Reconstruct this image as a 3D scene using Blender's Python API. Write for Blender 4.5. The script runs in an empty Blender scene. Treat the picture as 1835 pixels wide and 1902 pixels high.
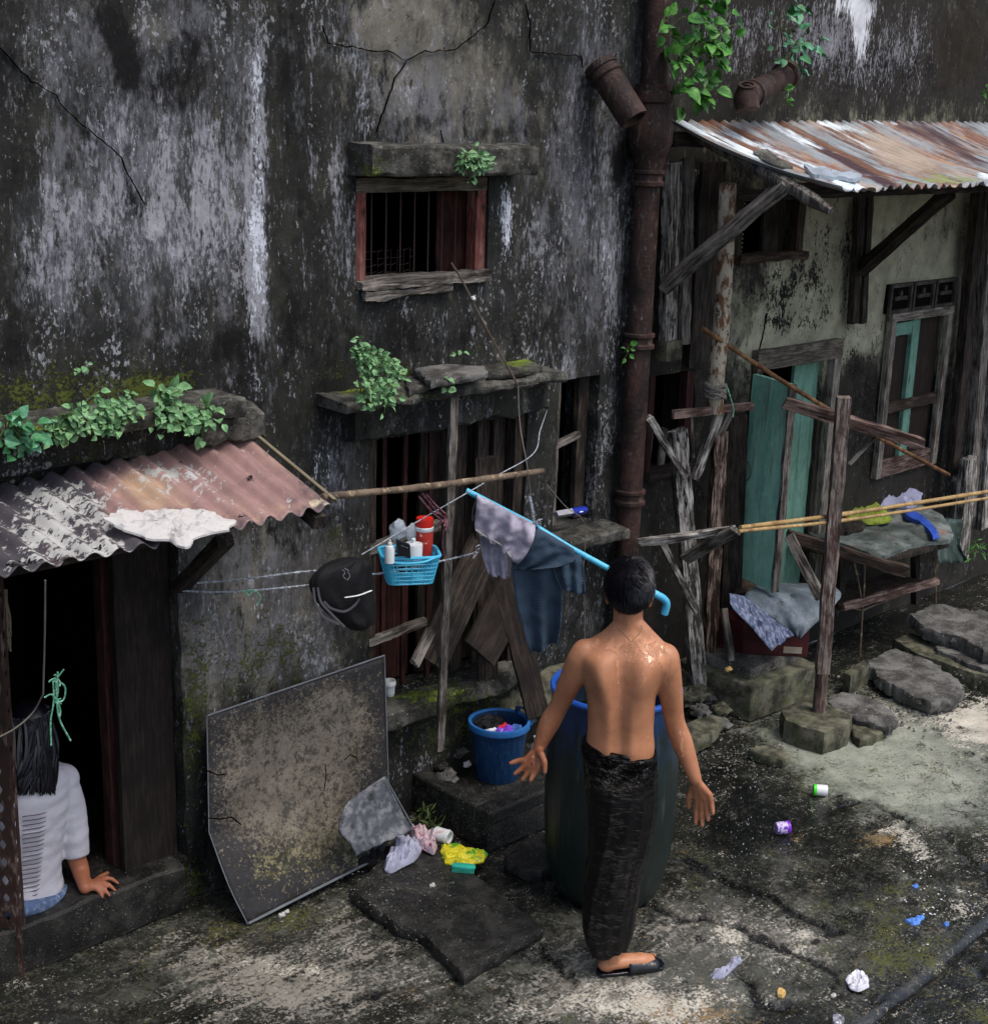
import bpy, bmesh, math, random
import numpy as np
from math import radians, sin, cos, pi
from mathutils import Vector, Matrix, noise as mnoise
random.seed(7); RNG = np.random.default_rng(7)
SC = bpy.context.scene
# ------------------------------------------------------------------ camera
F_PX = 2700.0; YAW = radians(45.8); PITCH = radians(15.7); ROLL = radians(1.8); CAM_H = 3.2
fv = np.array([cos(YAW)*cos(PITCH), sin(YAW)*cos(PITCH), -sin(PITCH)])
rv = np.array([sin(YAW), -cos(YAW), 0.0]); uv_ = np.cross(rv, fv)
CAM = np.array([0, 0, CAM_H])
cd = bpy.data.cameras.new('camera'); cam = bpy.data.objects.new('camera', cd); SC.collection.objects.link(cam)
cd.sensor_fit = 'HORIZONTAL'; cd.sensor_width = 36; cd.lens = 36*F_PX/1835.0; cd.clip_end = 500; cd.clip_start = .05
rr = rv*cos(ROLL) + uv_*sin(ROLL); uu = np.cross(rr, fv)
cam.matrix_world = Matrix(((rr[0], uu[0], -fv[0], 0), (rr[1], uu[1], -fv[1], 0), (rr[2], uu[2], -fv[2], CAM_H), (0, 0, 0, 1)))
SC.camera = cam
# ------------------------------------------------------------------ sky, sun, exposure
SUN = Vector((0.10, -0.42, 0.90)).normalized()
w = bpy.data.worlds.new('World'); SC.world = w; w.use_nodes = True
nt = w.node_tree; bg = nt.nodes['Background']; sk = nt.nodes.new('ShaderNodeTexSky'); sk.sky_type = 'NISHITA'
sk.sun_disc = False; sk.sun_elevation = math.asin(SUN.z); sk.sun_rotation = math.atan2(SUN.x, SUN.y)
sk.air_density = 1.0; sk.dust_density = 4.0; sk.ozone_density = 1.0
nt.links.new(sk.outputs[0], bg.inputs[0]); bg.inputs[1].default_value = 0.15
sl = bpy.data.lights.new('sun', 'SUN'); sl.energy = 1.0; sl.angle = radians(22); sl.color = (1, .97, .92)
so = bpy.data.objects.new('sun', sl); SC.collection.objects.link(so)
so.rotation_euler = SUN.to_track_quat('Z', 'Y').to_euler(); so.location = (0, 0, 12)
SC.view_settings.view_transform = 'Standard'; SC.view_settings.look = 'None'
SC.view_settings.exposure = 0.52; SC.view_settings.gamma = 1.0
# ------------------------------------------------------------------ pixel -> point at a chosen real distance
def ray(px, py):
    dx, dy = px-917.5, py-951
    X = dx*cos(ROLL)+dy*sin(ROLL); Y = -dx*sin(ROLL)+dy*cos(ROLL)
    return fv*F_PX + rv*X - uv_*Y
def az(px, py, z=0.0):
    d = ray(px, py); return CAM + d*(z-CAM_H)/d[2]
def ay(px, py, y=4.65):
    d = ray(px, py); return CAM + d*y/d[1]
def ax(px, py, x):
    d = ray(px, py); return CAM + d*x/d[0]
MA = radians(40); MF = np.array([cos(MA), sin(MA), 0]); MR = np.array([sin(MA), -cos(MA), 0])
def ad(px, py, D):
    d = ray(px, py); return CAM + d*D/(d @ MF)
def proj(P):
    q = P - CAM; z = q @ fv; X = q @ rv/z*F_PX; Y = -(q @ uv_)/z*F_PX
    return np.stack([917.5 + X*cos(ROLL)-Y*sin(ROLL), 951 + X*sin(ROLL)+Y*cos(ROLL)], -1)
# ------------------------------------------------------------------ objects
def V(a): return Vector((float(a[0]), float(a[1]), float(a[2])))
def tag(o, label=None, cat=None, group=None, kind=None):
    if label: o['label'] = label
    if cat: o['category'] = cat
    if group: o['group'] = group
    if kind: o['kind'] = kind
    return o
def adopt(o, parent):
    if parent is not None:
        o.parent = parent; o.matrix_parent_inverse = parent.matrix_basis.inverted()
def thing(name, loc, label, cat, group=None):
    o = bpy.data.objects.new(name, None); SC.collection.objects.link(o); o.location = V(loc)
    o.empty_display_size = .1
    return tag(o, label, cat, group)
class MB:
    def __init__(s): s.v = []; s.f = []; s.uv = None; s.m = []
    def add(s, vs, fs, mi=0):
        n = len(s.v); s.v.extend([tuple(map(float, p)) for p in vs]); s.f.extend([tuple(i+n for i in f) for f in fs]); s.m.extend([mi]*len(fs)); return s
    def box(s, lo, hi, mi=0):
        x0, y0, z0 = lo; x1, y1, z1 = hi
        v = [(x0,y0,z0),(x1,y0,z0),(x1,y1,z0),(x0,y1,z0),(x0,y0,z1),(x1,y0,z1),(x1,y1,z1),(x0,y1,z1)]
        return s.add(v, [(0,3,2,1),(4,5,6,7),(0,1,5,4),(1,2,6,5),(2,3,7,6),(3,0,4,7)], mi)
    def tube(s, pts, r, n=8, cap=True, mi=0, flat=1.0, jit=0):
        pts = [np.array(p, float) for p in pts]; rs = r if hasattr(r, '__len__') else [r]*len(pts)
        N = len(pts); vs = []; up = None
        for i, p in enumerate(pts):
            t = pts[min(i+1, N-1)]-pts[max(i-1, 0)]; t = t/(np.linalg.norm(t)+1e-9)
            if up is None:
                a = np.array([0,0,1.]) if abs(t[2]) < .9 else np.array([1.,0,0])
                up = np.cross(t, a); up /= np.linalg.norm(up)
            up = up - t*(up @ t); up /= (np.linalg.norm(up)+1e-9); b = np.cross(t, up)
            for k in range(n):
                a = 2*pi*k/n; q = rs[i]*(1+jit*random.uniform(-1, 1))
                vs.append(p + up*cos(a)*q + b*sin(a)*q*flat)
        fs = [(i*n+k, i*n+(k+1) % n, (i+1)*n+(k+1) % n, (i+1)*n+k) for i in range(N-1) for k in range(n)]
        if cap: fs += [tuple(range(n))[::-1], tuple((N-1)*n+k for k in range(n))]
        return s.add(vs, fs, mi)
    def lathe(s, c, prof, n=32, mi=0, axis=None, closed=False, jit=0):
        # prof: (r, h) along axis from c
        c = np.array(c, float); ax_ = np.array(axis if axis is not None else (0,0,1), float); ax_ /= np.linalg.norm(ax_)
        a = np.array([1.,0,0]) if abs(ax_[0]) < .9 else np.array([0,1.,0])
        e1 = np.cross(ax_, a); e1 /= np.linalg.norm(e1); e2 = np.cross(ax_, e1); vs = []
        for r, h in prof:
            for k in range(n):
                t = 2*pi*k/n; vs.append(c+ax_*h+(e1*cos(t)+e2*sin(t))*r*(1+jit*mnoise.noise(Vector((cos(t)*2, sin(t)*2, h*9)))))
        N = len(prof)
        fs = [(i*n+k, i*n+(k+1) % n, (i+1)*n+(k+1) % n, (i+1)*n+k) for i in range(N-1) for k in range(n)]
        if closed: fs += [tuple(range(n))[::-1], tuple((N-1)*n+k for k in range(n))]
        return s.add(vs, fs, mi)
    def ell(s, c, r, n=14, m=9, mi=0, R=None, jit=0, sq=1.0):
        c = np.array(c, float); vs = []; fs = []
        for i in range(m+1):
            ph = pi*i/m
            for k in range(n):
                t = 2*pi*k/n; d = np.array([sin(ph)*cos(t), sin(ph)*sin(t), cos(ph)])
                if sq != 1: d = np.sign(d)*abs(d)**sq
                q = d*np.array(r)
                if jit: q = q*(1+jit*mnoise.noise(Vector(tuple(d*1.7+c*9)))+jit*.5*mnoise.noise(Vector(tuple(d*4.1+c*5))))
                if R is not None: q = R @ q
                vs.append(c+q)
        for i in range(m):
            for k in range(n): fs.append((i*n+k, (i+1)*n+k, (i+1)*n+(k+1) % n, i*n+(k+1) % n))
        return s.add(vs, fs, mi)
    def build(s, name, mat, parent=None, smooth=True, solid=0, bevel=0, sub=0, center=True, uv=None):
        P = np.array(s.v); 
        c = np.zeros(3)
        if center: c = np.array([(P[:,0].min()+P[:,0].max())/2, (P[:,1].min()+P[:,1].max())/2, P[:,2].min()])
        me = bpy.data.meshes.new(name); me.from_pydata([tuple(p) for p in (P-c)], [], s.f); me.update()
        for m_ in (mat if isinstance(mat, (list, tuple)) else [mat]): me.materials.append(m_)
        if any(s.m): me.polygons.foreach_set('material_index', s.m)
        if smooth: me.polygons.foreach_set('use_smooth', [True]*len(me.polygons))
        bm = bmesh.new(); bm.from_mesh(me)
        bmesh.ops.recalc_face_normals(bm, faces=bm.faces) if not getattr(s, 'keepn', False) else None
        bm.to_mesh(me); bm.free()
        o = bpy.data.objects.new(name, me); SC.collection.objects.link(o); o.location = V(c)
        adopt(o, parent)
        if solid:
            md = o.modifiers.new('s', 'SOLIDIFY'); md.thickness = solid; md.offset = 0
        if bevel:
            md = o.modifiers.new('b', 'BEVEL'); md.width = bevel; md.segments = 2; md.limit_method = 'ANGLE'
        if sub:
            md = o.modifiers.new('u', 'SUBSURF'); md.levels = sub; md.render_levels = sub
        if smooth and not sub:
            try: me.set_sharp_from_angle(angle=radians(38))
            except Exception: pass
        return o
def bezs(pts, n=8):
    """smooth polyline through points (Catmull-Rom)"""
    P = [np.array(p, float) for p in pts]; P = [2*P[0]-P[1]] + P + [2*P[-1]-P[-2]]; out = []
    for i in range(1, len(P)-2):
        for k in range(n):
            t = k/n; a, b, c, d = P[i-1], P[i], P[i+1], P[i+2]
            out.append(.5*((2*b)+(-a+c)*t+(2*a-5*b+4*c-d)*t*t+(-a+3*b-3*c+d)*t**3))
    out.append(P[-2]); return out
def plank(name, p0, p1, w, t, mat, parent=None, face=(0,-1,0), rough=.0025, seg=None, ragged=0):
    """board from p0 to p1, width w across, thickness t along 'face'; local Z = grain"""
    p0 = np.array(p0, float); p1 = np.array(p1, float); L = np.linalg.norm(p1-p0); z = (p1-p0)/L
    f_ = np.array(face, float); f_ = f_ - z*(f_ @ z); f_ /= np.linalg.norm(f_); x = np.cross(f_, z)
    n = seg or max(4, int(L/.035)); b = MB(); vs = []; sd = random.uniform(0, 99)
    prof = [(-.5,-.5),(-.17,-.5),(.17,-.5),(.5,-.5),(.5,.5),(.17,.5),(-.17,.5),(-.5,.5)]
    for i in range(n+1):
        h = L*i/n
        for k, (a, c) in enumerate(prof):
            j = mnoise.noise(Vector((k*3.1+sd, h*6, 0)))*rough*2.2 + random.uniform(-1, 1)*rough*.5
            hh = h
            if ragged and (i == 0 or i == n): hh += random.uniform(-ragged, ragged)
            vs.append((a*w + j, -c*t + j*.7, hh))
    m = len(prof); fs = [(i*m+k, i*m+(k+1) % m, (i+1)*m+(k+1) % m, (i+1)*m+k) for i in range(n) for k in range(m)]
    fs += [tuple(range(m))[::-1], tuple(n*m+k for k in range(m))]
    me = bpy.data.meshes.new(name); me.from_pydata(vs, [], fs); me.materials.append(mat)
    bm = bmesh.new(); bm.from_mesh(me); bmesh.ops.recalc_face_normals(bm, faces=bm.faces); bm.to_mesh(me); bm.free()
    o = bpy.data.objects.new(name, me); SC.collection.objects.link(o)
    M = Matrix(((x[0], -f_[0], z[0], p0[0]), (x[1], -f_[1], z[1], p0[1]), (x[2], -f_[2], z[2], p0[2]), (0,0,0,1)))
    if np.linalg.det(np.array([[x[0],-f_[0],z[0]],[x[1],-f_[1],z[1]],[x[2],-f_[2],z[2]]])) < 0:
        M = Matrix(((-x[0], -f_[0], z[0], p0[0]), (-x[1], -f_[1], z[1], p0[1]), (-x[2], -f_[2], z[2], p0[2]), (0,0,0,1)))
    o.matrix_world = M
    adopt(o, parent); return o
def blobs(px, L):
    """stain field: list of (cx, cy, rx, ry, amp[, angle_deg[, power]]) in photo pixels projected on the real surface"""
    out = np.zeros(len(px))
    for b in L:
        cx, cy, rx, ry, am = b[:5]; an = radians(b[5]) if len(b) > 5 else 0; pw = b[6] if len(b) > 6 else 2
        dx = px[:,0]-cx; dy = px[:,1]-cy; u = (dx*cos(an)+dy*sin(an))/rx; v = (-dx*sin(an)+dy*cos(an))/ry
        out += am*np.exp(-(np.abs(u)**pw+np.abs(v)**pw))
    return out
def paint(o, **fields):
    me = o.data; n = len(me.vertices); co = np.empty(n*3); me.vertices.foreach_get('co', co); co = co.reshape(-1, 3)
    P = co + np.array(o.location); vis = ((P-CAM) @ fv) > .3; px = np.full((n, 2), -9999.); px[vis] = proj(P[vis])
    for k, L in fields.items():
        a = me.attributes.new(k, 'FLOAT', 'POINT'); val = L(P, px) if callable(L) else blobs(px, L)
        a.data.foreach_set('value', np.ascontiguousarray(val, dtype=np.float32))
# ------------------------------------------------------------------ materials
def hx(s):
    s = s.lstrip('#'); c = [int(s[i:i+2], 16)/255 for i in (0, 2, 4)]
    return tuple(((x+.055)/1.055)**2.4 if x > .04045 else x/12.92 for x in c)
def nd(nt, typ, ins=None, **pr):
    n = nt.nodes.new(typ)
    for k, v in pr.items(): setattr(n, k, v)
    for k, v in (ins or {}).items():
        if isinstance(v, bpy.types.NodeSocket): nt.links.new(v, n.inputs[k])
        else: n.inputs[k].default_value = v
    return n
def mth(nt, op, a, b=0.0, clamp=False):
    return nd(nt, 'ShaderNodeMath', {0: a, 1: b}, operation=op, use_clamp=clamp).outputs[0]
def noise(nt, co, s, d=4, rough=.6, sc=1.0, off=(0,0,0)):
    mp = nd(nt, 'ShaderNodeMapping', {'Vector': co, 'Scale': s, 'Location': off})
    return nd(nt, 'ShaderNodeTexNoise', {'Vector': mp.outputs[0], 'Scale': sc, 'Detail': d, 'Roughness': rough}).outputs[0]
def mat(name, base, layers=(), rough=.85, spec=.35, bumps=((40, .3),), metal=0, coord='Object', trans=0, alpha=None, coat=0, vary=.25, sheen=0, ior=1.45, sss=0):
    """layers: dict(a=attr name or number, c=colour, s=scale vec or number, k=noise gain, w=edge width, r=roughness, d=detail, sharp)"""
    m = bpy.data.materials.new(name); m.use_nodes = True; nt = m.node_tree; B = nt.nodes['Principled BSDF']
    tc = nd(nt, 'ShaderNodeTexCoord'); co = tc.outputs[coord]
    b = hx(base) if isinstance(base, str) else base
    v = noise(nt, co, (7, 7, 7), 5, .65)
    vv = nd(nt, 'ShaderNodeMapRange', {0: v, 1: .3, 2: .7, 3: 1-vary, 4: 1+vary}).outputs[0]
    col = nd(nt, 'ShaderNodeMix', {0: 1.0, 6: (*b, 1), 7: (1,1,1,1)}, data_type='RGBA', blend_type='MULTIPLY')
    cmb = nd(nt, 'ShaderNodeCombineColor', {0: vv, 1: vv, 2: vv}); nt.links.new(cmb.outputs[0], col.inputs[7])
    cur = col.outputs[2]; rg = rough; bumpsrc = None
    for i, L in enumerate(layers):
        a = L['a']; s = L.get('s', 10); s = (s, s, s) if not hasattr(s, '__len__') else s
        if isinstance(a, str): a = nd(nt, 'ShaderNodeAttribute', attribute_name=a).outputs['Fac']
        nz = noise(nt, co, s, L.get('d', 6), L.get('rough', .68), off=(i*3.7, i*1.3, i*5.1))
        q = mth(nt, 'MULTIPLY_ADD', nz, L.get('k', 2.0)); q.node.inputs[2].default_value = -.5*L.get('k', 2.0)
        q = mth(nt, 'ADD', q, a)
        if L.get('s2'):
            nz2 = noise(nt, co, L['s2'], 4, .7, off=(i*2.2, 4+i, 1)); q2 = mth(nt, 'MULTIPLY_ADD', nz2, L.get('k2', 1.5)); q2.node.inputs[2].default_value = -.5*L.get('k2', 1.5)
            q = mth(nt, 'ADD', q, q2)
        w_ = L.get('w', .12)
        fc = nd(nt, 'ShaderNodeMapRange', {0: q, 1: .5-w_, 2: .5+w_, 3: 0.0, 4: L.get('o', 1.0)}, interpolation_type='SMOOTHSTEP').outputs[0]
        c = hx(L['c']) if isinstance(L['c'], str) else L['c']
        mx = nd(nt, 'ShaderNodeMix', {0: fc, 6: cur, 7: (*c, 1)}, data_type='RGBA'); 
        if L.get('vary', True):
            mm = nd(nt, 'ShaderNodeMix', {0: 1.0, 6: (*c, 1), 7: cmb.outputs[0]}, data_type='RGBA', blend_type='MULTIPLY'); nt.links.new(mm.outputs[2], mx.inputs[7])
        cur = mx.outputs[2]
        if 'r' in L:
            rg = nd(nt, 'ShaderNodeMix', {0: fc, 2: rg, 3: L['r']}, data_type='FLOAT').outputs[0]
        if L.get('b'):
            t = mth(nt, 'MULTIPLY', fc, L['b']); bumpsrc = t if bumpsrc is None else mth(nt, 'ADD', bumpsrc, t)
    nt.links.new(cur, B.inputs['Base Color'])
    if isinstance(rg, bpy.types.NodeSocket): nt.links.new(rg, B.inputs['Roughness'])
    else: B.inputs['Roughness'].default_value = rg
    B.inputs['Specular IOR Level'].default_value = spec; B.inputs['Metallic'].default_value = metal
    if trans: B.inputs['Transmission Weight'].default_value = trans
    if alpha is not None: B.inputs['Alpha'].default_value = alpha
    if coat: B.inputs['Coat Weight'].default_value = coat; B.inputs['Coat Roughness'].default_value = .12
    if sss: B.inputs['Subsurface Weight'].default_value = sss; B.inputs['Subsurface Scale'].default_value = .02; B.inputs['Subsurface Radius'].default_value = (1,.35,.2)
    B.inputs['IOR'].default_value = ior
    h = bumpsrc
    for s, am in bumps:
        s = (s, s, s) if not hasattr(s, '__len__') else s
        q = mth(nt, 'MULTIPLY', noise(nt, co, s, 5, .65, off=(9, 2, 4)), am); h = q if h is None else mth(nt, 'ADD', h, q)
    if h is not None:
        bp = nd(nt, 'ShaderNodeBump', {'Height': h, 'Strength': 1.0, 'Distance': .01}); nt.links.new(bp.outputs[0], B.inputs['Normal'])
    return m
def wood(name, base, pale, pa=.45, extra=(), **k):
    return mat(name, base, [dict(a=pa, c=pale, s=(75, 75, 7), k=2.0, s2=(14, 14, 5), k2=1.2, w=.3, b=.12), dict(a=.16, c='#0d0b0a', s=(110, 110, 6), k=2.2, w=.12)] + list(extra), bumps=(((90, 90, 5), .6), ((14, 14, 3), .4)), vary=.4, **k)
M = {}
M['wall'] = mat('stained_plaster', '#1b1c1a', [
    dict(a=.36, c='#33332d', s=(5, 5, 2.4), k=2.2, s2=(30, 30, 14), k2=.7, w=.4),
    dict(a='olive', c='#55524a', s=(5, 5, 3), k=1.4, s2=(30, 30, 16), k2=.7, w=.3),
    dict(a='olive', c='#7b776c', s=(8, 8, 4), k=2.4, s2=(60, 60, 34), k2=.8, w=.3, o=.75),
    dict(a='lite', c='#424346', s=(4, 4, 1.8), k=1.8, s2=(26, 26, 9), k2=1.0, w=.35),
    dict(a='lite', c='#65666b', s=(9, 9, 3.5), k=2.4, s2=(70, 70, 26), k2=1.5, w=.28, o=.8),
    dict(a='lite2', c='#8c8d93', s=(12, 12, 3.6), k=2.0, s2=(80, 80, 24), k2=1.9, w=.22, b=.15),
    dict(a='white', c='#c8ccd6', s=(24, 24, 6), k=1.8, s2=(110, 110, 40), k2=2.2, w=.14, b=.2),
    dict(a=.075, c='#85868a', s=(60, 60, 40), k=2.6, s2=(7, 7, 3), k2=2.0, w=.08),
    dict(a='black', c='#080809', s=(6, 6, 3.2), k=2.0, s2=(36, 36, 20), k2=1.0, w=.25),
    dict(a=.15, c='#0b0b0b', s=(11, 11, 4.5), k=2.4, s2=(60, 60, 26), k2=.9, w=.2),
    dict(a='moss', c='#4a5220', s=(14, 14, 12), k=1.8, s2=(80, 80, 80), k2=2.2, w=.2, b=.5),
    ], rough=.8, spec=.3, bumps=(((60, 60, 25), .35), (9, .6), ((220, 220, 90), .12)), vary=.3)
M['plaster_r'] = mat('flaking_plaster', '#2b2925', [
    dict(a='pale', c='#858472', s=(6, 6, 4), k=1.4, s2=(60, 60, 40), k2=.7, w=.08, b=.6),
    dict(a='pale', c='#a5a48c', s=(5, 5, 2.5), k=2.2, s2=(40, 40, 20), k2=1.0, w=.35, o=.6),
    dict(a='mould', c='#161411', s=(9, 9, 5), k=2.2, s2=(70, 70, 40), k2=2.2, w=.12), dict(a=.14, c='#2a261e', s=(16, 16, 8), k=2.4, s2=(90, 90, 50), k2=1.2, w=.12),
    dict(a='lite2', c='#7c7c82', s=(18, 18, 5), k=1.8, s2=(100, 100, 34), k2=2.6, w=.15),
    dict(a='white', c='#d5d8dd', s=(24, 24, 5), k=1.3, s2=(90, 90, 16), k2=1.7, w=.15),
    dict(a='rusty', c='#262017', s=(8, 8, 3), k=1.6, w=.3),
    ], rough=.85, spec=.25, bumps=(((50, 50, 20), .35), (9, .5)), vary=.35)
M['ledge'] = mat('old_concrete', '#2c2b28', [dict(a=.45, c='#55544e', s=14, k=2.4, w=.3), dict(a='moss', c='#66781f', s=25, k=1.5, s2=(90,90,90), k2=1.8, w=.2, b=.6), dict(a=.2, c='#8b8b84', s=60, k=2.0, w=.15)], rough=.9, bumps=((40, .6), (150, .3)), vary=.35)
M['concrete'] = mat('grey_concrete', '#34332f', [dict(a=.5, c='#6b6a64', s=9, k=2.4, w=.35), dict(a=.28, c='#45463a', s=6, k=2.2, w=.2), dict(a=.25, c='#9a9890', s=70, k=2.2, w=.12, b=.2)], rough=.85, bumps=((30, .6), (130, .4)), vary=.35)
M['wetconc'] = mat('wet_concrete', '#161615', [dict(a=.42, c='#32312d', s=12, k=2.2, w=.3, r=.6), dict(a=.24, c='#8d8a80', s=110, k=2.2, w=.08, b=.4)], rough=.32, spec=.5, bumps=((35, .5), (150, .5)), vary=.35)
M['stone'] = mat('flat_stone', '#3f3e3b', [dict(a=.5, c='#6d6c69', s=10, k=2.4, w=.3), dict(a=.2, c='#b1aea4', s=60, k=2.2, w=.12, b=.3)], rough=.75, bumps=((25, .7), (110, .5)), vary=.35)
M['mossstone'] = mat('mossy_stone', '#33332a', [dict(a=.5, c='#6a6858', s=12, k=2.4, w=.3), dict(a=.26, c='#4f563a', s=8, k=2.6, w=.3)], rough=.9, bumps=((30, .7), (130, .4)), vary=.35)
M['woodgrey'] = wood('grey_weathered_wood', '#332e29', '#837d76', .48)
M['wooddark'] = wood('dark_wood', '#1a1512', '#463d35', .42)
M['woodred'] = wood('red_brown_wood', '#3d2a25', '#7c6a62', .46)
M['woodredpost'] = wood('red_post_paint', '#45302a', '#8a8078', .44, [dict(a=.22, c='#a39c96', s=(50, 50, 5), k=2.4, w=.1)])
M['woodwhite'] = wood('lichen_white_wood', '#35312d', '#bdb8b0', .44, [dict(a=.28, c='#12100f', s=(40,40,8), k=2.4, w=.12)])
M['woodpeel'] = wood('peeling_paint_wood', '#2c1e19', '#b09a8a', .32)
M['woodbrown'] = wood('brown_board', '#2b211b', '#55473c', .4)
M['woodmaroon'] = wood('maroon_painted_wood', '#2b1210', '#4a2a25', .4)
M['redframe'] = wood('red_painted_frame', '#6b3a33', '#94766c', .30, [dict(a=.3, c='#2c1a16', s=(30,30,8), k=2.2, w=.15)])
M['teal'] = mat('teal_paint', '#a4dcc2', [dict(a=.36, c='#7cbda6', s=(12, 12, 2), k=2.4, w=.3), dict(a=.17, c='#84714a', s=(30, 30, 2.2), k=2.6, w=.25, o=.7), dict(a=.2, c='#8fd3c9', s=(50, 50, 5), k=2.2, w=.15), dict(a=.12, c='#2b241d', s=(60,60,8), k=2.5, w=.1)], rough=.6, bumps=(((90, 90, 4), .5),), vary=.25)
M['woodpale'] = wood('pale_frame_wood', '#4a433c', '#918a80', .5)
M['woodpale2'] = wood('greyed_head_board', '#3a342e', '#6e675c', .5)
M['woodjamb'] = wood('dark_jamb_wood', '#17110f', '#2b2420', .4)
M['green'] = mat('faded_green_paint', '#6b9484', [dict(a=.4, c='#4c7566', s=(12, 12, 2), k=2.4, w=.3), dict(a=.15, c='#2b2a22', s=(50, 50, 6), k=2.4, w=.15)], rough=.7, bumps=(((90, 90, 5), .4),), vary=.3)
M['pipe'] = mat('rusty_iron', '#2a1d19', [dict(a=.4, c='#47302a', s=(9, 9, 4), k=2.4, w=.3), dict(a=.24, c='#57534e', s=(60, 60, 20), k=2.2, w=.15), dict(a=.25, c='#15110f', s=5, k=2.4, w=.2)], rough=.7, bumps=((60, .5), (9, .4)), vary=.35)
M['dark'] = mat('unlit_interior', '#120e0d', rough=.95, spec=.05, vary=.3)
M['crack'] = mat('crack_dark', '#060606', rough=1, spec=0, bumps=())
M['bars'] = mat('rusty_bar', '#3c2e29', rough=.7)
M['leaf'] = mat('fresh_leaf', '#64905f', [dict(a=.4, c='#86ad7e', s=30, k=2.2, w=.3), dict(a=.25, c='#2f5a2c', s=14, k=2.4, w=.2), dict(a=.14, c='#8a8a3a', s=26, k=2.6, w=.1)], rough=.5, vary=.35)
M['leafblue'] = mat('bluish_leaf', '#3d7a4a', [dict(a=.42, c='#6fa68a', s=18, k=2.4, w=.3), dict(a=.3, c='#2a5a2a', s=10, k=2.4, w=.2)], rough=.42, vary=.35)
M['leafbright'] = mat('bright_leaf', '#3c7428', [dict(a=.42, c='#66a045', s=18, k=2.4, w=.3), dict(a=.4, c='#23561c', s=8, k=2.4, w=.2)], rough=.42, vary=.35)
M['stem'] = mat('plant_stem', '#4a5a30', rough=.7)
M['twig'] = mat('dry_twig', '#4a4038', rough=.9)
M['bamboo'] = mat('bamboo_cane', '#a58a5c', [dict(a=.35, c='#7a5a38', s=(9, 9, 9), k=2.4, w=.3), dict(a=.25, c='#cdb88c', s=40, k=2.2, w=.2)], rough=.5, vary=.2)
M['bambooold'] = mat('weathered_pole', '#6b5c4c', [dict(a=.35, c='#3d332a', s=(20, 20, 20), k=2.4, w=.3), dict(a=.25, c='#a8957a', s=30, k=2.2, w=.2)], rough=.7, vary=.25)
M['rustpole'] = mat('rust_orange_pole', '#5a3a22', [dict(a=.35, c='#8a6a48', s=14, k=2.4, w=.3)], rough=.7)
M['whitepole'] = mat('white_rusting_pole', '#a99f8c', [dict(a=.42, c='#6a4a34', s=(22, 22, 10), k=2.6, w=.12), dict(a=.25, c='#2b201a', s=(40, 40, 20), k=2.6, w=.1)], rough=.7, vary=.2)
M['rope'] = mat('pale_rope', '#a9b0b8', [dict(a=.4, c='#5d646c', s=90, k=2.4, w=.2)], rough=.8)
M['ropedk'] = mat('grey_string', '#6f6b64', rough=.9)
M['twine'] = mat('green_twine', '#4f9a78', [dict(a=.4, c='#9fd0ba', s=80, k=2.4, w=.2)], rough=.6)
M['pinkrope'] = mat('maroon_cord', '#7a3a4a', [dict(a=.4, c='#b08a90', s=80, k=2.4, w=.2)], rough=.7)
M['pvc'] = mat('blue_pvc', '#4fb4d6', [dict(a=.2, c='#8ad4ea', s=30, k=2.2, w=.2)], rough=.35, vary=.08, spec=.5)
M['shirt_grey'] = mat('lilac_grey_cloth', '#b0abba', [dict(a=.4, c='#8a8492', s=14, k=2.4, w=.35), dict(a=.18, c='#c2c6dc', s=9, k=2.4, w=.1)], rough=.85, bumps=(((30, 30, 12), .35), (200, .2)), vary=.1)
M['shirt_hem'] = mat('pale_hem_cloth', '#8f8e8a', rough=.85, bumps=((60, .5),))
M['black_cloth'] = mat('black_cloth', '#0e0e11', rough=.75, bumps=((30, .5),), vary=.4)
M['white_plastic'] = mat('white_plastic', '#d8dcdc', rough=.35, spec=.5, vary=.06, bumps=())
M['clear_plastic'] = mat('cloudy_plastic', '#b8c2cc', rough=.25, spec=.6, vary=.1, alpha=.55, bumps=((40, .4),))
M['redplastic'] = mat('red_lid', '#c5241a', rough=.4, vary=.06, bumps=())
M['redlabel'] = mat('red_label', '#b0352c', [dict(a=.2, c='#ddc0b0', s=(30,30,30), k=2.4, w=.1)], rough=.4, vary=.1, bumps=())
M['basket'] = mat('blue_basket_plastic', '#46b0d2', rough=.4, vary=.1, bumps=(), spec=.5)
M['blacktube'] = mat('black_packet', '#15161a', rough=.35, bumps=())
M['bucket'] = mat('dark_blue_plastic', '#14365a', [dict(a=.16, c='#5d6f80', s=(120, 120, 14), k=2.8, w=.06, o=.7), dict(a=.25, c='#2a4f77', s=(40, 40, 8), k=2.2, w=.3)], rough=.4, vary=.2, bumps=((80, .15),))
M['bucketrim'] = mat('mid_blue_plastic', '#2c68a8', rough=.4, vary=.1, bumps=())
M['barrelrim'] = mat('blue_barrel_rim', '#2450a4', rough=.35, vary=.1, bumps=())
M['barrel'] = mat('grimy_blue_barrel', '#123058', [dict(a='algae', c='#16211d', s=(10, 10, 2), k=1.2, s2=(60, 60, 8), k2=1.0, w=.3), dict(a=.14, c='#3c463c', s=(40, 40, 3), k=2.4, w=.15)], rough=.4, spec=.5, vary=.3, bumps=(((50, 50, 8), .3),))
M['water'] = mat('barrel_water', '#05070a', rough=.05, spec=.6, bumps=((8, .3),))
M['purple'] = mat('purple_cloth', '#7a3fc4', [dict(a=.3, c='#b29ad8', s=30, k=2.4, w=.15)], rough=.8)
M['redcloth'] = mat('red_cloth', '#c02038', rough=.8)
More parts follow.
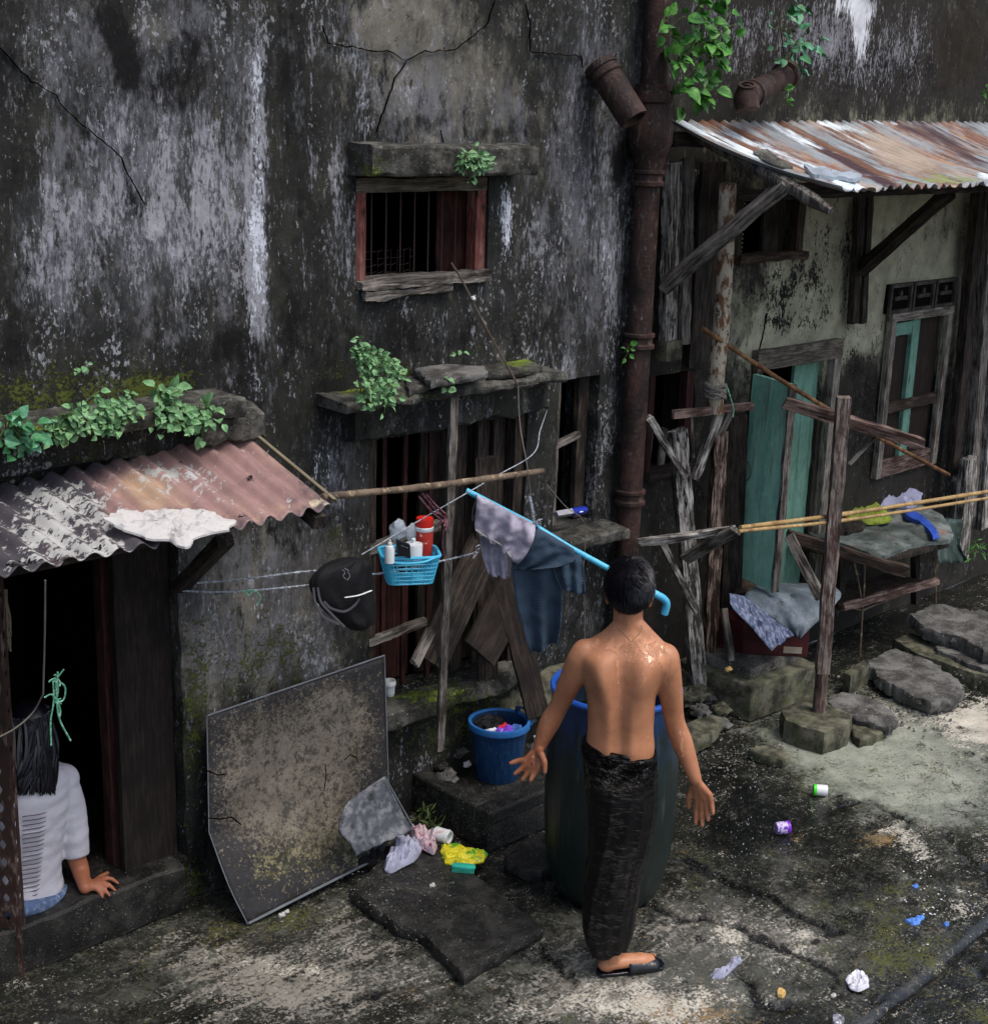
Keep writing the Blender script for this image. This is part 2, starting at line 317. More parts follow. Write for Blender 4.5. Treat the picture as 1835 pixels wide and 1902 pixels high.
M['bluecloth'] = mat('blue_cloth', '#3f62a8', rough=.8, bumps=((40, .8),))
M['panel'] = mat('corroded_panel', '#27272a', [
    dict(a='rustc', c='#4d463d', s=9, k=1.2, s2=(50, 50, 50), k2=2.0, w=.28), dict(a='rustc', c='#5c554a', s=(26, 26, 26), k=2.4, s2=(90, 90, 90), k2=2.0, w=.14, o=.8, b=.15),
    dict(a='yel', c='#7d7657', s=30, k=2.4, s2=(90, 90, 90), k2=2.4, w=.12), dict(a='yel', c='#34341e', s=22, k=2.4, s2=(80,80,80), k2=1.6, w=.15, o=.8), dict(a='rustc', c='#777165', s=(60,60,60), k=2.6, s2=(140,140,140), k2=2.2, w=.08, o=.8), dict(a=.34, c='#2c2a28', s=(24,24,24), k=2.6, s2=(80,80,80), k2=1.6, w=.15, o=.7), dict(a=.12, c='#1c1d1f', s=(7, 7, 7), k=2.6, w=.2, o=.7)], rough=.6, spec=.35, bumps=((60, .2), (8, .4)), vary=.3)
M['paneledge'] = mat('panel_edge', '#6a6f74', rough=.5)
M['scrap'] = mat('scrap_sheet', '#4b4f57', [dict(a=.42, c='#7a7c80', s=22, k=2.4, w=.25), dict(a=.25, c='#2d3034', s=12, k=2.4, w=.2)], rough=.5, bumps=((70, .2),), vary=.25)
M['grime'] = M['concrete']
M['skin'] = mat('wet_brown_skin', '#b27b5a', [dict(a='ruddy', c='#84492f', s=9, k=1.0, w=.45), dict(a=.2, c='#94634a', s=7, k=2.2, s2=(40,40,40), k2=.8, w=.4), dict(a='wets', c='#c48a66', s=(26,26,12), k=2.6, s2=(80,80,40), k2=1.4, w=.08, r=.06, b=.1)], rough=.42, spec=.45, bumps=((240, .03), (24, .10)), vary=.16, sss=.05)  # wet patches: smoother skin, with highlights also painted in as a lighter tone
M['skinf'] = mat('brown_skin', '#9a6248', rough=.5, bumps=((200, .03),), vary=.1, sss=.1)
M['hair'] = mat('black_hair', '#100e15', rough=.33, spec=.5, vary=.3, bumps=())
M['sarong'] = mat('wet_black_sarong', '#040203', [dict(a='wetw', c='#070405', s=(8, 8, 12), k=1.0, w=.3, r=.07), dict(a='wrk', c='#0a0709', s=(14, 14, 60), k=2.6, s2=(40, 40, 150), k2=1.2, w=.35, b=2.6, r=.05)], rough=.5, spec=.38, vary=.2, bumps=(((12, 12, 30), .6), ((50, 50, 90), .10)))
M['sandal'] = mat('wet_dark_rubber', '#0d1018', rough=.15, spec=.6, bumps=((20, .4),))
M['whiteshirt'] = mat('white_knit', '#b9b8c0', rough=.9, bumps=((18, .5), (220, .15)), vary=.1)
M['shirtgap'] = mat('knit_gap_dark', '#5a5056', rough=.9, bumps=())
M['jeans'] = mat('blue_denim', '#4a5c7c', [dict(a=.3, c='#8394ad', s=40, k=2.4, w=.3)], rough=.9)
M['eye'] = mat('eye_white', '#cfc8c0', rough=.2, bumps=())
M['silver'] = mat('silver_foil', '#a8a8b0', rough=.3, metal=.6, bumps=((60, .5),))
M['bluefoil'] = mat('navy_foil', '#1c2f9a', rough=.3, bumps=())
M['yellow'] = mat('yellow_packet', '#d8cc2a', [dict(a=.3, c='#4aa02a', s=(14, 14, 14), k=2.6, w=.08), dict(a=.14, c='#7a5a18', s=40, k=2.6, w=.08)], rough=.35, vary=.1)
M['brush'] = mat('turquoise_brush', '#2fb09a', rough=.5, bumps=())
M['whitebag'] = mat('thin_white_bag', '#b4b6cc', [dict(a=.2, c='#7c80a0', s=30, k=2.2, w=.2)], rough=.35, bumps=((50, .9),), vary=.2, alpha=.88)
M['pinkbag'] = mat('red_printed_bag', '#c9b4bc', [dict(a=.3, c='#a83a44', s=60, k=2.6, w=.08)], rough=.35, bumps=((50, .8),))
M['white'] = mat('white_plaster_lump', '#bdbab7', [dict(a=.14, c='#a99a84', s=22, k=2.4, w=.15)], rough=.8, bumps=((30, .6),), vary=.06)
M['limegreen'] = mat('lime_cap', '#3fd02a', rough=.35, bumps=(), vary=.05)
M['violet'] = mat('violet_cap', '#7a2fc4', rough=.35, bumps=(), vary=.05)
M['violetlabel'] = mat('violet_patterned_cup', '#c2b4dc', [dict(a=.42, c='#5a2f9c', s=50, k=2.8, w=.06)], rough=.4, bumps=(), vary=.05)
M['soap'] = mat('blue_soap', '#5a8ad8', rough=.5, vary=.2)
M['tissue'] = mat('white_tissue', '#dcdce4', rough=.9, bumps=((60, .6),), vary=.08)
M['foam'] = mat('pale_foam_bit', '#c9a868', rough=.8)
M['tarp'] = mat('grey_green_tarp', '#525a57', [dict(a=.4, c='#78807d', s=7, k=2.4, w=.35), dict(a=.12, c='#8a4f3c', s=9, k=2.4, w=.15), dict(a=.25, c='#2e3432', s=14, k=2.4, w=.2)], rough=.5, bumps=((20, .6),), vary=.25)
M['bluequilt'] = mat('blue_grey_sacking', '#56627e', [dict(a=.45, c='#8f97ab', s=30, k=2.6, w=.15), dict(a=.3, c='#2b3450', s=24, k=2.6, w=.12)], rough=.8, bumps=((40, .7),), vary=.2)
M['greysheet'] = mat('grey_metal_sheet', '#566068', [dict(a=.45, c='#76828a', s=7, k=2.4, w=.35), dict(a=.2, c='#35393a', s=18, k=2.4, w=.2)], rough=.5, bumps=((14, .5),), vary=.2)
M['redbox'] = mat('dull_red_box', '#3f1518', [dict(a=.25, c='#5c2a28', s=8, k=2.4, w=.3)], rough=.6)
M['sticker'] = mat('faded_sticker', '#93887a', rough=.8, bumps=())
M['bluestrap'] = mat('bright_blue_strap', '#2f52b0', rough=.6)
M['limecloth'] = mat('lime_cloth', '#8a9a3a', [dict(a=.35, c='#66742c', s=20, k=2.4, w=.25)], rough=.8, bumps=((30, .8),))
M['whitecloth'] = mat('lavender_white_sheet', '#a8aac4', [dict(a=.3, c='#7c7f9c', s=12, k=2.4, w=.3)], rough=.6, bumps=((26, .8),))
M['screen'] = mat('brown_screen', '#241b17', [dict(a=.35, c='#352a23', s=(50, 50, 8), k=2.4, w=.2)], rough=.9, bumps=(((200, 200, 200), .3),))
M['steel'] = mat('rusted_perforated_steel', '#33231e', [dict(a=.3, c='#6a5a52', s=(40, 40, 12), k=2.5, w=.15)], rough=.7, vary=.35)
M['drop'] = mat('water_drop', '#dfe6ee', rough=.05, spec=.8, bumps=(), alpha=.75)
M['vent'] = mat('breeze_block', '#302d2a', [dict(a=.35, c='#565049', s=20, k=2.4, w=.3)], rough=.9)
M['lattice'] = mat('lattice_strip', '#7d7c64', rough=.8)
def roofmat(name, base, layers):
    return mat(name, base, layers, rough=.55, spec=.4, coord='UV', bumps=(((60, 60, 60), .15),), vary=.2)
M['roof_l'] = roofmat('painted_corrugated_sheet', '#454247', [
    dict(a='rust', c='#a28378', s=(9, 5, 1), k=1.2, s2=(50, 20, 1), k2=.8, w=.25), dict(a='rust', c='#86696a', s=(5, 2, 1), k=2.6, w=.3, o=.6), dict(a='tan', c='#ab9078', s=(12, 5, 1), k=1.6, w=.3),
    dict(a='chalk', c='#b0b0ac', s=(22, 22, 1), k=2.6, s2=(70, 50, 1), k2=1.4, w=.08), dict(a='hole', c='#09090a', s=(40, 40, 1), k=2.6, w=.06),
    dict(a='cream', c='#c4b79c', s=(30, 20, 1), k=1.8, w=.15)])
M['roof_r'] = roofmat('rusting_corrugated_sheet', '#8f979b', [dict(a=.42, c='#785446', s=(7, .7, 1), k=2.8, s2=(50, 8, 1), k2=1.0, w=.15), dict(a=.22, c='#553834', s=(17, .8, 1), k=2.8, w=.12), dict(a=.3, c='#a98a70', s=(6, 2, 1), k=2.4, s2=(40, 12, 1), k2=1.2, w=.25, o=.8),
    dict(a='rust', c='#70503f', s=(10, 1.2, 1), k=1.5, s2=(40, 8, 1), k2=.9, w=.2), dict(a='dk', c='#463236', s=(10, 1.2, 1), k=1.5, s2=(40, 8, 1), k2=.6, w=.2),
    dict(a='tan', c='#a39484', s=(12, 3, 1), k=1.6, s2=(50, 12, 1), k2=1.0, w=.25), dict(a='wht', c='#dbe6ec', s=(14, 2, 1), k=1.4, s2=(50, 10, 1), k2=.9, w=.2),
    dict(a='lime', c='#8a9560', s=(24, 8, 1), k=1.6, w=.2)])
def check_mat():
    m = mat('blue_checked_cloth', '#1f2b36', [dict(a=.3, c='#304254', s=8, k=2.2, w=.4)], rough=.85, coord='UV', bumps=((6, .6),), vary=.2)
    nt = m.node_tree; B = nt.nodes['Principled BSDF']; src = B.inputs['Base Color'].links[0].from_socket
    tc = nd(nt, 'ShaderNodeTexCoord'); sx = nd(nt, 'ShaderNodeSeparateXYZ', {0: tc.outputs['UV']})
    L = []
    for o_, f in ((0, 700.), (1, 700.)):
        q = mth(nt, 'SINE', mth(nt, 'MULTIPLY', sx.outputs[o_], f)); L.append(mth(nt, 'GREATER_THAN', q, .35))
    q = mth(nt, 'MAXIMUM', L[0], L[1]); q = mth(nt, 'MULTIPLY', q, .55)
    mx = nd(nt, 'ShaderNodeMix', {0: q, 6: src, 7: (*hx('#4e6478'), 1)}, data_type='RGBA'); nt.links.new(mx.outputs[2], B.inputs['Base Color']); return m
M['check'] = check_mat()
M['ground'] = mat('wet_alley_concrete', '#1c1d1a', [
    dict(a='mid', c='#3b3c36', s=(3, 3, 3), k=1.8, s2=(24, 24, 24), k2=1.4, w=.35, r=.38),
    dict(a='mid', c='#575850', s=(6, 6, 6), k=2.4, s2=(60, 60, 60), k2=1.5, w=.28, r=.4, o=.7),
    dict(a='green', c='#737a6b', s=(4, 4, 4), k=1.2, s2=(30, 30, 30), k2=.9, w=.35, r=.7),
    dict(a='green', c='#969a8c', s=(7, 7, 7), k=2.2, s2=(70, 70, 70), k2=1.2, w=.3, r=.7, o=.6),
    dict(a='pale', c='#807c72', s=(8, 22, 8), k=2.0, s2=(60, 60, 60), k2=2.4, w=.18, r=.6, b=.12),
    dict(a='white', c='#b8b3a5', s=(10, 16, 10), k=2.2, s2=(80, 80, 80), k2=2.4, w=.16, r=.6, b=.12),
    dict(a='tan', c='#8a7350', s=(12, 12, 12), k=1.8, s2=(70, 70, 70), k2=1.8, w=.22),
    dict(a='ymoss', c='#4d4f22', s=(9, 9, 9), k=1.8, s2=(70, 70, 70), k2=2.6, w=.16, b=.2),
    dict(a='blk', c='#0b0c0b', s=(5, 5, 5), k=1.5, s2=(30, 30, 30), k2=.9, w=.3, r=.14),
    dict(a=.13, c='#0e0e0d', s=(6, 6, 6), k=2.6, s2=(40, 40, 40), k2=1.0, w=.2, r=.14),
    dict(a=.03, c='#b8b4a8', s=(120, 120, 120), k=2.4, s2=(8,8,8), k2=1.5, w=.08, r=.5),
    ], rough=.16, spec=.7, bumps=((16, .5), (90, .12), (5, .9)), vary=.3)
# ================================================================== GROUND
def axis_samples(a, b, fa, fb, fine, coarse):
    L = [fa]; x = fa
    while x < fb: x += fine; L.append(x)
    step = fine; x = fb
    while x < b: step = min(step*1.25, coarse); x += step; L.append(min(x, b))
    step = fine; x = fa; P = []
    while x > a: step = min(step*1.25, coarse); x -= step; P.append(max(x, a))
    return P[::-1]+L
def seg_dist(P, pl):
    d = np.full(len(P), 9.)
    for a, b in zip(pl[:-1], pl[1:]):
        a = np.array(a[:2]); b = np.array(b[:2]); t = np.clip(((P-a) @ (b-a))/((b-a) @ (b-a)), 0, 1)
        d = np.minimum(d, np.linalg.norm(P-(a+t[:, None]*(b-a)), axis=1))
    return d
xs = axis_samples(-40, 60, 1.7, 7.6, .018, 4.0); ys = axis_samples(-50, 8.5, 1.9, 4.9, .018, 4.0)
GX, GY = np.meshgrid(xs, ys, indexing='ij'); GP = np.stack([GX.ravel(), GY.ravel()], -1)
gz = np.array([mnoise.noise(Vector((x*1.3, y*1.3, 0)))*.012 + mnoise.noise(Vector((x*6, y*6, 3)))*.005 + mnoise.noise(Vector((x*17, y*17, 5)))*.0025 for x, y in GP])
def gpl(pts, j=.012, n=6):
    P = [az(*p)[:2] for p in pts]; out = []
    for a, b in zip(P[:-1], P[1:]):
        for k in range(n): out.append(a+(b-a)*k/n + RNG.normal(0, j, 2))
    return out+[P[-1]]
CR = [([(1600,1910),(1700,1835),(1790,1758),(1850,1705)], .013, .022, .006), ([(1640,1500),(1700,1530),(1760,1560),(1835,1622)], .014, .02, .02),
      ([(1200,1680),(1260,1705),(1400,1730),(1450,1765)], .012, .018, .02), ([(1370,1780),(1400,1850),(1460,1870)], .03, .03, .02),
      ([(1560,1500),(1610,1480),(1640,1500)], .012, .018, .01), ([(1620,1860),(1700,1838),(1745,1800)], .008, .012, .01),
      ([(1790,1775),(1835,1815)], .014, .02, .01), ([(0,1808),(150,1740),(300,1650)], .03, .02, .01), ([(1280,1600),(1360,1640),(1480,1700),(1560,1730)], .010, .014, .02), ([(1000,1760),(1080,1840),(1120,1902)], .008, .012, .02), ([(560,1902),(700,1850),(860,1815)], .008, .012, .02), ([(1450,1765),(1540,1800),(1620,1860)], .008, .012, .02)]
CRD = np.full(len(GP), 9.)
for pl, wd, dp, j in CR:
    d = seg_dist(GP, gpl(pl, j)); gz -= dp*np.exp(-(d/wd)**2); CRD = np.minimum(CRD, d)
# pavement lip beyond the gutter, bottom right
g0 = az(1600,1910)[:2]; g1 = az(1850,1705)[:2]; dr = (g1-g0)/np.linalg.norm(g1-g0); nrm = np.array([dr[1], -dr[0]])
sd = (GP-g0) @ nrm; gz += .0*np.clip(sd/.05, 0, 1)*(np.abs((GP-g0) @ dr) < 4)
nx, ny = len(xs), len(ys)
me = bpy.data.meshes.new('ground'); fs = [(i*ny+j, (i+1)*ny+j, (i+1)*ny+j+1, i*ny+j+1) for i in range(nx-1) for j in range(ny-1)]
me.from_pydata([(p[0], p[1], z) for p, z in zip(GP, gz)], [], fs); me.polygons.foreach_set('use_smooth', [True]*len(fs)); me.materials.append(M['ground'])
ground = bpy.data.objects.new('ground', me); SC.collection.objects.link(ground); tag(ground, kind='structure')
paint(ground, mid=[(917,1750,900,200,.33,0,4),(1650,1600,300,200,.15),(1350,1780,200,120,.34),(300,1800,400,60,.15),(1120,1860,240,70,.3)],
    green=[(1600,1420,190,70,.75,20),(1720,1400,220,110,.55,25),(1560,1380,100,40,.4)],
    pale=[(450,1800,190,55,.52,12),(640,1740,90,60,.45,40),(560,1850,200,60,.42),(1120,1860,200,60,.60),(1280,1730,120,60,.42),(1480,1740,90,60,.50),(1070,1790,60,40,.4),(1500,1640,40,40,.1),(1760,1450,160,100,.28,25),(760,1790,60,60,.2)],  # pale and white right of the man's feet include painted water glints
    white=[(1760,1330,160,40,.62,12),(1250,1860,120,36,.52),(1090,1850,60,26,.36),(560,1800,70,26,.3),(620,1760,40,30,.2),(1350,1730,60,30,.34),(1400,1740,90,50,.3),(1830,1350,60,60,.5),(1690,1560,70,26,.5,35),(1200,1885,160,30,.42),(1500,1760,60,40,.35),(1790,1680,60,26,.3),(1640,1350,60,20,.3),(980,1880,90,30,.2),(1180,1845,26,24,.4),(470,1790,110,25,.25,10)],
    tan=[(1250,1870,120,40,.38),(1640,1555,40,20,.5),(440,1745,90,20,.3,-12),(1330,1890,60,30,.3),(1480,1560,40,20,.3)],
    ymoss=[(1620,1700,150,90,.42),(1690,1790,130,50,.35),(480,1715,160,30,.48,-8),(250,1800,80,40,.2),(1290,1610,40,60,.45),(1820,1880,60,30,.55),(1450,1590,50,30,.3),(1500,1440,90,40,.2),(1740,1440,140,60,.2)],
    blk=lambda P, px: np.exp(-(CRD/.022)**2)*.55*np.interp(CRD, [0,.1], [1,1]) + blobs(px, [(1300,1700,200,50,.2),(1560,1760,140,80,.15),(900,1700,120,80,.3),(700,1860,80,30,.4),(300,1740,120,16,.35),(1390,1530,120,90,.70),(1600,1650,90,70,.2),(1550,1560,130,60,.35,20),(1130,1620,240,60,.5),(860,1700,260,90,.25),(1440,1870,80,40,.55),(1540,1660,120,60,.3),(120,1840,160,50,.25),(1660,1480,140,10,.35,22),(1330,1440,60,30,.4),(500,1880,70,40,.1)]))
# ================================================================== MAIN BUILDING
WY = 4.65; RY = 4.76
def rect(x0, x1, z0, z1): return (x0, x1, z0, z1)
OPM = [rect(3.70,4.43,2.45,2.90), rect(3.78,4.72,.58,1.82), rect(4.92,5.20,1.22,1.95), rect(1.45,2.84,.2,1.80)]
def wall_mesh(name, x0, x1, z0, z1, y, ops, matl, parent, step=.022, fx0=None, fx1=None, reveal=.22, off=.010, seed=0):
    xs = axis_samples(x0, x1, fx0 if fx0 is not None else x0, fx1 if fx1 is not None else x1, step, .4); zs = axis_samples(z0, z1, z0, min(z1, 4.0), step, .4)
    xs = list(xs); zs = list(zs)
    for (a, b, c, d) in ops:
        for L, vals in ((xs, (a, b)), (zs, (c, d))):
            for v_ in vals:
                k = min(range(len(L)), key=lambda q: abs(L[q]-v_)); L[k] = v_
    nx, nz = len(xs), len(zs); vs = []; 
    for x in xs:
        for z in zs:
            dy = mnoise.noise(Vector((x*1.1+seed, z*1.1, 1)))*off*1.5 + mnoise.noise(Vector((x*5+seed, z*5, 7)))*off*.5 + mnoise.noise(Vector((x*16, z*16, 2+seed)))*off*.25
            jx = mnoise.noise(Vector((x*7, z*7, 11)))*.012; jz = mnoise.noise(Vector((x*7, z*7, 17)))*.010
            if x in (xs[0], xs[-1]): jx = 0
            vs.append((x+jx, y+dy, z+jz if z > z0 else z))
    def inside(cx, cz): return any(a < cx < b and c < cz < d for a, b, c, d in ops)
    fs = []; keep = {}
    for i in range(nx-1):
        for j in range(nz-1):
            if not inside((xs[i]+xs[i+1])/2, (zs[j]+zs[j+1])/2):
                fs.append((i*nz+j, (i+1)*nz+j, (i+1)*nz+j+1, i*nz+j+1)); keep[(i, j)] = 1
    bk = {}
    def back(k):
        if k not in bk: bk[k] = len(vs); p = vs[k]; vs.append((p[0], p[1]+reveal, p[2]))
        return bk[k]
    for i in range(nx-1):
        for j in range(nz-1):
            if (i, j) in keep: continue
            for (di, dj, e) in ((-1,0,((i,j),(i,j+1))), (1,0,((i+1,j+1),(i+1,j))), (0,-1,((i+1,j),(i,j))), (0,1,((i,j+1),(i+1,j+1)))):
                if (i+di, j+dj) in keep:
                    a, b = [q[0]*nz+q[1] for q in e]; fs.append((a, b, back(b), back(a)))
    me = bpy.data.meshes.new(name); me.from_pydata(vs, [], fs); me.materials.append(matl)
    bm = bmesh.new(); bm.from_mesh(me); bmesh.ops.recalc_face_normals(bm, faces=bm.faces); bm.to_mesh(me); bm.free()
    o = bpy.data.objects.new(name, me); SC.collection.objects.link(o); adopt(o, parent); return o
bld = thing('old_building', (3.4, WY+.2, 0), 'long dark mould-streaked plaster building on the left with barred windows and a dark doorway', 'building')
wl = wall_mesh('wall', -3.0, 5.44, 0, 5.0, WY, OPM, M['wall'], bld, fx0=1.6, fx1=5.44)
paint(wl,
  lite=[(270,300,260,330,.50,0,4),(250,60,260,80,.12),(90,520,60,120,.1),(760,120,90,180,.3),(850,220,150,100,.35),(1110,330,90,330,.42,0,4),(640,250,60,300,.16),(1000,350,60,200,.2),
        (480,1130,160,160,.46,0,4),(620,880,50,90,.35),(560,700,200,120,.05),(1060,760,90,300,.12),(830,600,150,60,.15),(1060,1060,60,160,.25),(330,150,60,60,-.3),(560,400,40,260,-.25),(30,250,50,80,-.4),(220,60,30,60,-.5)],
  lite2=[(475,300,22,400,.50,0,4),(480,500,26,90,.25),(100,500,50,100,.45),(395,400,50,120,.42),(300,330,170,200,.30),(200,250,150,170,.22),(150,400,120,80,.2),(640,240,60,250,.22),(670,160,30,120,.25),(600,330,50,80,.2),(1110,350,40,280,.35),(1140,480,22,120,.25),(1080,120,60,150,.2),(990,480,50,140,.22),
        (620,880,36,60,.40),(470,1120,160,140,.22),(1040,690,40,40,.42),(1020,440,30,60,.15),(580,1000,50,60,.15),(570,60,60,60,.1),(1090,1150,30,120,.2),(700,700,150,20,.1),(440,540,120,60,.1),(690,320,16,200,.1),(650,480,26,80,.2),(1130,760,16,240,.25),(1115,960,24,90,.15)],
  white=[(477,330,15,330,.40,0,4),(478,480,20,100,.36),(482,130,12,60,.25),(95,540,30,60,.22),(405,420,18,90,.22),(400,300,60,50,.1),(600,860,26,40,.25),(941,410,11,75,.75),(690,190,12,60,.35),(1130,440,16,110,.25),(640,880,14,20,.2),(1040,685,20,14,.35),(240,280,80,60,.05),(1145,620,10,60,.25)],
  black=[(215,60,40,100,.75,-20),(240,130,30,50,.5),(330,150,75,85,.62),(380,60,40,60,.3),(20,120,60,40,.45,20),(545,300,30,330,.45,0,4),(780,640,240,60,.28),(800,230,50,30,.50,10),(920,250,50,30,.55),(1150,300,22,60,.5),(110,380,18,40,.3),(140,450,30,20,.3),(730,640,120,60,.2),(250,640,260,60,.42),(450,720,100,120,.3),(40,600,50,120,.35),(1000,620,60,80,.2),(900,600,120,40,.25),(1000,170,50,90,.3),(880,60,30,40,.2),(1000,900,100,120,.3),(640,1060,30,300,.25),(600,780,60,50,.4),(370,1600,60,100,.45),(1150,300,30,120,.3)],
  olive=[(740,60,110,120,.62),(850,180,150,110,.62),(290,40,40,70,.50),(430,350,24,140,.45),(230,300,60,50,.3),(1120,260,60,120,.2),(1070,500,50,300,.2),(480,1130,160,170,.52,0,4),(380,1250,60,200,.35),(1000,560,60,60,.1),(160,20,60,60,.3),(640,1040,50,80,.3)],
  moss=[(160,720,190,40,.62),(300,715,60,26,.5),(20,770,60,40,.4),(360,1320,24,160,.55),(350,1640,60,40,.5),(690,285,40,14,.4),(560,1180,160,40,.22),(860,1330,160,90,.45),(1140,200,40,60,.30),(700,690,100,16,.5),(480,1250,120,60,.3),(620,1010,30,60,.3)])
# plaster cracks
def crackline(pts, y, parent, wd=.0022):
    P = [];
    for a, b in zip(pts[:-1], pts[1:]):
        A_ = ay(*a, y); B_ = ay(*b, y); n = max(2, int(np.linalg.norm(B_-A_)/.02))
        for k in range(n): P.append(A_+(B_-A_)*k/n+np.array([random.uniform(-1,1)*.004, 0, random.uniform(-1,1)*.004]))
    P.append(ay(*pts[-1], y)); b = MB(); vs = []
    for i, p in enumerate(P):
        t = P[min(i+1, len(P)-1)]-P[max(i-1, 0)]; t /= np.linalg.norm(t); q = np.array([-t[2], 0, t[0]]); w_ = wd*random.uniform(.5, 1.3)*(1 if 0 < i < len(P)-1 else .1)
        vs += [p-q*w_+[0,.006,0], p+[0,-.0015,0], p+q*w_+[0,.006,0]]
    b.add(vs, [(i*3+k, i*3+k+1, i*3+k+4, i*3+k+3) for i in range(len(P)-1) for k in (0, 1)]); b.build('crack', M['crack'], parent, smooth=False)
cy = WY-.011
for pl in ([(0,85),(60,150),(105,175),(120,200),(190,260),(225,290),(245,335),(270,380)], [(600,45),(612,80),(690,92),(730,95),(755,113),(785,95),(845,93),(875,70),(905,45),(920,0)], [(755,113),(735,145),(715,200),(700,245)], [(978,5),(985,40),(985,95),(1080,103),(1083,125)], [(820,240),(828,275)]):
    crackline(pl, cy, bld)
# ledges over the openings (front top edges)
def ledge(name, x0, x1, z0, z1, y0, parent, jag=.015, y1=WY+.03, n=40, matl=None):
    b = MB(); vs = []; prof = [(y1, z0), (y0+.01, z0), (y0, z0+.012), (y0, z1-.01), (y0+.012, z1), ((y0+y1)/2, z1+.004), (y1, z1+.01)]
    for i in range(n+1):
        x = x0+(x1-x0)*i/n
        for k, (y, z) in enumerate(prof):
            jj = mnoise.noise(Vector((x*9, y*9, z*9)))*jag + mnoise.noise(Vector((x*30, y*9, z*30+5)))*jag*.4
            vs.append((x+(jj if i in (0, n) else 0), y+(jj if k not in (0, 6) else 0), z+jj*.6*(k not in (0,))))
    m = len(prof); b.add(vs, [(i*m+k, (i+1)*m+k, (i+1)*m+(k+1) % m, i*m+(k+1) % m) for i in range(n) for k in range(m)]+[tuple(range(m)), tuple(n*m+k for k in range(m))[::-1]])
    return b.build(name, matl or M['ledge'], parent)
lt = ledge('lintel_slab', 3.66, 4.58, 2.91, 3.03, 4.50, bld); paint(lt, lite=[(800,300,200,30,.4)], moss=[(690,320,20,12,.7),(680,282,30,6,.5),(740,290,100,8,.2)])
l2 = ledge('ledge', -.5, 3.02, 2.055, 2.12, 4.44, bld, .02); paint(l2, moss=[(100,790,160,20,.45),(270,760,80,14,.25)])
l3 = ledge('ledge_end', 2.86, 3.14, 1.95, 2.06, 4.49, bld, .04, n=14); paint(l3, moss=[(370,800,60,30,.35)])
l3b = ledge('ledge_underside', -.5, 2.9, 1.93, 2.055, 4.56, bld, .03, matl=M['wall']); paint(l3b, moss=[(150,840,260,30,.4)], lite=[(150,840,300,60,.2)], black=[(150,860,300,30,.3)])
l4 = ledge('ledge', 3.50, 4.76, 2.0, 2.04, 4.44, bld, .02); paint(l4, moss=[(690,700,80,30,.6),(640,720,40,12,.6),(960,670,40,12,.8),(800,735,60,10,.3)])
l5 = ledge('lintel_beam', 3.64, 4.78, 1.84, 2.0, 4.57, bld, .028, matl=M['wall']); paint(l5, lite=[(800,760,300,50,.36)], lite2=[(860,760,80,30,.2)], moss=[(680,760,60,30,.35),(900,740,60,20,.2)])
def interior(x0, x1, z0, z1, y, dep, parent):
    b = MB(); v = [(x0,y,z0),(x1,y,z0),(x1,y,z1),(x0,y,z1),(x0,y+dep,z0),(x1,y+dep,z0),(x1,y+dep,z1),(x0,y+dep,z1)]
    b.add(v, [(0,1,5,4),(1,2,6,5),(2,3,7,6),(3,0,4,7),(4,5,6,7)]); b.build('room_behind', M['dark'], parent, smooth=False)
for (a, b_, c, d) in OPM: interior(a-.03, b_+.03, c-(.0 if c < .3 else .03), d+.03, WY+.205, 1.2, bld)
# upper window
def window_frame(parent, x0, x1, z0, z1, y, w_, mats, depth=.06, sill=True):
    fr = plank('frame_post', (x0+w_/2, y, z0), (x0+w_/2, y, z1), w_, depth, mats[0], parent)
    plank('frame_post', (x1-w_/2, y, z0), (x1-w_/2, y, z1), w_, depth, mats[1], parent)
    plank('frame_head', (x0, y-.004, z1-w_*.5), (x1, y-.004, z1-w_*.5), w_, depth, mats[2], parent)
    if sill: plank('sill', (x0, y-.02, z0+.02), (x1, y-.02, z0+.02), .04, depth+.06, mats[3], parent, rough=.006)
wi = thing('barred_window', (4.06, WY+.1, 2.45), 'small square barred window with red-painted frame under a concrete lintel, high on the dark wall', 'window')
window_frame(wi, 3.705, 4.425, 2.455, 2.895, 4.69, .055, [M['redframe'], M['redframe'], M['woodpale2'], M['woodgrey']])
for k in range(8): 
    b = MB(); x = 3.775+k*.078; b.tube([(x, 4.74, 2.46), (x, 4.74, 2.88)], .0036, 6); b.build('bar', M['bars'], wi)
plank('broken_shutter', (4.35, 4.78, 2.47), (4.35, 4.78, 2.86), .16, .015, M['woodmaroon'], wi, face=(-.6,-1,0))
b = MB()
for i in range(9):
    for j in range(5):
        if random.random() < .8: b.tube([(3.79+i*.035, 4.75, 2.47+j*.03), (3.80+i*.035+.02, 4.75, 2.47+j*.03+random.uniform(0,.012))], .0012, 4)
    b.tube([(3.79+i*.035, 4.75, 2.46), (3.79+i*.035+.004, 4.75, 2.6)], .0012, 4)
b.build('wire_mesh', M['bars'], wi)
plank('splintered_board', (3.72, 4.625, 2.425), (4.2, 4.625, 2.44), .03, .03, M['woodgrey'], wi, rough=.008)
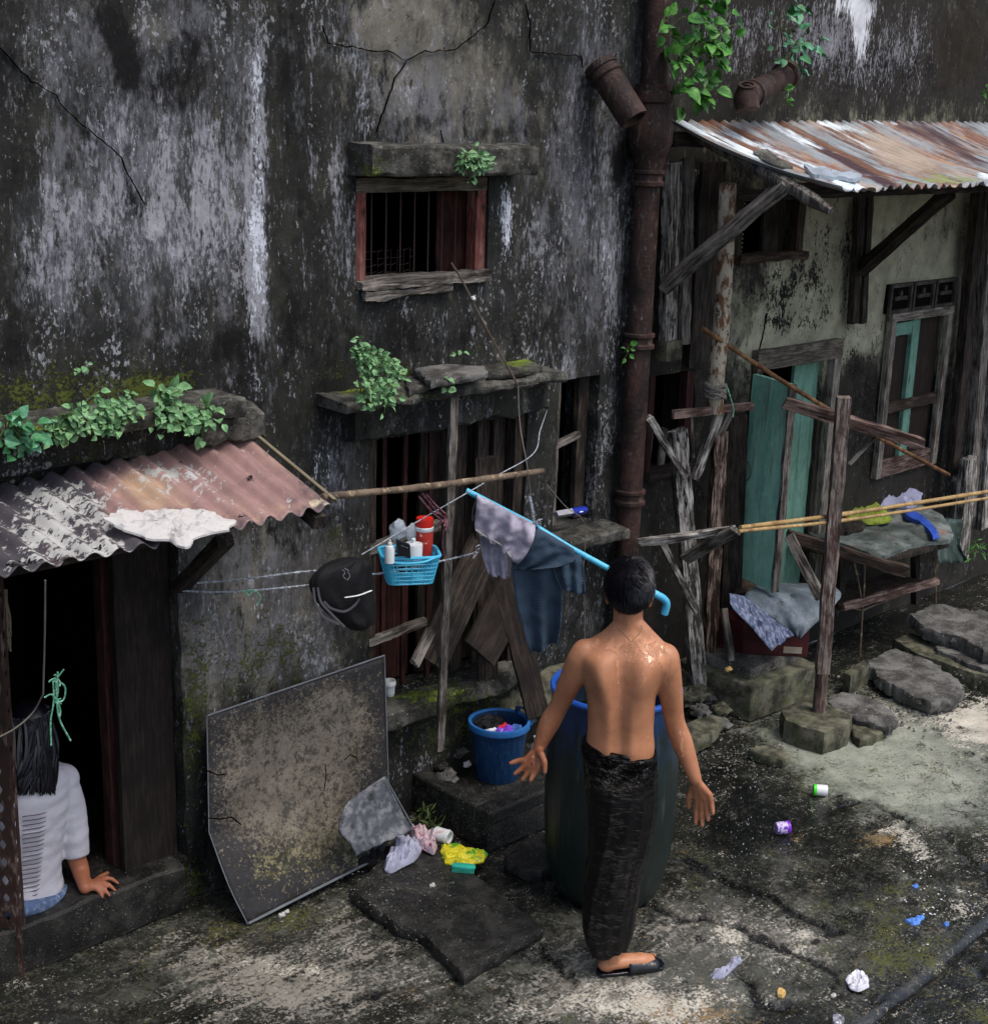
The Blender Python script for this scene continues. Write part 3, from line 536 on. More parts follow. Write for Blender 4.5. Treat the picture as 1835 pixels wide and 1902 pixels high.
# lower barred window
w2 = thing('barred_window', (4.0, WY+.1, .6), 'tall lower barred window with maroon shutters behind the hanging basket', 'window')
plank('frame_post', (3.80, 4.70, .58), (3.80, 4.70, 1.82), .06, .07, M['wooddark'], w2)
plank('frame_post', (4.69, 4.70, .58), (4.69, 4.70, 1.82), .06, .07, M['wooddark'], w2)
plank('shutter', (4.01, 4.86, .60), (4.01, 4.86, 1.25), .34, .02, M['woodmaroon'], w2)
plank('shutter', (4.44, 4.84, .60), (4.44, 4.84, 1.80), .44, .02, M['wooddark'], w2)
for x, f in ((3.95, 1), (4.07, 1), (4.22, .9), (3.88, 1)):
    plank('bar', (x, 4.76, .60), (x, 4.76, 1.8), .022, .015, M['woodmaroon'], w2)
for x in (4.36, 4.50, 4.6): plank('upright_board', (x, 4.72, .62), (x, 4.72, 1.8), .07, .02, M['wooddark'], w2)
plank('rail', (3.79, 4.67, 1.33), (4.20, 4.67, 1.37), .045, .03, M['woodgrey'], w2)
plank('rail', (3.79, 4.67, .90), (4.12, 4.66, .93), .035, .03, M['woodgrey'], w2, rough=.005)
s_ = ledge('window_ledge', 3.80, 4.75, .50, .585, 4.56, w2, .02); paint(s_, moss=[(770,1290,70,20,.6),(860,1300,60,40,.4)])
w3 = thing('narrow_window', (5.06, WY+.1, 1.2), 'narrow dark window opening right of the plaster pier, next to the iron drainpipe', 'window')
plank('frame_post', (4.945, 4.70, 1.23), (4.945, 4.70, 1.94), .04, .05, M['woodgrey'], w3)
plank('board', (5.16, 4.72, 1.23), (5.16, 4.72, 1.94), .07, .03, M['wooddark'], w3)
plank('rail', (4.93, 4.69, 1.62), (5.12, 4.69, 1.66), .03, .03, M['woodgrey'], w3)
ss = ledge('stone_sill', 4.88, 5.30, 1.14, 1.20, 4.48, w3, .015, n=16); paint(ss, moss=[(1040,965,10,10,.1)])
# doorway
dw = thing('doorway', (2.2, WY, 0), 'dark open doorway under the painted corrugated canopy', 'doorway')
plank('jamb_board', (2.71, 4.72, .2), (2.71, 4.72, 1.80), .24, .03, M['woodjamb'], dw)
plank('door_post', (2.60, 4.80, .2), (2.60, 4.80, 1.80), .05, .06, M['woodmaroon'], dw)
st = ledge('step', 1.0, 2.80, .0, .205, 4.60, dw, .012, y1=5.5, matl=M['wetconc'])
# iron drainpipe
dp = thing('iron_drainpipe', (5.45, 4.55, 0), 'tall rusty brown iron drainpipe with collars and a funnel head at the wall corner', 'drainpipe')
def pc(py, px): return ay(px, py, 4.56)
b = MB(); top = pc(-60, 1215); q = pc(320, 1202); bot = pc(1290, 1160); X0 = pc(640, 1186)[0]
b.tube([(X0, 4.56, 0), (X0, 4.56, 1.2), (X0, 4.56, 2.2), (X0, 4.56, 2.88)], .060, 20); b.build('pipe_shaft', M['pipe'], dp)
for py in (632, 918, 330):
    z = pc(py, 1186)[2]; b = MB(); b.lathe((X0, 4.56, z-.035), [(.060,0),(.077,.0),(.077,.016),(.068,.024),(.068,.05),(.077,.056),(.077,.07),(.060,.075)], 24); b.build('collar', M['pipe'], dp)
b = MB(); b.lathe((X0, 4.56, 2.86), [(.062,0),(.066,.06),(.08,.13),(.105,.19),(.105,.26),(.09,.30),(.085,.36),(.095,.37),(.095,.42),(.075,.42)], 24); b.build('funnel', M['pipe'], dp)
b = MB(); b.tube([(X0+.01, 4.57, 3.2), (X0+.02, 4.57, 5.0)], .062, 18); b.build('upper_pipe', M['pipe'], dp)
for z in (3.26, 3.98): 
    b = MB(); b.lathe((X0+.01, 4.57, z), [(.064,0),(.08,0),(.08,.05),(.064,.05)], 24); b.build('collar', M['pipe'], dp)
# slanting broken pipe
sp = thing('broken_pipe', ay(1140, 170, 4.5), 'short broken iron pipe slanting against the wall left of the drainpipe head', 'pipe')
A_ = ay(1112, 118, 4.60); B_ = ay(1178, 222, 4.42); b = MB(); ax_ = (B_-A_)/np.linalg.norm(B_-A_); L_ = np.linalg.norm(B_-A_)
b.lathe(A_, [(.05,.0),(.074,0),(.076,.03),(.07,.034),(.07,.05),(.08,.055),(.08,.07),(.07,.078),(.068,L_-.02),(.066,L_),(.054,L_),(.052,.05)], 24, axis=ax_); b.build('pipe_length', M['pipe'], sp)
b = MB(); b.lathe(A_+ax_*.06, [(.0001,0),(.06,0)], 16, axis=ax_); b.build('pipe_inside', M['dark'], sp)
# elbow pipe, right
ep = thing('broken_pipe', ay(1410, 165, 4.5), 'short rusty pipe elbow with an open mouth lying above the rusting roof', 'pipe')
A_ = ay(1385, 180, 4.42); B_ = ay(1462, 138, 4.60); b = MB(); ax_ = (B_-A_)/np.linalg.norm(B_-A_); L_ = np.linalg.norm(B_-A_)
b.lathe(A_, [(.052,0),(.06,.0),(.06,.07),(.07,.075),(.07,.10),(.06,.105),(.056,L_-.05),(.075,L_-.045),(.075,L_),(.055,L_)], 24, axis=ax_)
b.build('pipe_length', M['pipe'], ep)
b = MB(); C_ = A_+ax_*.0; b.tube([C_+np.array([0,0,.05]), C_, C_+np.array([-.005,-.02,-.06])], [.038,.062,.058], 18); b.build('elbow', M['pipe'], ep)
b = MB(); b.lathe(A_+np.array([0,-.004,.042]), [(.03,0),(.045,0),(.045,.02),(.03,.02),(.028,-.02)], 20, axis=(-.3,-.25,.9)); b.build('mouth', M['pipe'], ep)
b = MB(); b.lathe(A_+np.array([0,-.004,.055]), [(.0001,0),(.031,0)], 16, axis=(-.3,-.25,.9)); b.build('pipe_inside', M['dark'], ep)
# ================================================================== RIGHT BUILDING
b2 = thing('shabby_house', (8, RY+.2, 0), 'adjoining house on the right with flaking grey-green plaster, teal door and rusting canopy', 'house')
sw = [ay(1208, 700, RY), ay(1282, 872, RY)]; lw = [ay(1372, 352, RY), ay(1488, 478, RY)]
dA = ay(1405, 690, RY); dB = ay(1528, 690, RY); tA = ay(1650, 596, RY); tB = ay(1755, 582, RY); tz = ay(1628, 885, RY)[2]
OPR = [(sw[0][0], sw[1][0], sw[1][2], sw[0][2]), (lw[0][0], lw[1][0], lw[1][2], lw[0][2]), (dA[0], dB[0], .26, dA[2]+.02), (tA[0], tB[0], tz, tA[2])]
wr = wall_mesh('wall', 5.44, 16, 0, 5.0, RY, OPR, M['plaster_r'], b2, step=.026, fx0=5.44, fx1=9.3, seed=5, off=.014)
b = MB(); b.add([(5.44, WY-.002, 0), (5.44, RY+.02, 0), (5.44, RY+.02, 5), (5.44, WY-.002, 5)], [(0,1,2,3)]); ee = b.build('corner_return', M['wall'], bld, smooth=False)
paint(wr,
  pale=[(1640,450,240,250,.80,0,4),(1300,450,60,200,.3),(1470,640,110,60,.55),(1400,720,50,120,.35),(1600,620,60,60,.35),(1600,780,40,160,-.6),(1550,520,40,60,-.25),(1700,150,300,60,-.2),(1430,540,70,70,.1),(1790,700,40,150,.1)],
  mould=[(1500,540,70,60,.55),(1430,520,50,50,.3),(1560,440,40,60,.35),(1600,800,30,130,.62),(1590,660,30,50,.3),(1450,110,200,60,.42),(1640,140,160,60,.40),(1290,400,70,180,.30),(1290,900,80,300,.35),(1460,600,60,14,.45),(1700,470,60,40,.1),(1580,590,20,30,.3)],
  lite2=[(1450,70,160,80,.30),(1640,110,90,70,.35),(1540,60,50,60,.35),(1700,60,30,60,.2),(1820,600,40,250,.35),(1780,900,30,120,.3),(1350,60,60,60,.2)],
  white=[(1597,45,17,62,.80,0,2),(1596,10,44,26,.55),(1560,10,20,20,.2),(1510,20,10,30,.25),(1600,90,10,30,.2),(1440,20,14,30,.2)],
  rusty=[(1790,90,90,130,.6),(1750,420,30,40,.4),(1710,520,60,60,.2),(1620,900,100,100,.2)])
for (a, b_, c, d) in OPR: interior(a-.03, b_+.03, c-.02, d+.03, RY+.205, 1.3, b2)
crackline([(1425,580),(1418,620),(1408,665)], RY-.014, b2, .003)
# corner timbers
plank('corner_post', ay(1250, 300, 4.68), ay(1238, 665, 4.68), .085, .05, M['woodwhite'], b2, ragged=.01)
plank('corner_post', ay(1278, 290, 4.67), ay(1268, 640, 4.67), .07, .04, M['woodgrey'], b2, ragged=.01)
plank('corner_block', ay(1243, 632, 4.66), ay(1241, 668, 4.66), .12, .07, M['mossstone'], b2)
plank('wall_board', ay(1325, 300, 4.72), ay(1300, 680, 4.72), .20, .02, M['wooddark'], b2)
for px_, w_, mm in ((1592, .07, 'wooddark'), (1608, .05, 'wooddark')):
    plank('wall_stud', ay(px_+6, 340, 4.70), ay(px_-8, 600, 4.70), w_, .04, M[mm], b2)
plank('wall_stud', ay(1818, 350, 4.66), ay(1768, 880, 4.66), .09, .06, M['wooddark'], b2)
plank('wall_stud', ay(1842, 350, 4.62), ay(1797, 960, 4.62), .10, .07, M['woodgrey'], b2)
plank('wall_stud', ay(1868, 360, 4.60), ay(1822, 980, 4.60), .12, .07, M['woodwhite'], b2)
plank('wall_stud', ay(1800, 850, 4.55), ay(1782, 1040, 4.55), .14, .06, M['woodwhite'], b2)
# small lower left window
swt = thing('narrow_window', ((sw[0][0]+sw[1][0])/2, RY+.05, sw[1][2]), 'small black window with broken boards just right of the drainpipe', 'window')
plank('frame_post', (OPR[0][0]+.03, 4.79, OPR[0][2]), (OPR[0][0]+.03, 4.79, OPR[0][3]), .04, .05, M['woodmaroon'], swt)
plank('frame_post', (OPR[0][1]-.04, 4.79, OPR[0][2]), (OPR[0][1]-.04, 4.79, OPR[0][3]), .06, .05, M['woodmaroon'], swt)
plank('sill', (OPR[0][0], 4.77, OPR[0][2]+.02), (OPR[0][1], 4.77, OPR[0][2]+.02), .05, .09, M['wooddark'], swt)
for x in (.08, .2): plank('broken_board', (OPR[0][0]+x, 4.82, OPR[0][2]+.04), (OPR[0][0]+x+.01, 4.82, OPR[0][2]+.24), .05, .015, M['woodgrey'], swt, ragged=.01)
# lattice window
lwt = thing('lattice_window', ((lw[0][0]+lw[1][0])/2, RY+.05, lw[1][2]), 'dark window with a pale lattice strip beneath the rusting canopy', 'window')
x0, x1, z0, z1 = OPR[1]
window_frame(lwt, x0, x1, z0, z1, 4.79, .06, [M['wooddark'], M['woodbrown'], M['wooddark'], M['woodbrown']])
plank('inner_shutter', (x1-.17, 4.85, z0), (x1-.17, 4.85, z1), .2, .02, M['wooddark'], lwt)
b = MB()
for i in range(14):
    z = z0+.05+i*(z1-z0-.06)/14
    for a, c in ((0, 1), (1, 0)): b.tube([(x0+.075+.05*a, 4.80, z), (x0+.075+.05*c, 4.80, z+.028)], .0028, 4)
b.build('lattice', M['lattice'], lwt)
# door
dt = thing('teal_door', (dA[0], RY, .26), 'peeling teal plank door standing half open in its grey frame', 'door')
x0, x1, z0, z1 = OPR[2]
plank('frame_post', (x1+.075, 4.735, .26), (x1+.075, 4.735, z1+.10), .07, .05, M['woodpale'], dt)
plank('frame_post', (x0-.035, 4.735, .26), (x0-.035, 4.735, z1+.10), .06, .05, M['woodbrown'], dt)
plank('frame_head', (x0-.065, 4.73, z1+.05), (x1+.11, 4.73, z1+.05), .11, .052, M['woodpale2'], dt)
hT = ay(1402, 694, 4.70); fT = az(1470, 713, hT[2]); hB = ay(1372, 1068, 4.70)[2]
dv = (fT-hT); dl = np.linalg.norm(dv); dv = dv/dl; fn = np.array([dv[1], -dv[0], 0]); fn = fn if fn[1] < 0 or fn[0] < 0 else -fn
for k in range(2):
    m_ = hT + dv*dl*(.25+.5*k); plank('door_leaf', (m_[0], m_[1], hB), (m_[0], m_[1], hT[2]), dl*.493, .03, M['teal'], dt, face=fn, rough=.0012)
e_ = hT + dv*(dl+.012); plank('leaf_edge_strip', (e_[0], e_[1], hB), (e_[0], e_[1], hT[2]-.0), .022, .045, M['woodgrey'], dt, face=fn)
b = MB(); pm = hT+dv*dl*.08+fn*.03; lf_ = [o for o in dt.children if o.name.startswith('door_leaf')][0]; zr = ay(1388, 885, 4.6)[2]; b.tube([np.array([pm[0], pm[1], zr])+dv*.045*cos(t)+np.array([0,0,.055*sin(t)]) for t in np.linspace(0, 2*pi, 20)], .0035, 6); b.build('ring_handle', M['ropedk'], lf_)
for k in range(3):
    x = x1+.03-.11*k; plank('fixed_leaf', (x, 4.80, .26), (x, 4.80, z1-.02), .108, .02, M['green'], dt, rough=.001)
# tall shuttered window
x0, x1, z0, z1 = OPR[3]
tw = thing('shuttered_window', ((x0+x1)/2, RY, z0), 'tall green-barred screened window below the breeze-block vent', 'window')
plank('frame_post', (x0, 4.735, z0), (x0, 4.735, z1+.05), .055, .04, M['woodpale'], tw); plank('frame_post', (x1, 4.735, z0), (x1, 4.735, z1+.05), .055, .04, M['woodpale'], tw)
plank('frame_head', (x0-.03, 4.732, z1+.025), (x1+.03, 4.732, z1+.025), .05, .042, M['woodpale'], tw)
b = MB(); b.box((x0+.02, 4.780, z0), (x1-.02, 4.79, z1)); b.build('screen', M['screen'], tw, smooth=False)
xm = x0+(x1-x0)*.47
plank('mullion', (xm, 4.762, z0), (xm, 4.762, z1), .085, .03, M['green'], tw)
plank('top_rail', (x0+.03, 4.765, z1-.06), (xm, 4.765, z1-.06), .08, .025, M['green'], tw)
zm = ay(1700, 742, 4.78)[2]; plank('cross_rail', (x0+.02, 4.748, zm), (x1-.02, 4.748, zm), .07, .03, M['woodbrown'], tw)
plank('bottom_rail', (x0+.02, 4.752, z0+.05), (x1-.02, 4.752, z0+.05), .11, .035, M['woodred'], tw)
# breeze-block vent
va = ay(1647, 528, RY); vb = ay(1772, 512, RY); vz = ay(1645, 582, RY)[2]; b = MB(); y0 = RY-.035
vt = thing('vent_block', ((va[0]+vb[0])/2, RY, vz), 'dark pierced breeze-block vent above the tall screened window', 'vent')
X = np.linspace(va[0], vb[0], 4); zt = va[2]
b.box((X[0], y0+.02, vz), (X[-1], y0+.04, zt)); b.build('vent_back', M['dark'], vt, smooth=False)
for i in range(3):
    b = MB(); a, c = X[i]+.008, X[i+1]-.008; t = .022
    b.box((a, y0, vz), (c, y0+.03, vz+t)); b.box((a, y0, zt-t), (c, y0+.03, zt)); b.box((a, y0+.001, vz+t), (a+t, y0+.03, zt-t)); b.box((c-t, y0+.001, vz+t), (c, y0+.03, zt-t))
    m_ = (a+c)/2; zm_ = (vz+zt)/2; b.box((a+t+.03, y0+.002, zm_-.012), (c-t-.03, y0+.03, zm_+.012)); b.box((m_-.012, y0+.003, zm_+.012), (m_+.012, y0+.03, zt-t-.02))
    b.build('pierced_block', M['vent'], vt, smooth=False, bevel=.003)
# ================================================================== CORRUGATED CANOPIES
def corr(name, TL, TR, BL, BR, pitch, amp, matl, parent, nv=36, sag=.0, ragged=.012, fields=None, per=10, tears=()):
    TL, TR, BL, BR = [np.array(p, float) for p in (TL, TR, BL, BR)]; W = np.linalg.norm(TR-TL); nu = int(W/pitch*per); vs = []; uvs = []
    nrm_ = np.cross(TR-TL, BL-TL); nrm_ /= np.linalg.norm(nrm_); nrm_ = nrm_ if nrm_[2] > 0 else -nrm_
    L = np.linalg.norm(BL-TL)
    for i in range(nu+1):
        u = i/nu; rg = mnoise.noise(Vector((u*W*7, 3, sag*9)))*ragged+mnoise.noise(Vector((u*W*25, 5, 1)))*ragged*.7
        for j in range(nv+1):
            v = j/nv; vv = v*(1+rg/L*(1 if v > .98 else 0)) if j == nv else v
            if j == 0: vv = -abs(rg)/L
            p = (TL*(1-u)+TR*u)*(1-vv)+(BL*(1-u)+BR*u)*vv
            h = amp*(1-abs(((u*W/pitch) % 1)*2-1)*2) if False else amp*cos(2*pi*u*W/pitch)
            h += mnoise.noise(Vector((u*W*2, v*L*2, 8)))*.012
            p = p + nrm_*(h) - np.array([0, 0, sag*4*v*(1-v)]) ; vs.append(p); uvs.append((u*W, v*L))
    m = nv+1; fs = [(i*m+j, (i+1)*m+j, (i+1)*m+j+1, i*m+j+1) for i in range(nu) for j in range(nv) if not any(a < uvs[i*m+j][0] < b_ and c < uvs[i*m+j][1] < d for a, b_, c, d in tears)]
    b = MB(); b.add(vs, fs); b.keepn = True; o = b.build(name, matl, parent); me = o.data
    ul = me.uv_layers.new(name='UVMap'); 
    for lp in me.loops: ul.data[lp.index].uv = uvs[lp.vertex_index]
    md = o.modifiers.new('s', 'SOLIDIFY'); md.thickness = .003; md.offset = 0
    if fields: paint(o, **fields)
    return o
cl = thing('corrugated_canopy', (2.2, WY, 1.75), 'low corrugated iron canopy with flaking grey and rust-pink paint over the dark doorway', 'canopy')
tl0 = ay(0, 903, 4.60); trr = ay(446, 797, 4.60); sl = (tl0-trr)/abs(tl0[0]-trr[0])
TL = trr + sl*(trr[0]-.6); el = ay(0, 1072, 3.98); er = ay(620, 942, 4.02)
def lerpx(a, b, x): t = (x-a[0])/(b[0]-a[0]); return a+(b-a)*t
corr('roof_sheet', TL, trr, lerpx(el, er, .6), er, .0855, .013, M['roof_l'], cl, nv=44, ragged=.02,
  fields=dict(rust=[(400,880,130,100,.70,0,4),(300,920,90,80,.5),(540,920,90,60,.5),(210,920,50,60,.4),(230,960,40,60,.3)], tan=[(300,930,60,50,.48),(260,900,50,30,.5),(420,960,60,30,.3),(560,940,60,20,.4)],
   chalk=[(110,980,70,60,.50),(50,1000,70,60,.32),(170,1040,60,40,.5),(120,920,90,30,.42),(240,1050,40,30,.4),(30,1060,40,20,.2),(200,980,40,60,.3),(270,880,50,20,.42),(330,880,60,16,.42),(380,905,60,30,.25),(300,930,60,30,.25)],
   hole=[(190,1020,16,10,.55),(70,1045,50,10,.48),(20,1050,30,8,.45),(130,1040,30,8,.42),(210,1060,30,6,.3),(465,888,9,6,.85),(420,865,4,3,.6),(455,960,14,5,.6),(335,860,6,4,.45)],
   cream=[(600,935,40,12,.5),(480,985,40,10,.4)]))
# flashing strip along the right edge
b = MB(); P0 = trr+[.0,0,.03]; P1 = er+[.0,0,.03]; n = 14; vs = []
for i in range(n+1):
    p = P0+(P1-P0)*i/n; vs += [p+[-.004,0,.0], p+[.012,0,-.002], p+[.014,0,-.02]]
b.add(vs, [(i*3+k, i*3+k+1, i*3+k+4, i*3+k+3) for i in range(n) for k in (0,1)])
M['creamstrip'] = mat('cream_flashing', '#7a715c', [dict(a=.3, c='#6c6250', s=14, k=2.4, w=.3)], rough=.6)
b.build('edge_strip', M['creamstrip'], cl, solid=.003)
plank('rafter', trr+np.array([-.04,0,-.05]), er+np.array([-.06,.0,-.05]), .05, .05, M['wooddark'], cl, face=(1,0,0))
plank('eave_batten', lerpx(el, er, 1.4)+[0,.12,-.02], lerpx(el, er, 2.75)+[0,.14,-.02], .05, .04, M['wooddark'], cl)
plank('brace', ay(418, 1003, 4.14), ay(333, 1092, 4.60), .045, .06, M['wooddark'], cl, face=(1,0,0))
# white lump on the canopy
def blobsheet(name, poly, plane, h, matl, label=None, cat=None, parent=None, rings=7, nz=.35, seed=0, freq=9, thick=None, group=None, edge=.15):
    """crumpled or heaped thing with a free outline lying on a surface; poly in photo px, plane(px,py)->3D"""
    P = [plane(*p) for p in poly]; n0 = len(P); O = []
    for i in range(n0):
        for k in range(5): O.append(P[i]+(P[(i+1) % n0]-P[i])*k/5)
    O = [O[i]+(O[(i+1) % len(O)]+O[i-1]-2*O[i])*.25 for i in range(len(O))]
    O = np.array(O); c = O.mean(0); n = len(O); vs = []
    per = np.linalg.norm(O-c, axis=1).mean()
    for r in range(rings):
        t = 1-r/rings
        for i, p in enumerate(O):
            q = c+(p-c)*(t if r else 1.0); nn = mnoise.noise(Vector(tuple(q*freq/ max(per,.02)*.3+seed)))+.5*mnoise.noise(Vector(tuple(q*freq/max(per,.02)*.9+seed)))
            if r == 0: q = c+(p-c)*(1+.12*nn)
            hh = h*(min(1, (1-t)/edge*.6+.4) if r else edge)*(1+nz*nn*2)
            vs.append(q+[0,0,hh])
    vs.append(c+[0,0,h*(1+nz*mnoise.noise(Vector(tuple(c*9))))])
    fs = [(r*n+i, r*n+(i+1) % n, (r+1)*n+(i+1) % n, (r+1)*n+i) for r in range(rings-1) for i in range(n)]
    fs += [((rings-1)*n+i, (rings-1)*n+(i+1) % n, rings*n) for i in range(n)]
    k0 = len(vs); vs += [v-np.array([0,0,h*edge*(1) + (thick or .004)]) for v in vs[:n]]; fs += [(i, k0+i, k0+(i+1) % n, (i+1) % n) for i in range(n)]
    fs.append(tuple(k0+i for i in range(n)))
    b = MB(); b.add(vs, fs); o = b.build(name, matl, parent); return tag(o, label, cat, group) if label else o
nr = np.cross(er-trr, el-er); nr /= np.linalg.norm(nr)
def onroof(px, py, lift=.012):
    d = ray(px, py); o_ = trr+[0,0,lift+.014]; t = ((o_-CAM) @ nr)/(d @ nr); return CAM+d*t
blobsheet('plaster_lump', [(198,962),(225,948),(260,955),(290,948),(330,952),(365,945),(400,952),(432,968),(430,985),(395,990),(362,1000),(350,1018),(330,1015),(315,1003),(280,1003),(245,990),(215,980)], onroof, .012, M['white'], 'bright white hardened plaster spill lying on the low corrugated canopy', 'plaster', seed=3, nz=.9, edge=.3, freq=22, rings=10)
# right canopy
cr = thing('rusting_canopy', (7, WY, 2.9), 'long rusting corrugated canopy with white and brown stripes over the right-hand house', 'canopy')
TL = np.array([5.63, 4.66, 3.16]); TR = np.array([11.5, 4.66, 3.24]); BL = np.array([5.68, 3.66, 2.885]); BR = np.array([11.5, 3.72, 2.87])
BL = ay(1562, 350, 3.70); BR = BL+np.array([5.8, 0, -.01]); TL = ay(1246, 226, 4.62); TR = TL+np.array([6, .05, .06]); M['roofpatch'] = mat('bent_zinc', '#9aa4ae', rough=.4)
corr('roof_sheet', TL, TR, BL, BR, .083, .012, M['roof_r'], cr, nv=44, sag=.035, ragged=.03, per=9,
  fields=dict(
   rust=[(1400,262,150,10,.85,24,4),(1520,268,190,11,.85,27,4),(1640,280,170,12,.6,24),(1470,300,120,5,.7,24,4),(1360,240,60,6,.7,24),(1700,300,120,10,.5,24),(1610,320,60,8,.5,24),(1560,330,50,20,.3),(1340,260,90,8,.5,24),(1690,240,70,16,.55,25),(1780,290,60,30,.5,25),(1440,300,120,6,.45,24)],
   dk=[(1570,300,150,8,.75,28,4),(1420,268,80,5,.5,24),(1690,240,60,6,.5,26),(1740,250,80,14,.62,28),(1430,280,90,6,.35,26),(1810,300,60,12,.5,28),(1790,235,50,12,.5,20)],
   tan=[(1640,270,90,26,.62,22),(1700,310,80,24,.55,20),(1480,250,80,10,.4,26),(1800,320,40,18,.4)],
   wht=[(1330,255,130,7,.62,24,4),(1480,300,170,9,.66,24,4),(1450,240,90,8,.6,28,4),(1560,235,60,8,.6,14),(1620,225,60,7,.5,4),(1580,345,60,9,.5),(1830,325,20,10,.6),(1640,330,100,6,.3,10),(1700,270,30,12,.2),(1590,260,60,5,.45,28)],
   lime=[(1790,335,50,10,.55),(1690,338,40,8,.4),(1600,345,40,6,.2),(1740,330,30,10,.4)]))
nr2 = np.cross(TR-TL, BL-TL); nr2 /= np.linalg.norm(nr2)
def onroof2(x, y, lift=.014):
    d = ray(x, y); o_ = TL+[0,0,lift]; p = CAM+d*(((o_-CAM) @ nr2)/(d @ nr2)); v = (p[1]-TL[1])/(BL[1]-TL[1]); return p-np.array([0,0,.035*4*v*(1-v)])
tornp = blobsheet('torn_flap', [(1494,296),(1512,304),(1530,300),(1548,310),(1580,316),(1600,324),(1590,334),(1560,326),(1530,322),(1508,318)], onroof2, .016, M['roofpatch'], parent=cr, nz=.35, edge=.8)
plank('purlin', (5.66, 3.93, 2.86), (11.4, 3.93, 2.86), .07, .05, M['wooddark'], cr)
plank('wall_plate', (5.6, 4.62, 3.06), (11.4, 4.62, 3.08), .07, .05, M['wooddark'], cr)
b = MB(); R0 = ay(1292, 248, 4.60); R1 = ay(1462, 342, 3.98); R2 = ay(1543, 392, 3.74); b.tube([R0, (R0+R1)/2, R1, (R1*.4+R2*.6), R2], [.032,.034,.036,.034,.018], 10, jit=.08); b.build('rafter_log', M['woodgrey'], cr)
for px_ in (1700, 1960): plank('rafter', (ay(px_, 230, 4.62)[0], 4.62, 3.10), (ay(px_, 230, 4.62)[0]-.0, 3.76, 2.84), .05, .06, M['wooddark'], cr, face=(1,0,0))
plank('brace', ay(1234, 532, 4.62), ay(1462, 338, 3.98), .085, .055, M['woodgrey'], cr, face=(.6,-1,0))
plank('brace', ay(1600, 500, 4.68), ay(1768, 352, 4.10), .085, .055, M['wooddark'], cr, face=(.6,-1,0))
for px_, py_ in ((1440, 275), (1820, 268), (1650, 300)):
    c = ay(px_, py_, 4.1 if py_ > 270 else 4.3)
blobsheet('leaf_litter', [(1400,268),(1425,262),(1440,272),(1450,285),(1475,295),(1470,300),(1440,292),(1415,280)], onroof2, .007, M['concrete'], 'small heap of dead leaves and grit on the rusting canopy', 'debris', nz=1.0)
# ================================================================== PLANTS
def leaf_geo(b, c, d, n, L, W, cup=.2, mi=0):
    """one leaf: base c, direction d, normal n"""
    d = d/np.linalg.norm(d); n = n-d*(n @ d); n /= (np.linalg.norm(n)+1e-9); s = np.cross(d, n)
    rows = [(0, .06), (.18, .75), (.42, 1.0), (.68, .78), (.88, .36), (1, .03)]; vs = []
    for t, w_ in rows:
        p = c+d*L*t-n*L*.25*t*t
        vs += [p-s*W*.5*w_+n*W*cup*w_, p, p+s*W*.5*w_+n*W*cup*w_]
    b.add(vs, [(i*3+k, i*3+k+1, i*3+k+4, i*3+k+3) for i in range(len(rows)-1) for k in (0, 1)], mi)
def plant(name, label, roots, n, size, matl, out=(0,-1,.35), spread=(.1,.05,.07), group=None, cat='plant', stems=7, asp=.75, droop=0.2, var=.35, long=False):
    roots = [np.array(r, float) for r in roots]; base = np.mean(roots, 0)
    t = thing(name, base, label, cat, group); lb = MB(); sb = MB(); lb.keepn = True; out = np.array(out, float)
    for k in range(stems*len(roots)):
        r = roots[k % len(roots)]; tip = r + np.array([random.gauss(0, spread[0]), -abs(random.gauss(.5, .5))*spread[1]*1.6, random.gauss(.35, .65)*spread[2]*1.6])
        mid = (r+tip)/2+np.array([0, -.012, .02]); pts = bezs([r, mid, tip], 4); sb.tube(pts, [.0022]*(len(pts)-1)+[.001], 5)
        m = max(2, n//(stems*len(roots)))
        for j in range(m):
            q = pts[min(len(pts)-1, int((.35+.65*(j+1)/m)*(len(pts)-1)))]
            off = np.array([random.gauss(0,1), random.gauss(-.35,.7), random.gauss(.15,.7)]); off /= np.linalg.norm(off)
            s = size*random.uniform(1-var, 1+var); c = q+off*s*.55; sb.tube([q, c], .0010, 4)
            dd = off*.8+np.array([random.gauss(0,.3), -.35, -droop]); nn = out+np.array([random.gauss(0,.35), random.gauss(0,.2), random.gauss(.2,.35)])
            leaf_geo(lb, c, dd, nn, s, s*asp*(.3 if long else 1))
    sb.build('stems', M['stem'], t); lb.build('leaves', matl, t); return t
plant('leafy_weed', 'broad mat of round-leaved weed along the middle of the mossy ledge above the low canopy', [ay(x, y, 4.46) for x, y in ((100,800),(130,785),(165,785),(200,775),(225,770),(120,810),(180,800))], 300, .027, M['leaf'], spread=(.05,.03,.03), group='weeds on the left ledge')
plant('leafy_weed', 'round-leaved weed tuft near the right end of the mossy ledge above the low canopy', [ay(x, y, 4.45) for x, y in ((298,785),(325,795),(345,800),(305,775))], 110, .028, M['leaf'], spread=(.04,.03,.03), group='weeds on the left ledge')
plant('leafy_weed', 'upright four-leaved weed sprouting above the ledge, left of the ledge end', [ay(x, y, 4.48) for x, y in ((298,745),(300,735))], 12, .042, M['leaf'], spread=(.025,.02,.03), group='weeds on the left ledge')
plant('leafy_weed', 'weed with larger leaves hanging at the rough right end of the ledge', [ay(x, y, 4.44) for x, y in ((372,775),(365,790))], 16, .042, M['leaf'], spread=(.03,.02,.035), group='weeds on the left ledge')
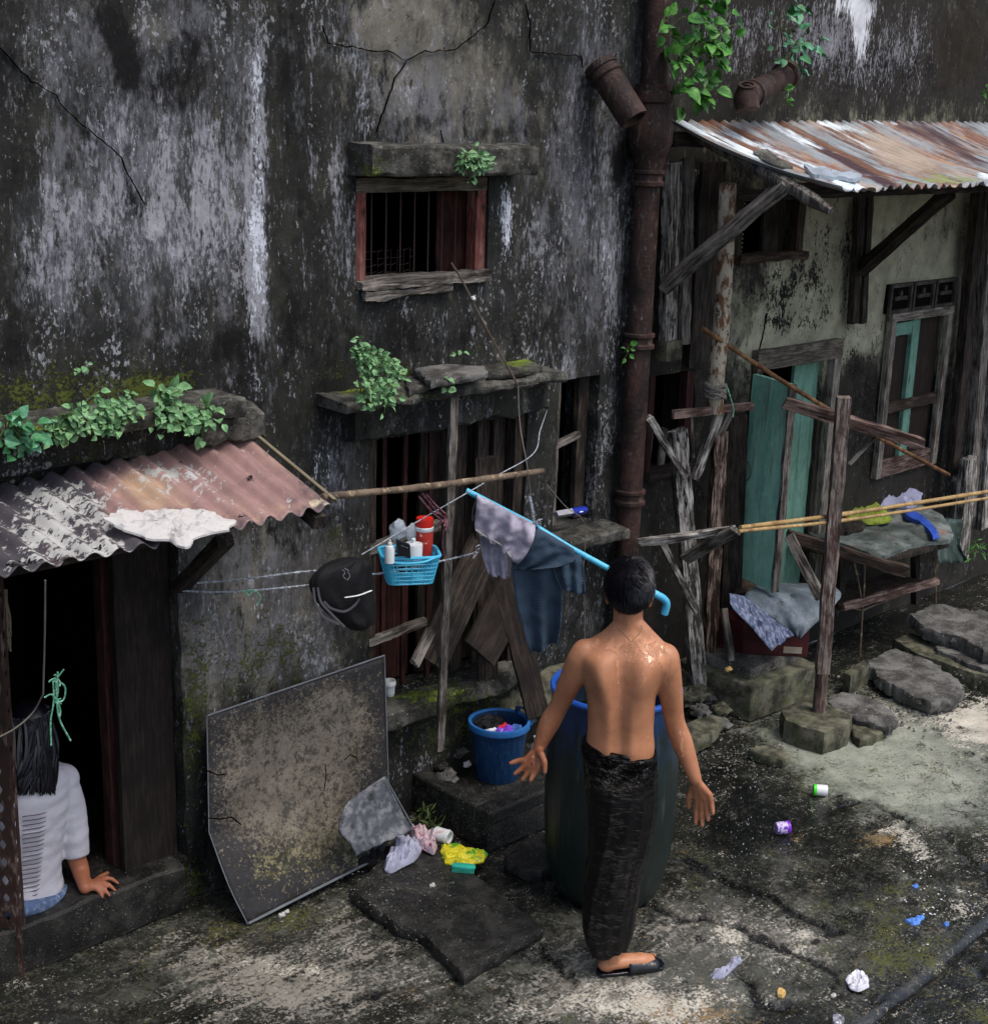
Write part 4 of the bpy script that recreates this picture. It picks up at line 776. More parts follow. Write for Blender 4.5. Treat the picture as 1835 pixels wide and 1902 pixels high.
plant('leafy_weed', 'small bluish weed at the left edge of the photo on the ledge', [ay(x, y, 4.44) for x, y in ((12,803),(30,818),(40,826))], 22, .04, M['leafblue'], spread=(.03,.02,.03), group='weeds on the left ledge')
plant('leafy_weed', 'tiny sprout alone on the wall above the left moss band', [ay(154, 690, 4.62)], 6, .022, M['leaf'], spread=(.012,.01,.012), stems=2)
plant('leafy_weed', 'tiny pale sprout in the moss just above the left ledge', [ay(240, 740, 4.60)], 9, .018, M['leaf'], spread=(.015,.01,.01), stems=2)
plant('leafy_weed', 'bushy green weed growing on top of the broken-slab ledge', [ay(x, y, 4.46) for x, y in ((668,672),(690,668),(712,690),(675,695),(690,712),(728,700),(660,655))], 220, .026, M['leaf'], spread=(.03,.03,.025), group='weeds on the middle ledge')
plant('leafy_weed', 'bushy green weed hanging below the front edge of the broken-slab ledge', [ay(x, y, 4.40) for x, y in ((670,735),(690,730),(705,745),(680,755),(715,740))], 150, .026, M['leaf'], spread=(.03,.02,.022), group='weeds on the middle ledge')
plant('leafy_weed', 'tiny weed sprig on the ledge edge beside the vertical stake', [ay(825, 718, 4.40)], 8, .03, M['leaf'], spread=(.015,.01,.012), stems=3)
plant('leafy_weed', 'two-leaved pale sprig on the wall above the broken slabs', [ay(850, 665, 4.55)], 5, .026, M['leaf'], spread=(.012,.01,.02), stems=2)
plant('fern', 'small bright fern tuft hanging from the lintel slab of the upper window', [ay(x, y, 4.47) for x, y in ((862,305),(875,312),(885,320))], 170, .026, M['leaf'], spread=(.03,.02,.03), asp=.55, cat='fern', stems=9)
plant('fig_sapling', 'large bright-green fig sapling with heart-shaped leaves growing by the drainpipe top', [ay(x, y, 4.44) for x, y in ((1265,110),(1275,150),(1290,90),(1255,170),(1300,60),(1310,120),(1240,60),(1285,185),(1330,70),(1290,20),(1250,125),(1320,110))], 170, .062, M['leafbright'], spread=(.05,.04,.05), asp=.85, cat='sapling', stems=4)
plant('fig_sapling', 'smaller bluish fig sapling growing behind the broken pipe elbow', [ay(x, y, 4.5) for x, y in ((1455,60),(1470,95),(1440,50),(1480,110),(1495,90),(1465,30),(1450,110))], 46, .058, M['leafblue'], spread=(.06,.03,.045), asp=.7, cat='sapling', stems=3)
b = MB(); 
for pts in ([(1418,150),(1432,110),(1445,60),(1450,10),(1452,-30)], [(1410,150),(1420,110),(1425,60)], [(1462,140),(1455,90),(1448,40)]):
    b.tube(bezs([ay(x, y, 4.54) for x, y in pts], 5), .004, 6)
tag(b.build('bare_root', M['twig']), 'thin bare roots creeping up the wall behind the broken pipe elbow', 'root')
plant('leafy_weed', 'tiny green sprig beside the iron drainpipe at mid height', [ay(1158, 655, 4.58)], 6, .03, M['leafbright'], spread=(.01,.01,.015), stems=2)
plant('leafy_weed', 'small pale weed under the pipe elbow at the top of the rusting canopy', [ay(1453, 185, 4.5)], 12, .03, M['leafbright'], spread=(.02,.01,.025), stems=3)
plant('leafy_weed', 'small weed on the wall at the right edge above the canopy', [ay(1830, 175, 4.6)], 10, .035, M['leafbright'], spread=(.02,.01,.025), stems=3)
plant('leafy_weed', 'low green weeds in rubble at the foot of the right-hand wall', [ay(x, y, 4.35) for x, y in ((1810,1020),(1830,1015),(1795,1030))], 40, .05, M['leafbright'], spread=(.06,.03,.03), stems=6, long=True)
plant('grass_tuft', 'thin grass tuft between the scrap sheet and the concrete kerb', [az(x, y, .03) for x, y in ((775,1520),(785,1530),(795,1545))], 34, .045, M['stem'], spread=(.02,.02,.03), stems=7, long=True, cat='grass', droop=-.4)
# ================================================================== BROKEN SLABS, STONES
def slab(name, poly, z, thick, matl, label=None, cat='stone', group=None, parent=None, nz=.006, jag=.008, plane=None, seed=0, tilt=(0,0)):
    P = [az(x, y, z) for x, y in poly] if plane is None else [plane(x, y) for x, y in poly]; O = []; n0 = len(P)
    for i in range(n0):
        L = np.linalg.norm(P[(i+1) % n0]-P[i]); m = max(2, int(L/.02))
        for k in range(m):
            q = P[i]+(P[(i+1) % n0]-P[i])*k/m
            O.append(q+np.array([mnoise.noise(Vector((q[0]*22+seed, q[1]*22, 1)))*jag*1.6+mnoise.noise(Vector((q[0]*70, q[1]*70, 1)))*jag*.6, mnoise.noise(Vector((q[0]*22, q[1]*22+seed, 9)))*jag*1.6, 0]))
    O = np.array(O); c = O.mean(0); n = len(O); vs = []; R = [0, .25, .5, .75, .92, .985]
    def zz(q): return mnoise.noise(Vector((q[0]*5, q[1]*5, seed)))*nz + mnoise.noise(Vector((q[0]*22, q[1]*22, seed+3)))*nz*.5 + mnoise.noise(Vector((q[0]*70, q[1]*70, seed+3)))*nz*.3+(q[0]-c[0])*tilt[0]+(q[1]-c[1])*tilt[1]
    vs.append(c+[0,0,zz(c)])
    for r in R[1:]:
        for p in O: q = c+(p-c)*r; vs.append(q+[0,0,zz(q)-(.004 if r > .98 else 0)])
    for k, (r, dz) in enumerate(((1.0, -.22), (1.012, -.5), (.995, -.8), (.97, -1.0))):
        for i, p in enumerate(O):
            q = c+(p-c)*r; jj = mnoise.noise(Vector((q[0]*30, q[1]*30, k*5+seed)))*jag*1.3; u_ = (p-c)/np.linalg.norm(p-c); vs.append(q+u_*jj+[0,0,dz*thick+(zz(q) if k == 0 else 0)])
    m = 9; fs = [(0, 1+i, 1+(i+1) % n) for i in range(n)]+[(1+r*n+i, 1+(r+1)*n+i, 1+(r+1)*n+(i+1) % n, 1+r*n+(i+1) % n) for r in range(m-1) for i in range(n)]
    fs.append(tuple(1+(m-1)*n+i for i in range(n)))
    b = MB(); b.add(vs, fs); o = b.build(name, matl, parent)
    return tag(o, label, cat, group) if label else o
def topledge(z): return lambda x, y: az(x, y, z)
slab('broken_slab', [(745,690),(800,680),(850,692),(838,702),(760,722)], 2.07, .03, M['stone'], 'flat broken concrete slab lying left on the middle ledge', 'slab', group='broken slabs on the ledge')
slab('broken_slab', [(770,682),(830,674),(898,678),(905,690),(850,700),(800,708)], 2.11, .03, M['stone'], 'topmost broken slab resting on the other slabs of the middle ledge', 'slab', group='broken slabs on the ledge', seed=4)
o = slab('broken_slab', [(885,672),(925,660),(975,664),(1008,680),(950,690),(905,694)], 2.075, .03, M['ledge'], 'moss-topped slab at the right end of the middle ledge', 'slab', group='broken slabs on the ledge', seed=8); paint(o, moss=[(960,668,40,14,.9)])
slab('concrete_slab', [(650,1652),(700,1600),(800,1560),(905,1640),(1008,1722),(935,1765),(862,1808),(812,1760),(790,1735),(740,1718),(700,1690)], .065, .065, M['wetconc'], 'large wet dark concrete slab lying on the ground in front of the leaning metal sheet', 'slab', nz=.008, jag=.005)
slab('paving_stone', [(935,1592),(990,1550),(1040,1545),(1045,1600),(1005,1618),(965,1610)], .06, .06, M['wetconc'], 'small wet dark stone between the kerbed block and the barrel', 'stone')
# hearth block with kerb
hb = thing('washing_plinth', (4.3, 4.35, 0), 'low wet concrete plinth with raised kerb that carries the blue bucket', 'plinth')
b = MB(); x0, y0, x1, y1, H_ = 4.05, 4.13, 5.2, 4.66, .19
b.box((x0, y0, 0), (x1, y1, H_-.05)); b.build('plinth_base', M['wetconc'], hb, smooth=False, bevel=.01)
b = MB(); b.box((x0-.003, y0-.003, H_-.06), (x1, y0+.09, H_+.01)); b.box((x0-.002, y0+.0905, H_-.06), (x0+.09, y1, H_+.008)); b.build('kerb', M['wetconc'], hb, smooth=False, bevel=.012)
# rocks helper
def rock(name, c, r, matl, label, cat='rock', group=None, seed=0):
    b = MB(); b.ell((0,0,0), r, 18, 12, jit=.55, sq=.8); vs = np.array(b.v)
    b.v = [tuple(p*(1+.18*mnoise.noise(Vector(tuple(p*30+seed))))+np.array(c)) for p in vs]
    b.v = [(x, y, max(z, c[2]-r[2]*.8)) for x, y, z in b.v]
    return tag(b.build(name, matl), label, cat, group)
for (px_, py_, z, r, mm, lb) in (
    (830,1445,.19,(.05,.04,.03),'stone','dark rounded rock on the plinth left of the blue bucket'), (820,1425,.20,(.035,.03,.02),'wetconc','small dark rock at the back of the plinth'),
    (868,1420,.20,(.016,.014,.014),'white','pale pebble beside the blue bucket'), (845,1400,.2,(.04,.03,.025),'woodredpost','reddish broken brick piece behind the blue bucket'),
    (858,1395,.24,(.025,.02,.012),'stone','grey chip on top of the reddish brick piece')):
    rock('rock', az(px_, py_, z), r, M[mm], lb, seed=px_)
# right concrete base, two tiers
rb = thing('concrete_base', (6.4, 4.5, 0), 'two-tier mossy concrete base under the red box, left of the post block', 'plinth')
A0 = az(1392, 1343); L0 = az(1350, 1318); R0_ = az(1512, 1298); zt = .215
def extr(name, P, z0, z1, matl, parent, bevel=.01):
    b = MB(); n = len(P); b.add([(p[0], p[1], z0) for p in P]+[(p[0], p[1], z1) for p in P], [tuple(range(n))[::-1], tuple(range(n, 2*n))]+[(i, (i+1) % n, n+(i+1) % n, n+i) for i in range(n)]); return b.build(name, matl, parent, smooth=False, bevel=bevel)
extr('lower_tier', [A0, R0_, R0_+[.1,.55,0], A0+[0,.55,0]], 0, .21, M['mossstone'], rb)
extr('upper_tier', [A0+[.07,.07,0], R0_+[-.04,.10,0], R0_+[.06,.55,0], A0+[.07,.55,0]], .205, .27, M['concrete'], rb)
# post on block
blk = slab('footing_block', [(1450,1318),(1500,1290),(1583,1328),(1578,1345),(1532,1360),(1500,1352),(1458,1336)], .13, .14, M['mossstone'], 'squarish mossy concrete footing block carrying the tall red-brown post', 'block', nz=.01, jag=.004)
pp = thing('wooden_post', az(1521, 1322, .13), 'tall square red-brown wooden post standing in the mossy footing block', 'post')
pb = az(1521, 1320, .13); ptop = ay(1567, 737, pb[1]-.0)
plank('post_shaft', pb+(ptop-pb)*.13, ptop, .066, .066, M['woodredpost'], pp, face=(-.8,-.75,0), rough=.004)
b = MB(); b.tube([pb-[0,0,.05], pb+(ptop-pb)*.14], .034, 16); b.build('painted_sleeve', M['woodred'], pp)
POSTY = pb[1]
# cross arms
a1 = thing('cross_beam', ay(1585, 785, 4.0), 'reddish notched beam nailed across the top of the red-brown post', 'beam')
plank('beam', ay(1457, 748, 4.25), ay(1716, 826, 3.72), .06, .035, M['woodred'], a1, face=(-1,-.2,0), rough=.006, ragged=.01)
plank('strut', ay(1578, 862, 4.0), ay(1625, 812, 3.92), .018, .018, M['woodgrey'], a1, face=(-1,-.3,0))
a2 = thing('cross_beam', ay(1570, 1030, 4.0), 'weathered grey-brown beam crossing behind the red-brown post at table height', 'beam')
plank('beam', ay(1462, 994, 4.40), ay(1684, 1062, 3.86), .062, .03, M['woodbrown'], a2, face=(-1,-.2,0), rough=.005, ragged=.01)
plank('diagonal_strut', ay(1466, 996, 4.36), ay(1524, 1110, 4.05), .055, .03, M['woodgrey'], a2, face=(-1,-.6,0))
# bamboo poles
def pole(name, pts, r, matl, label, cat, group=None, nodes=True, n=12, jit=0):
    b = MB(); P = bezs(pts, 10); R = []
    for i in range(len(P)): R.append(r*(1.14 if nodes and i % 6 == 3 else 1.0))
    b.tube(P, R, n, jit=jit); o = b.build(name, matl); return tag(o, label, cat, group)
pole('bamboo_pole', [ay(1375, 980, 3.98), ay(1600, 950, 3.98), ay(1960, 893, 4.0)], .0115, M['bamboo'], 'upper of the two pale bamboo poles resting across the red-brown post', 'pole', 'bamboo drying poles')
pole('bamboo_pole', [ay(1372, 987, 3.955), ay(1600, 962, 3.955), ay(1960, 905, 3.97)], .009, M['bamboo'], 'lower thinner of the two pale bamboo poles at the red-brown post', 'pole', 'bamboo drying poles')
pole('bamboo_pole', [ay(598, 923, 4.06), ay(800, 903, 4.08), ay(1008, 875, 4.1)], .0135, M['bambooold'], 'old grey-brown pole sticking out from the low canopy corner above the basket', 'pole', jit=.04)
pole('rusty_rod', [ay(1305, 610, 4.42), ay(1460, 712, 4.35), ay(1600, 795, 4.30), ay(1762, 882, 4.25)], .0125, M['rustpole'], 'long rusty orange-brown rod slanting down across the teal door', 'rod', nodes=False)
pole('white_pole', [ay(1352, 340, 4.40), ay(1343, 560, 4.42), ay(1330, 705, 4.44), ay(1328, 765, 4.45)], .042, M['whitepole'], 'upright pale pole with flaking rust left of the teal door', 'pole', nodes=False, n=18, jit=.03)
b = MB(); 
for k in range(16): 
    a = k*2.4; r_ = ay(1329, 715+k*1.4, 4.42); b.tube([r_+np.array([.05*cos(a+j*.5), .05*sin(a+j*.5), .01*sin(j*1.7)]) for j in range(8)], .008, 6, jit=.3)
tag(b.build('wire_binding', M['ropedk']), 'knotted grey rag and wire binding around the foot of the pale pole', 'binding')
b = MB(); b.tube(bezs([ay(1348, 712, 4.38), ay(1354, 730, 4.36), ay(1362, 758, 4.36), ay(1361, 775, 4.36)], 5), .0035, 6); tag(b.build('green_string', M['twine']), 'short green string hanging from the binding on the pale pole', 'string')
# forked drying rack
fr = thing('forked_rack', ay(1300, 1240, 4.6), 'weathered forked timber rack post with V-shaped struts left of the teal door', 'rack')
f0 = ay(1302, 1245, 4.60); f1 = ay(1258, 800, 4.58)
plank('rack_post', (f0[0], 4.60, .05), f1, .085, .06, M['woodwhite'], fr, face=(-.5,-1,0), rough=.004, ragged=.01)
plank('strut', ay(1205, 775, 4.50), ay(1272, 885, 4.54), .035, .03, M['woodwhite'], fr, face=(-.5,-1,0))
plank('strut', ay(1342, 755, 4.48), ay(1290, 890, 4.54), .042, .03, M['woodwhite'], fr, face=(-.5,-1,0))
plank('strut', ay(1284, 770, 4.52), ay(1288, 850, 4.54), .012, .012, M['woodgrey'], fr, face=(-.5,-1,0))
plank('strut', ay(1362, 755, 4.50), ay(1334, 808, 4.54), .035, .03, M['woodgrey'], fr, face=(-.5,-1,0))
plank('cross_rail', ay(1250, 770, 4.44), ay(1398, 753, 4.44), .042, .02, M['woodred'], fr)
plank('lower_rail', ay(1188, 1008, 4.46), ay(1372, 982, 4.10), .035, .03, M['woodwhite'], fr, ragged=.015, rough=.006)
plank('cross_board', ay(1272, 1038, 4.40), ay(1366, 985, 4.06), .06, .025, M['woodgrey'], fr, face=(-.5,-.9,.3))
plank('strut', ay(1228, 1005, 4.44), ay(1293, 1135, 4.54), .035, .03, M['woodwhite'], fr, face=(-.5,-1,0))
b0 = ay(1322, 1235, 4.62); plank('door_side_post', (b0[0], 4.64, .1), ay(1337, 800, 4.62), .075, .05, M['woodpeel'], fr, face=(-.5,-1,0), rough=.005)
plank('back_post', ay(1352, 1235, 4.70), ay(1368, 770, 4.70), .12, .04, M['wooddark'], fr, face=(-.5,-1,0))
# table
tb = thing('makeshift_table', (7.3, 4.4, 0), 'makeshift work table of boards and thin stick legs in front of the screened window', 'table')
tz_ = .80
def tp(x, y): return az(x, y, tz_)
plank('table_board', tp(1470, 985)+[0,.0,-.03], tp(1745, 945)+[0,0,-.03], .9, .03, M['wooddark'], tb, face=(0,0,1)) if False else None
q0 = ay(1545, 1000, 4.30); tzz = .74
c_ = [az(1470, 1000, tzz), az(1628, 1036, tzz), az(1765, 1000, tzz), az(1700, 925, tzz), az(1470, 935, tzz)]
extr('table_board', c_, tzz-.06, tzz-.02, M['wooddark'], tb)
blobsheet('tarp', [(1468,968),(1475,945),(1560,925),(1640,918),(1700,922),(1745,960),(1768,990),(1760,1005),(1700,1012),(1660,1026),(1638,1040),(1622,1034),(1560,1010),(1500,996)], lambda x, y: az(x, y, tzz), .022, M['tarp'], 'wrinkled grey-green tarpaulin spread over the makeshift table', 'tarp', nz=.9, edge=.2, thick=.02, seed=2, rings=12)
sh = ay(1648, 1110, 4.12); 
plank('shelf_rail', az(1562, 1128, .38), az(1738, 1080, .38), .05, .045, M['woodred'], tb, face=(-.2,-1,.3), rough=.006, ragged=.01)
extr('lower_shelf', [az(1530,1105,.36), az(1562,1128,.36), az(1738,1082,.36), az(1650,1060,.36)], .33, .355, M['woodbrown'], tb)
def stickleg(pts, ys): 
    b = MB(); b.tube(bezs(pts, 4), .006, 7, jit=.1); b.build('stick_leg', M['twig'] if False else M['bambooold'], tb)
s0 = az(1597, 1220); sy = s0[1]
stickleg([s0, ay(1602, 1130, sy)], 0); stickleg([ay(1602,1132,sy), ay(1596,1090,sy), ay(1586,1040,sy)], 0); stickleg([ay(1602,1132,sy), ay(1605,1090,sy), ay(1606,1045,sy)], 0)
stickleg([ay(1602,1134,sy), ay(1585,1130,sy), ay(1570,1125,sy)], 0); stickleg([ay(1602,1134,sy), ay(1625,1124,sy), ay(1736,1082,sy)], 0)
stickleg([ay(1730,1000,sy-.05), ay(1737,1080,sy-.05), ay(1738,1135,sy-.05)], 0)
plank('rear_leg', ay(1700, 1120, 4.5), ay(1700, 960, 4.5), .05, .04, M['wooddark'], tb); plank('rear_leg', ay(1560, 1120, 4.6), ay(1560, 960, 4.6), .05, .04, M['wooddark'], tb)
b = MB(); pv = [tp(1640,940)]
blobsheet('green_cloth', [(1566,962),(1580,948),(1612,935),(1638,944),(1652,958),(1655,970),(1620,975),(1590,970),(1566,972)], lambda x, y: az(x, y, tzz+.025), .04, M['limecloth'], 'lime green cloth heap on the tarpaulin behind the bamboo poles', 'cloth', nz=.4, seed=5)
blobsheet('white_sheet', [(1580,925),(1592,905),(1612,898),(1640,896),(1712,900),(1712,935),(1690,944),(1650,942),(1615,940),(1590,938)], lambda x, y: az(x, y, tzz+.03), .05, M['whitecloth'], 'lavender-white plastic sheet folded at the back of the makeshift table', 'sheet', nz=.5, seed=9)
o = blobsheet('blue_strap', [(1672,946),(1690,946),(1712,960),(1728,974),(1742,990),(1744,1000),(1734,1004),(1726,992),(1706,974),(1680,962)], lambda x, y: az(x, y, tzz+.03), .02, M['bluestrap'], 'bright blue cloth strap hanging over the right end of the table', 'cloth', nz=.15, seed=1)
blobsheet('dark_tray', [(1560,974),(1600,968),(1608,976),(1606,984),(1575,990),(1560,984)], lambda x, y: az(x, y, tzz+.025), .02, M['wooddark'], 'dark flat tray lying on the tarpaulin behind the post', 'tray', nz=.1)
blobsheet('dark_rag', [(1470,960),(1520,935),(1560,920),(1600,930),(1590,945),(1540,955),(1490,972)], lambda x, y: az(x, y, tzz+.025), .03, M['black_cloth'], 'dark grey rag bundle at the left end of the table', 'rag', nz=.5, seed=12)
tc_ = ay(1762, 1050, 4.2); b = MB()
# hanging green-grey tarp corner
def sheet3(name, rows, matl, label=None, cat=None, cols=24, fold=.01, nf=5, parent=None, thick=.004, ph=0, group=None, sm=5, ax_=(-.7,-.7,0), wr=.006):
    """hanging cloth: rows = list of (left3D, right3D); folds run down the cloth"""
    L = [np.array(r[0], float) for r in rows]; R_ = [np.array(r[1], float) for r in rows]; L = bezs(L, sm); R_ = bezs(R_, sm); vs = []; uvs = []; n = len(L); A_ = np.array(ax_)/np.linalg.norm(ax_); acc = 0
    for i in range(n):
        if i: acc += np.linalg.norm((L[i]+R_[i])/2-(L[i-1]+R_[i-1])/2)
        for k in range(cols+1):
            t = k/cols; p = L[i]*(1-t)+R_[i]*t; g = min(1, i/n*2+.15)
            f = fold*g*(sin(t*nf*2*pi+ph+i*.06)+.5*sin(t*nf*4.7+1.3*ph-i*.09)) + wr*2*mnoise.noise(Vector((p[0]*13, p[2]*13, ph)))+ wr*mnoise.noise(Vector((p[0]*40, p[2]*40, ph)))
            e = mnoise.noise(Vector((t*9+ph, 1, 2)))*.008 if i == n-1 else 0
            vs.append(p+A_*f+[0,0,e]); uvs.append((t*np.linalg.norm(R_[i]-L[i]), acc))
    m = cols+1; fs = [(i*m+k, i*m+k+1, (i+1)*m+k+1, (i+1)*m+k) for i in range(n-1) for k in range(cols)]
    b = MB(); b.add(vs, fs); b.keepn = True; o = b.build(name, matl, parent); ul = o.data.uv_layers.new(name='UVMap')
    for lp in o.data.loops: ul.data[lp.index].uv = uvs[lp.vertex_index]
    md = o.modifiers.new('s', 'SOLIDIFY'); md.thickness = thick; md.offset = 0
    return tag(o, label, cat, group) if label else o
M['netting'] = mat('dull_green_sheeting', '#2c3b35', [dict(a=.35, c='#4f605a', s=14, k=2.4, w=.25)], rough=.4, bumps=((30, .6),))
sheet3('plastic_sheeting', [(ay(1735,962,4.4), ay(1790,965,4.4)), (ay(1738,1010,4.3), ay(1782,1010,4.4)), (ay(1742,1045,4.25), ay(1800,1045,4.4))], M['netting'], 'dull green plastic sheeting hanging off the right end of the table', 'sheeting', fold=.02, nf=3)
# red box and draped sheets
rx = thing('red_box', az(1445, 1225, .27), 'dull red wooden box on the concrete base under draped sheets', 'box')
bl, br_ = az(1378, 1215, .27), az(1500, 1222, .27); dv2 = br_-bl; up_ = np.array([0,0,.19]); dp_ = np.array([-.05,.35,0])*1
b = MB(); v = [bl, br_, br_+dp_, bl+dp_]; b.add(v+[p+up_ for p in v], [(0,1,2,3),(4,5,6,7),(0,1,5,4),(1,2,6,5),(2,3,7,6),(3,0,4,7)]); rxb_ = b.build('box_body', M['redbox'], rx, smooth=False, bevel=.006)
nb = np.cross(dv2, up_); nb /= np.linalg.norm(nb); nb = nb if nb @ (CAM-bl) > 0 else -nb
b = MB(); st0 = bl+dv2*.62+up_*.12+nb*.004; b.add([st0, st0+dv2*.28, st0+dv2*.28+up_*.2, st0+up_*.2], [(0,1,2,3)]); b.build('paper_label', M['sticker'], rxb_, solid=.002, smooth=False)
zb = .59
sheet3('sacking', [(ay(1355,1102,4.35), ay(1385,1108,4.42)), (ay(1360,1128,4.30), ay(1430,1142,4.36)), (ay(1395,1165,4.26), ay(1468,1172,4.3)), (ay(1432,1208,4.22), ay(1474,1180,4.28))], M['bluequilt'], 'blue-grey quilted sacking draped diagonally over the red box', 'sacking', fold=.008, nf=2, sm=7)
sheet3('metal_sheet', [(ay(1412,1082,4.62), ay(1545,1085,4.42)), (ay(1384,1108,4.45), ay(1562,1108,4.28)), (ay(1432,1145,4.35), ay(1525,1148,4.22)), (ay(1478,1182,4.28), ay(1488,1186,4.22))], M['greysheet'], 'bent grey sheet covering the red box behind the red-brown post', 'sheet', fold=.008, nf=2, sm=7, ph=2)
slab('loose_board', [(1360,1075),(1390,1062),(1416,1075),(1400,1095),(1365,1100)], .58, .02, M['woodbrown'], 'brown board scrap beneath the teal door, on the red box', 'board')
rock('brick_bit', az(1353, 1243, .28), (.02,.015,.012), M['foam'], 'small orange-beige lump on the left corner of the concrete base', 'lump')
plank('short_stick', ay(1345, 1130, 4.55), ay(1357, 1228, 4.45), .035, .03, M['woodgrey'], None, face=(-.5,-1,0)); tag(bpy.data.objects['short_stick'], 'short grey timber prop beside the red box on the concrete base', 'timber')
# stones on the right
slab('flat_stone', [(1608,1228),(1660,1202),(1720,1222),(1775,1258),(1792,1278),(1780,1295),(1730,1302),(1690,1288),(1640,1262)], .10, .08, M['stone'], 'large flat grey stone slab with wet patches, right of the footing block', 'stone', nz=.012, jag=.014)
slab('flat_stone', [(1688,1140),(1740,1122),(1800,1130),(1900,1140),(1920,1210),(1835,1208),(1780,1182),(1720,1165)], .22, .09, M['stone'], 'big pebbly concrete slab stacked at the right edge of the photo', 'stone', nz=.014, jag=.018, seed=3)
slab('flat_stone', [(1735,1190),(1800,1205),(1900,1235),(1900,1262),(1800,1232),(1740,1205)], .13, .08, M['stone'], 'lower pebbly slab wedged under the big slab at the right edge', 'stone', nz=.012, jag=.02, seed=9)
slab('kerb_stone', [(1660,1186),(1690,1174),(1760,1200),(1900,1240),(1900,1275),(1780,1240),(1700,1212)], .10, .12, M['mossstone'], 'greenish concrete kerb below the pebbly slabs', 'kerb', jag=.006)
slab('flat_stone', [(1535,1302),(1560,1285),(1610,1292),(1655,1318),(1668,1335),(1650,1348),(1600,1336),(1560,1318)], .09, .06, M['stone'], 'tapered grey stone slab just right of the footing block', 'stone', nz=.01, jag=.012, seed=5)
slab('flat_stone', [(1582,1335),(1630,1345),(1640,1362),(1600,1375),(1584,1365)], .05, .06, M['mossstone'], 'small dark stone wedged between the footing block and the tapered slab', 'stone', seed=6)
slab('brick', [(1568,1248),(1604,1226),(1616,1232),(1580,1256)], .13, .13, M['mossstone'], 'upright pale-topped concrete brick left of the large flat stone', 'brick', jag=.003)
slab('flat_stone', [(1387,1390),(1430,1382),(1470,1402),(1455,1412),(1410,1402)], .05, .05, M['mossstone'], 'flat stone with a green mossy corner in front of the concrete base', 'stone', seed=7)
slab('flat_stone', [(1270,1345),(1320,1325),(1345,1332),(1325,1362),(1290,1380),(1262,1372)], .09, .07, M['mossstone'], 'flat mossy slab just right of the barrel', 'stone', seed=2)
slab('step_slab', [(1320,1255),(1345,1238),(1520,1200),(1560,1225),(1540,1240),(1480,1255),(1400,1280),(1350,1268)], .03, .05, M['mossstone'], 'low slab edge in front of the teal door threshold', 'slab') if False else None
RK = ((1262,1265,.10,(.07,.06,.06)),(1300,1262,.12,(.08,.07,.05)),(1285,1290,.08,(.09,.07,.05)),(1320,1292,.06,(.07,.05,.04)),(1262,1300,.05,(.05,.05,.04)),(1338,1318,.05,(.05,.04,.03)),(1340,1345,.03,(.05,.04,.025)),(1300,1320,.05,(.04,.05,.03)),(1320,1240,.15,(.06,.05,.05)))
side = ['upper left', 'upper middle', 'largest, lower middle', 'lower right', 'dark left', 'near the base corner', 'reddish low', 'small round', 'topmost, by the rack post']
for (px_, py_, z, r), sdn in zip(RK, side):
    rock('rubble_rock', az(px_, py_, z), r, M['mossstone'] if px_ % 4 else M['stone'], 'rough mossy rubble chunk right of the barrel, %s of the heap' % sdn, 'rock', 'rubble heap by the barrel', seed=px_*.1)
# gravel
b = MB()
def gravel(cx, cy, sx, sy, n, smin, smax, z=.012):
    for k in range(n):
        p = az(random.gauss(cx, sx), random.gauss(cy, sy), z); s = random.uniform(smin, smax)
        bb = MB(); bb.ell((0,0,0), (s, s*random.uniform(.6,1), s*random.uniform(.4,.8)), 6, 4, jit=.5); b.add(np.array(bb.v)+p, bb.f)
gravel(1350, 1400, 60, 26, 260, .002, .008); gravel(1690, 1320, 40, 16, 150, .003, .012); gravel(1400, 1350, 60, 16, 100, .002, .008); gravel(1300, 1420, 40, 20, 80, .002, .006)
gravel(1500, 1620, 260, 140, 160, .0012, .0035); gravel(560, 1800, 260, 60, 90, .0012, .003); gravel(1700, 1620, 80, 60, 60, .0015, .004); gravel(1800, 1250, 60, 20, 60, .003, .01, .10)
tag(b.build('gravel', M['stone']), kind='stuff'); 
b = MB(); gravel(740, 1650, 60, 40, 150, .002, .005, .068); gravel(850, 1720, 80, 30, 60, .001, .003, .07); gravel(700, 1640, 30, 30, 40, .002, .006, .066)
tag(b.build('pebble_grit', M['stone']), kind='stuff')
# ================================================================== LEANING THINGS LEFT
mp = thing('corroded_sheet_metal', az(600, 1640), 'large bent corroded metal sheet leaning against the wall', 'sheet metal')
TLp, TRp = ay(384, 1330, 4.60), ay(713, 1218, 4.60); BLp, BRp = ay(388, 1546, 4.52), ay(722, 1500, 4.47); GLp, GRp = az(460, 1717, .01), az(765, 1562, .07)
GM = az(690, 1600, .02)
rows = [(TLp, TRp), ((TLp*.5+BLp*.5)+[0,.0,0], (TRp*.5+BRp*.5)), (BLp, BRp), ((BLp*.45+GLp*.55)+[-.015,-.01,.0], BRp*.45+GRp*.55), (GLp, GRp)]
Lr = bezs([r[0] for r in rows[:3]], 9)[:-1]+bezs([r[0] for r in rows[2:]], 7); Rr = bezs([r[1] for r in rows[:3]], 9)[:-1]+bezs([r[1] for r in rows[2:]], 7)
vs = []; cols = 40
for i, (l, r) in enumerate(zip(Lr, Rr)):
    for k in range(cols+1):
        t = k/cols; p = l*(1-t)+r*t; edge = min(t, 1-t, i/len(Lr), 1-i/len(Lr))
        vs.append(p+np.array([0,-1,0])*(mnoise.noise(Vector((t*3, i*.12, 0)))*.03*min(1, edge*8)+mnoise.noise(Vector((t*9, i*.4, 4)))*.008*min(1, edge*8)))
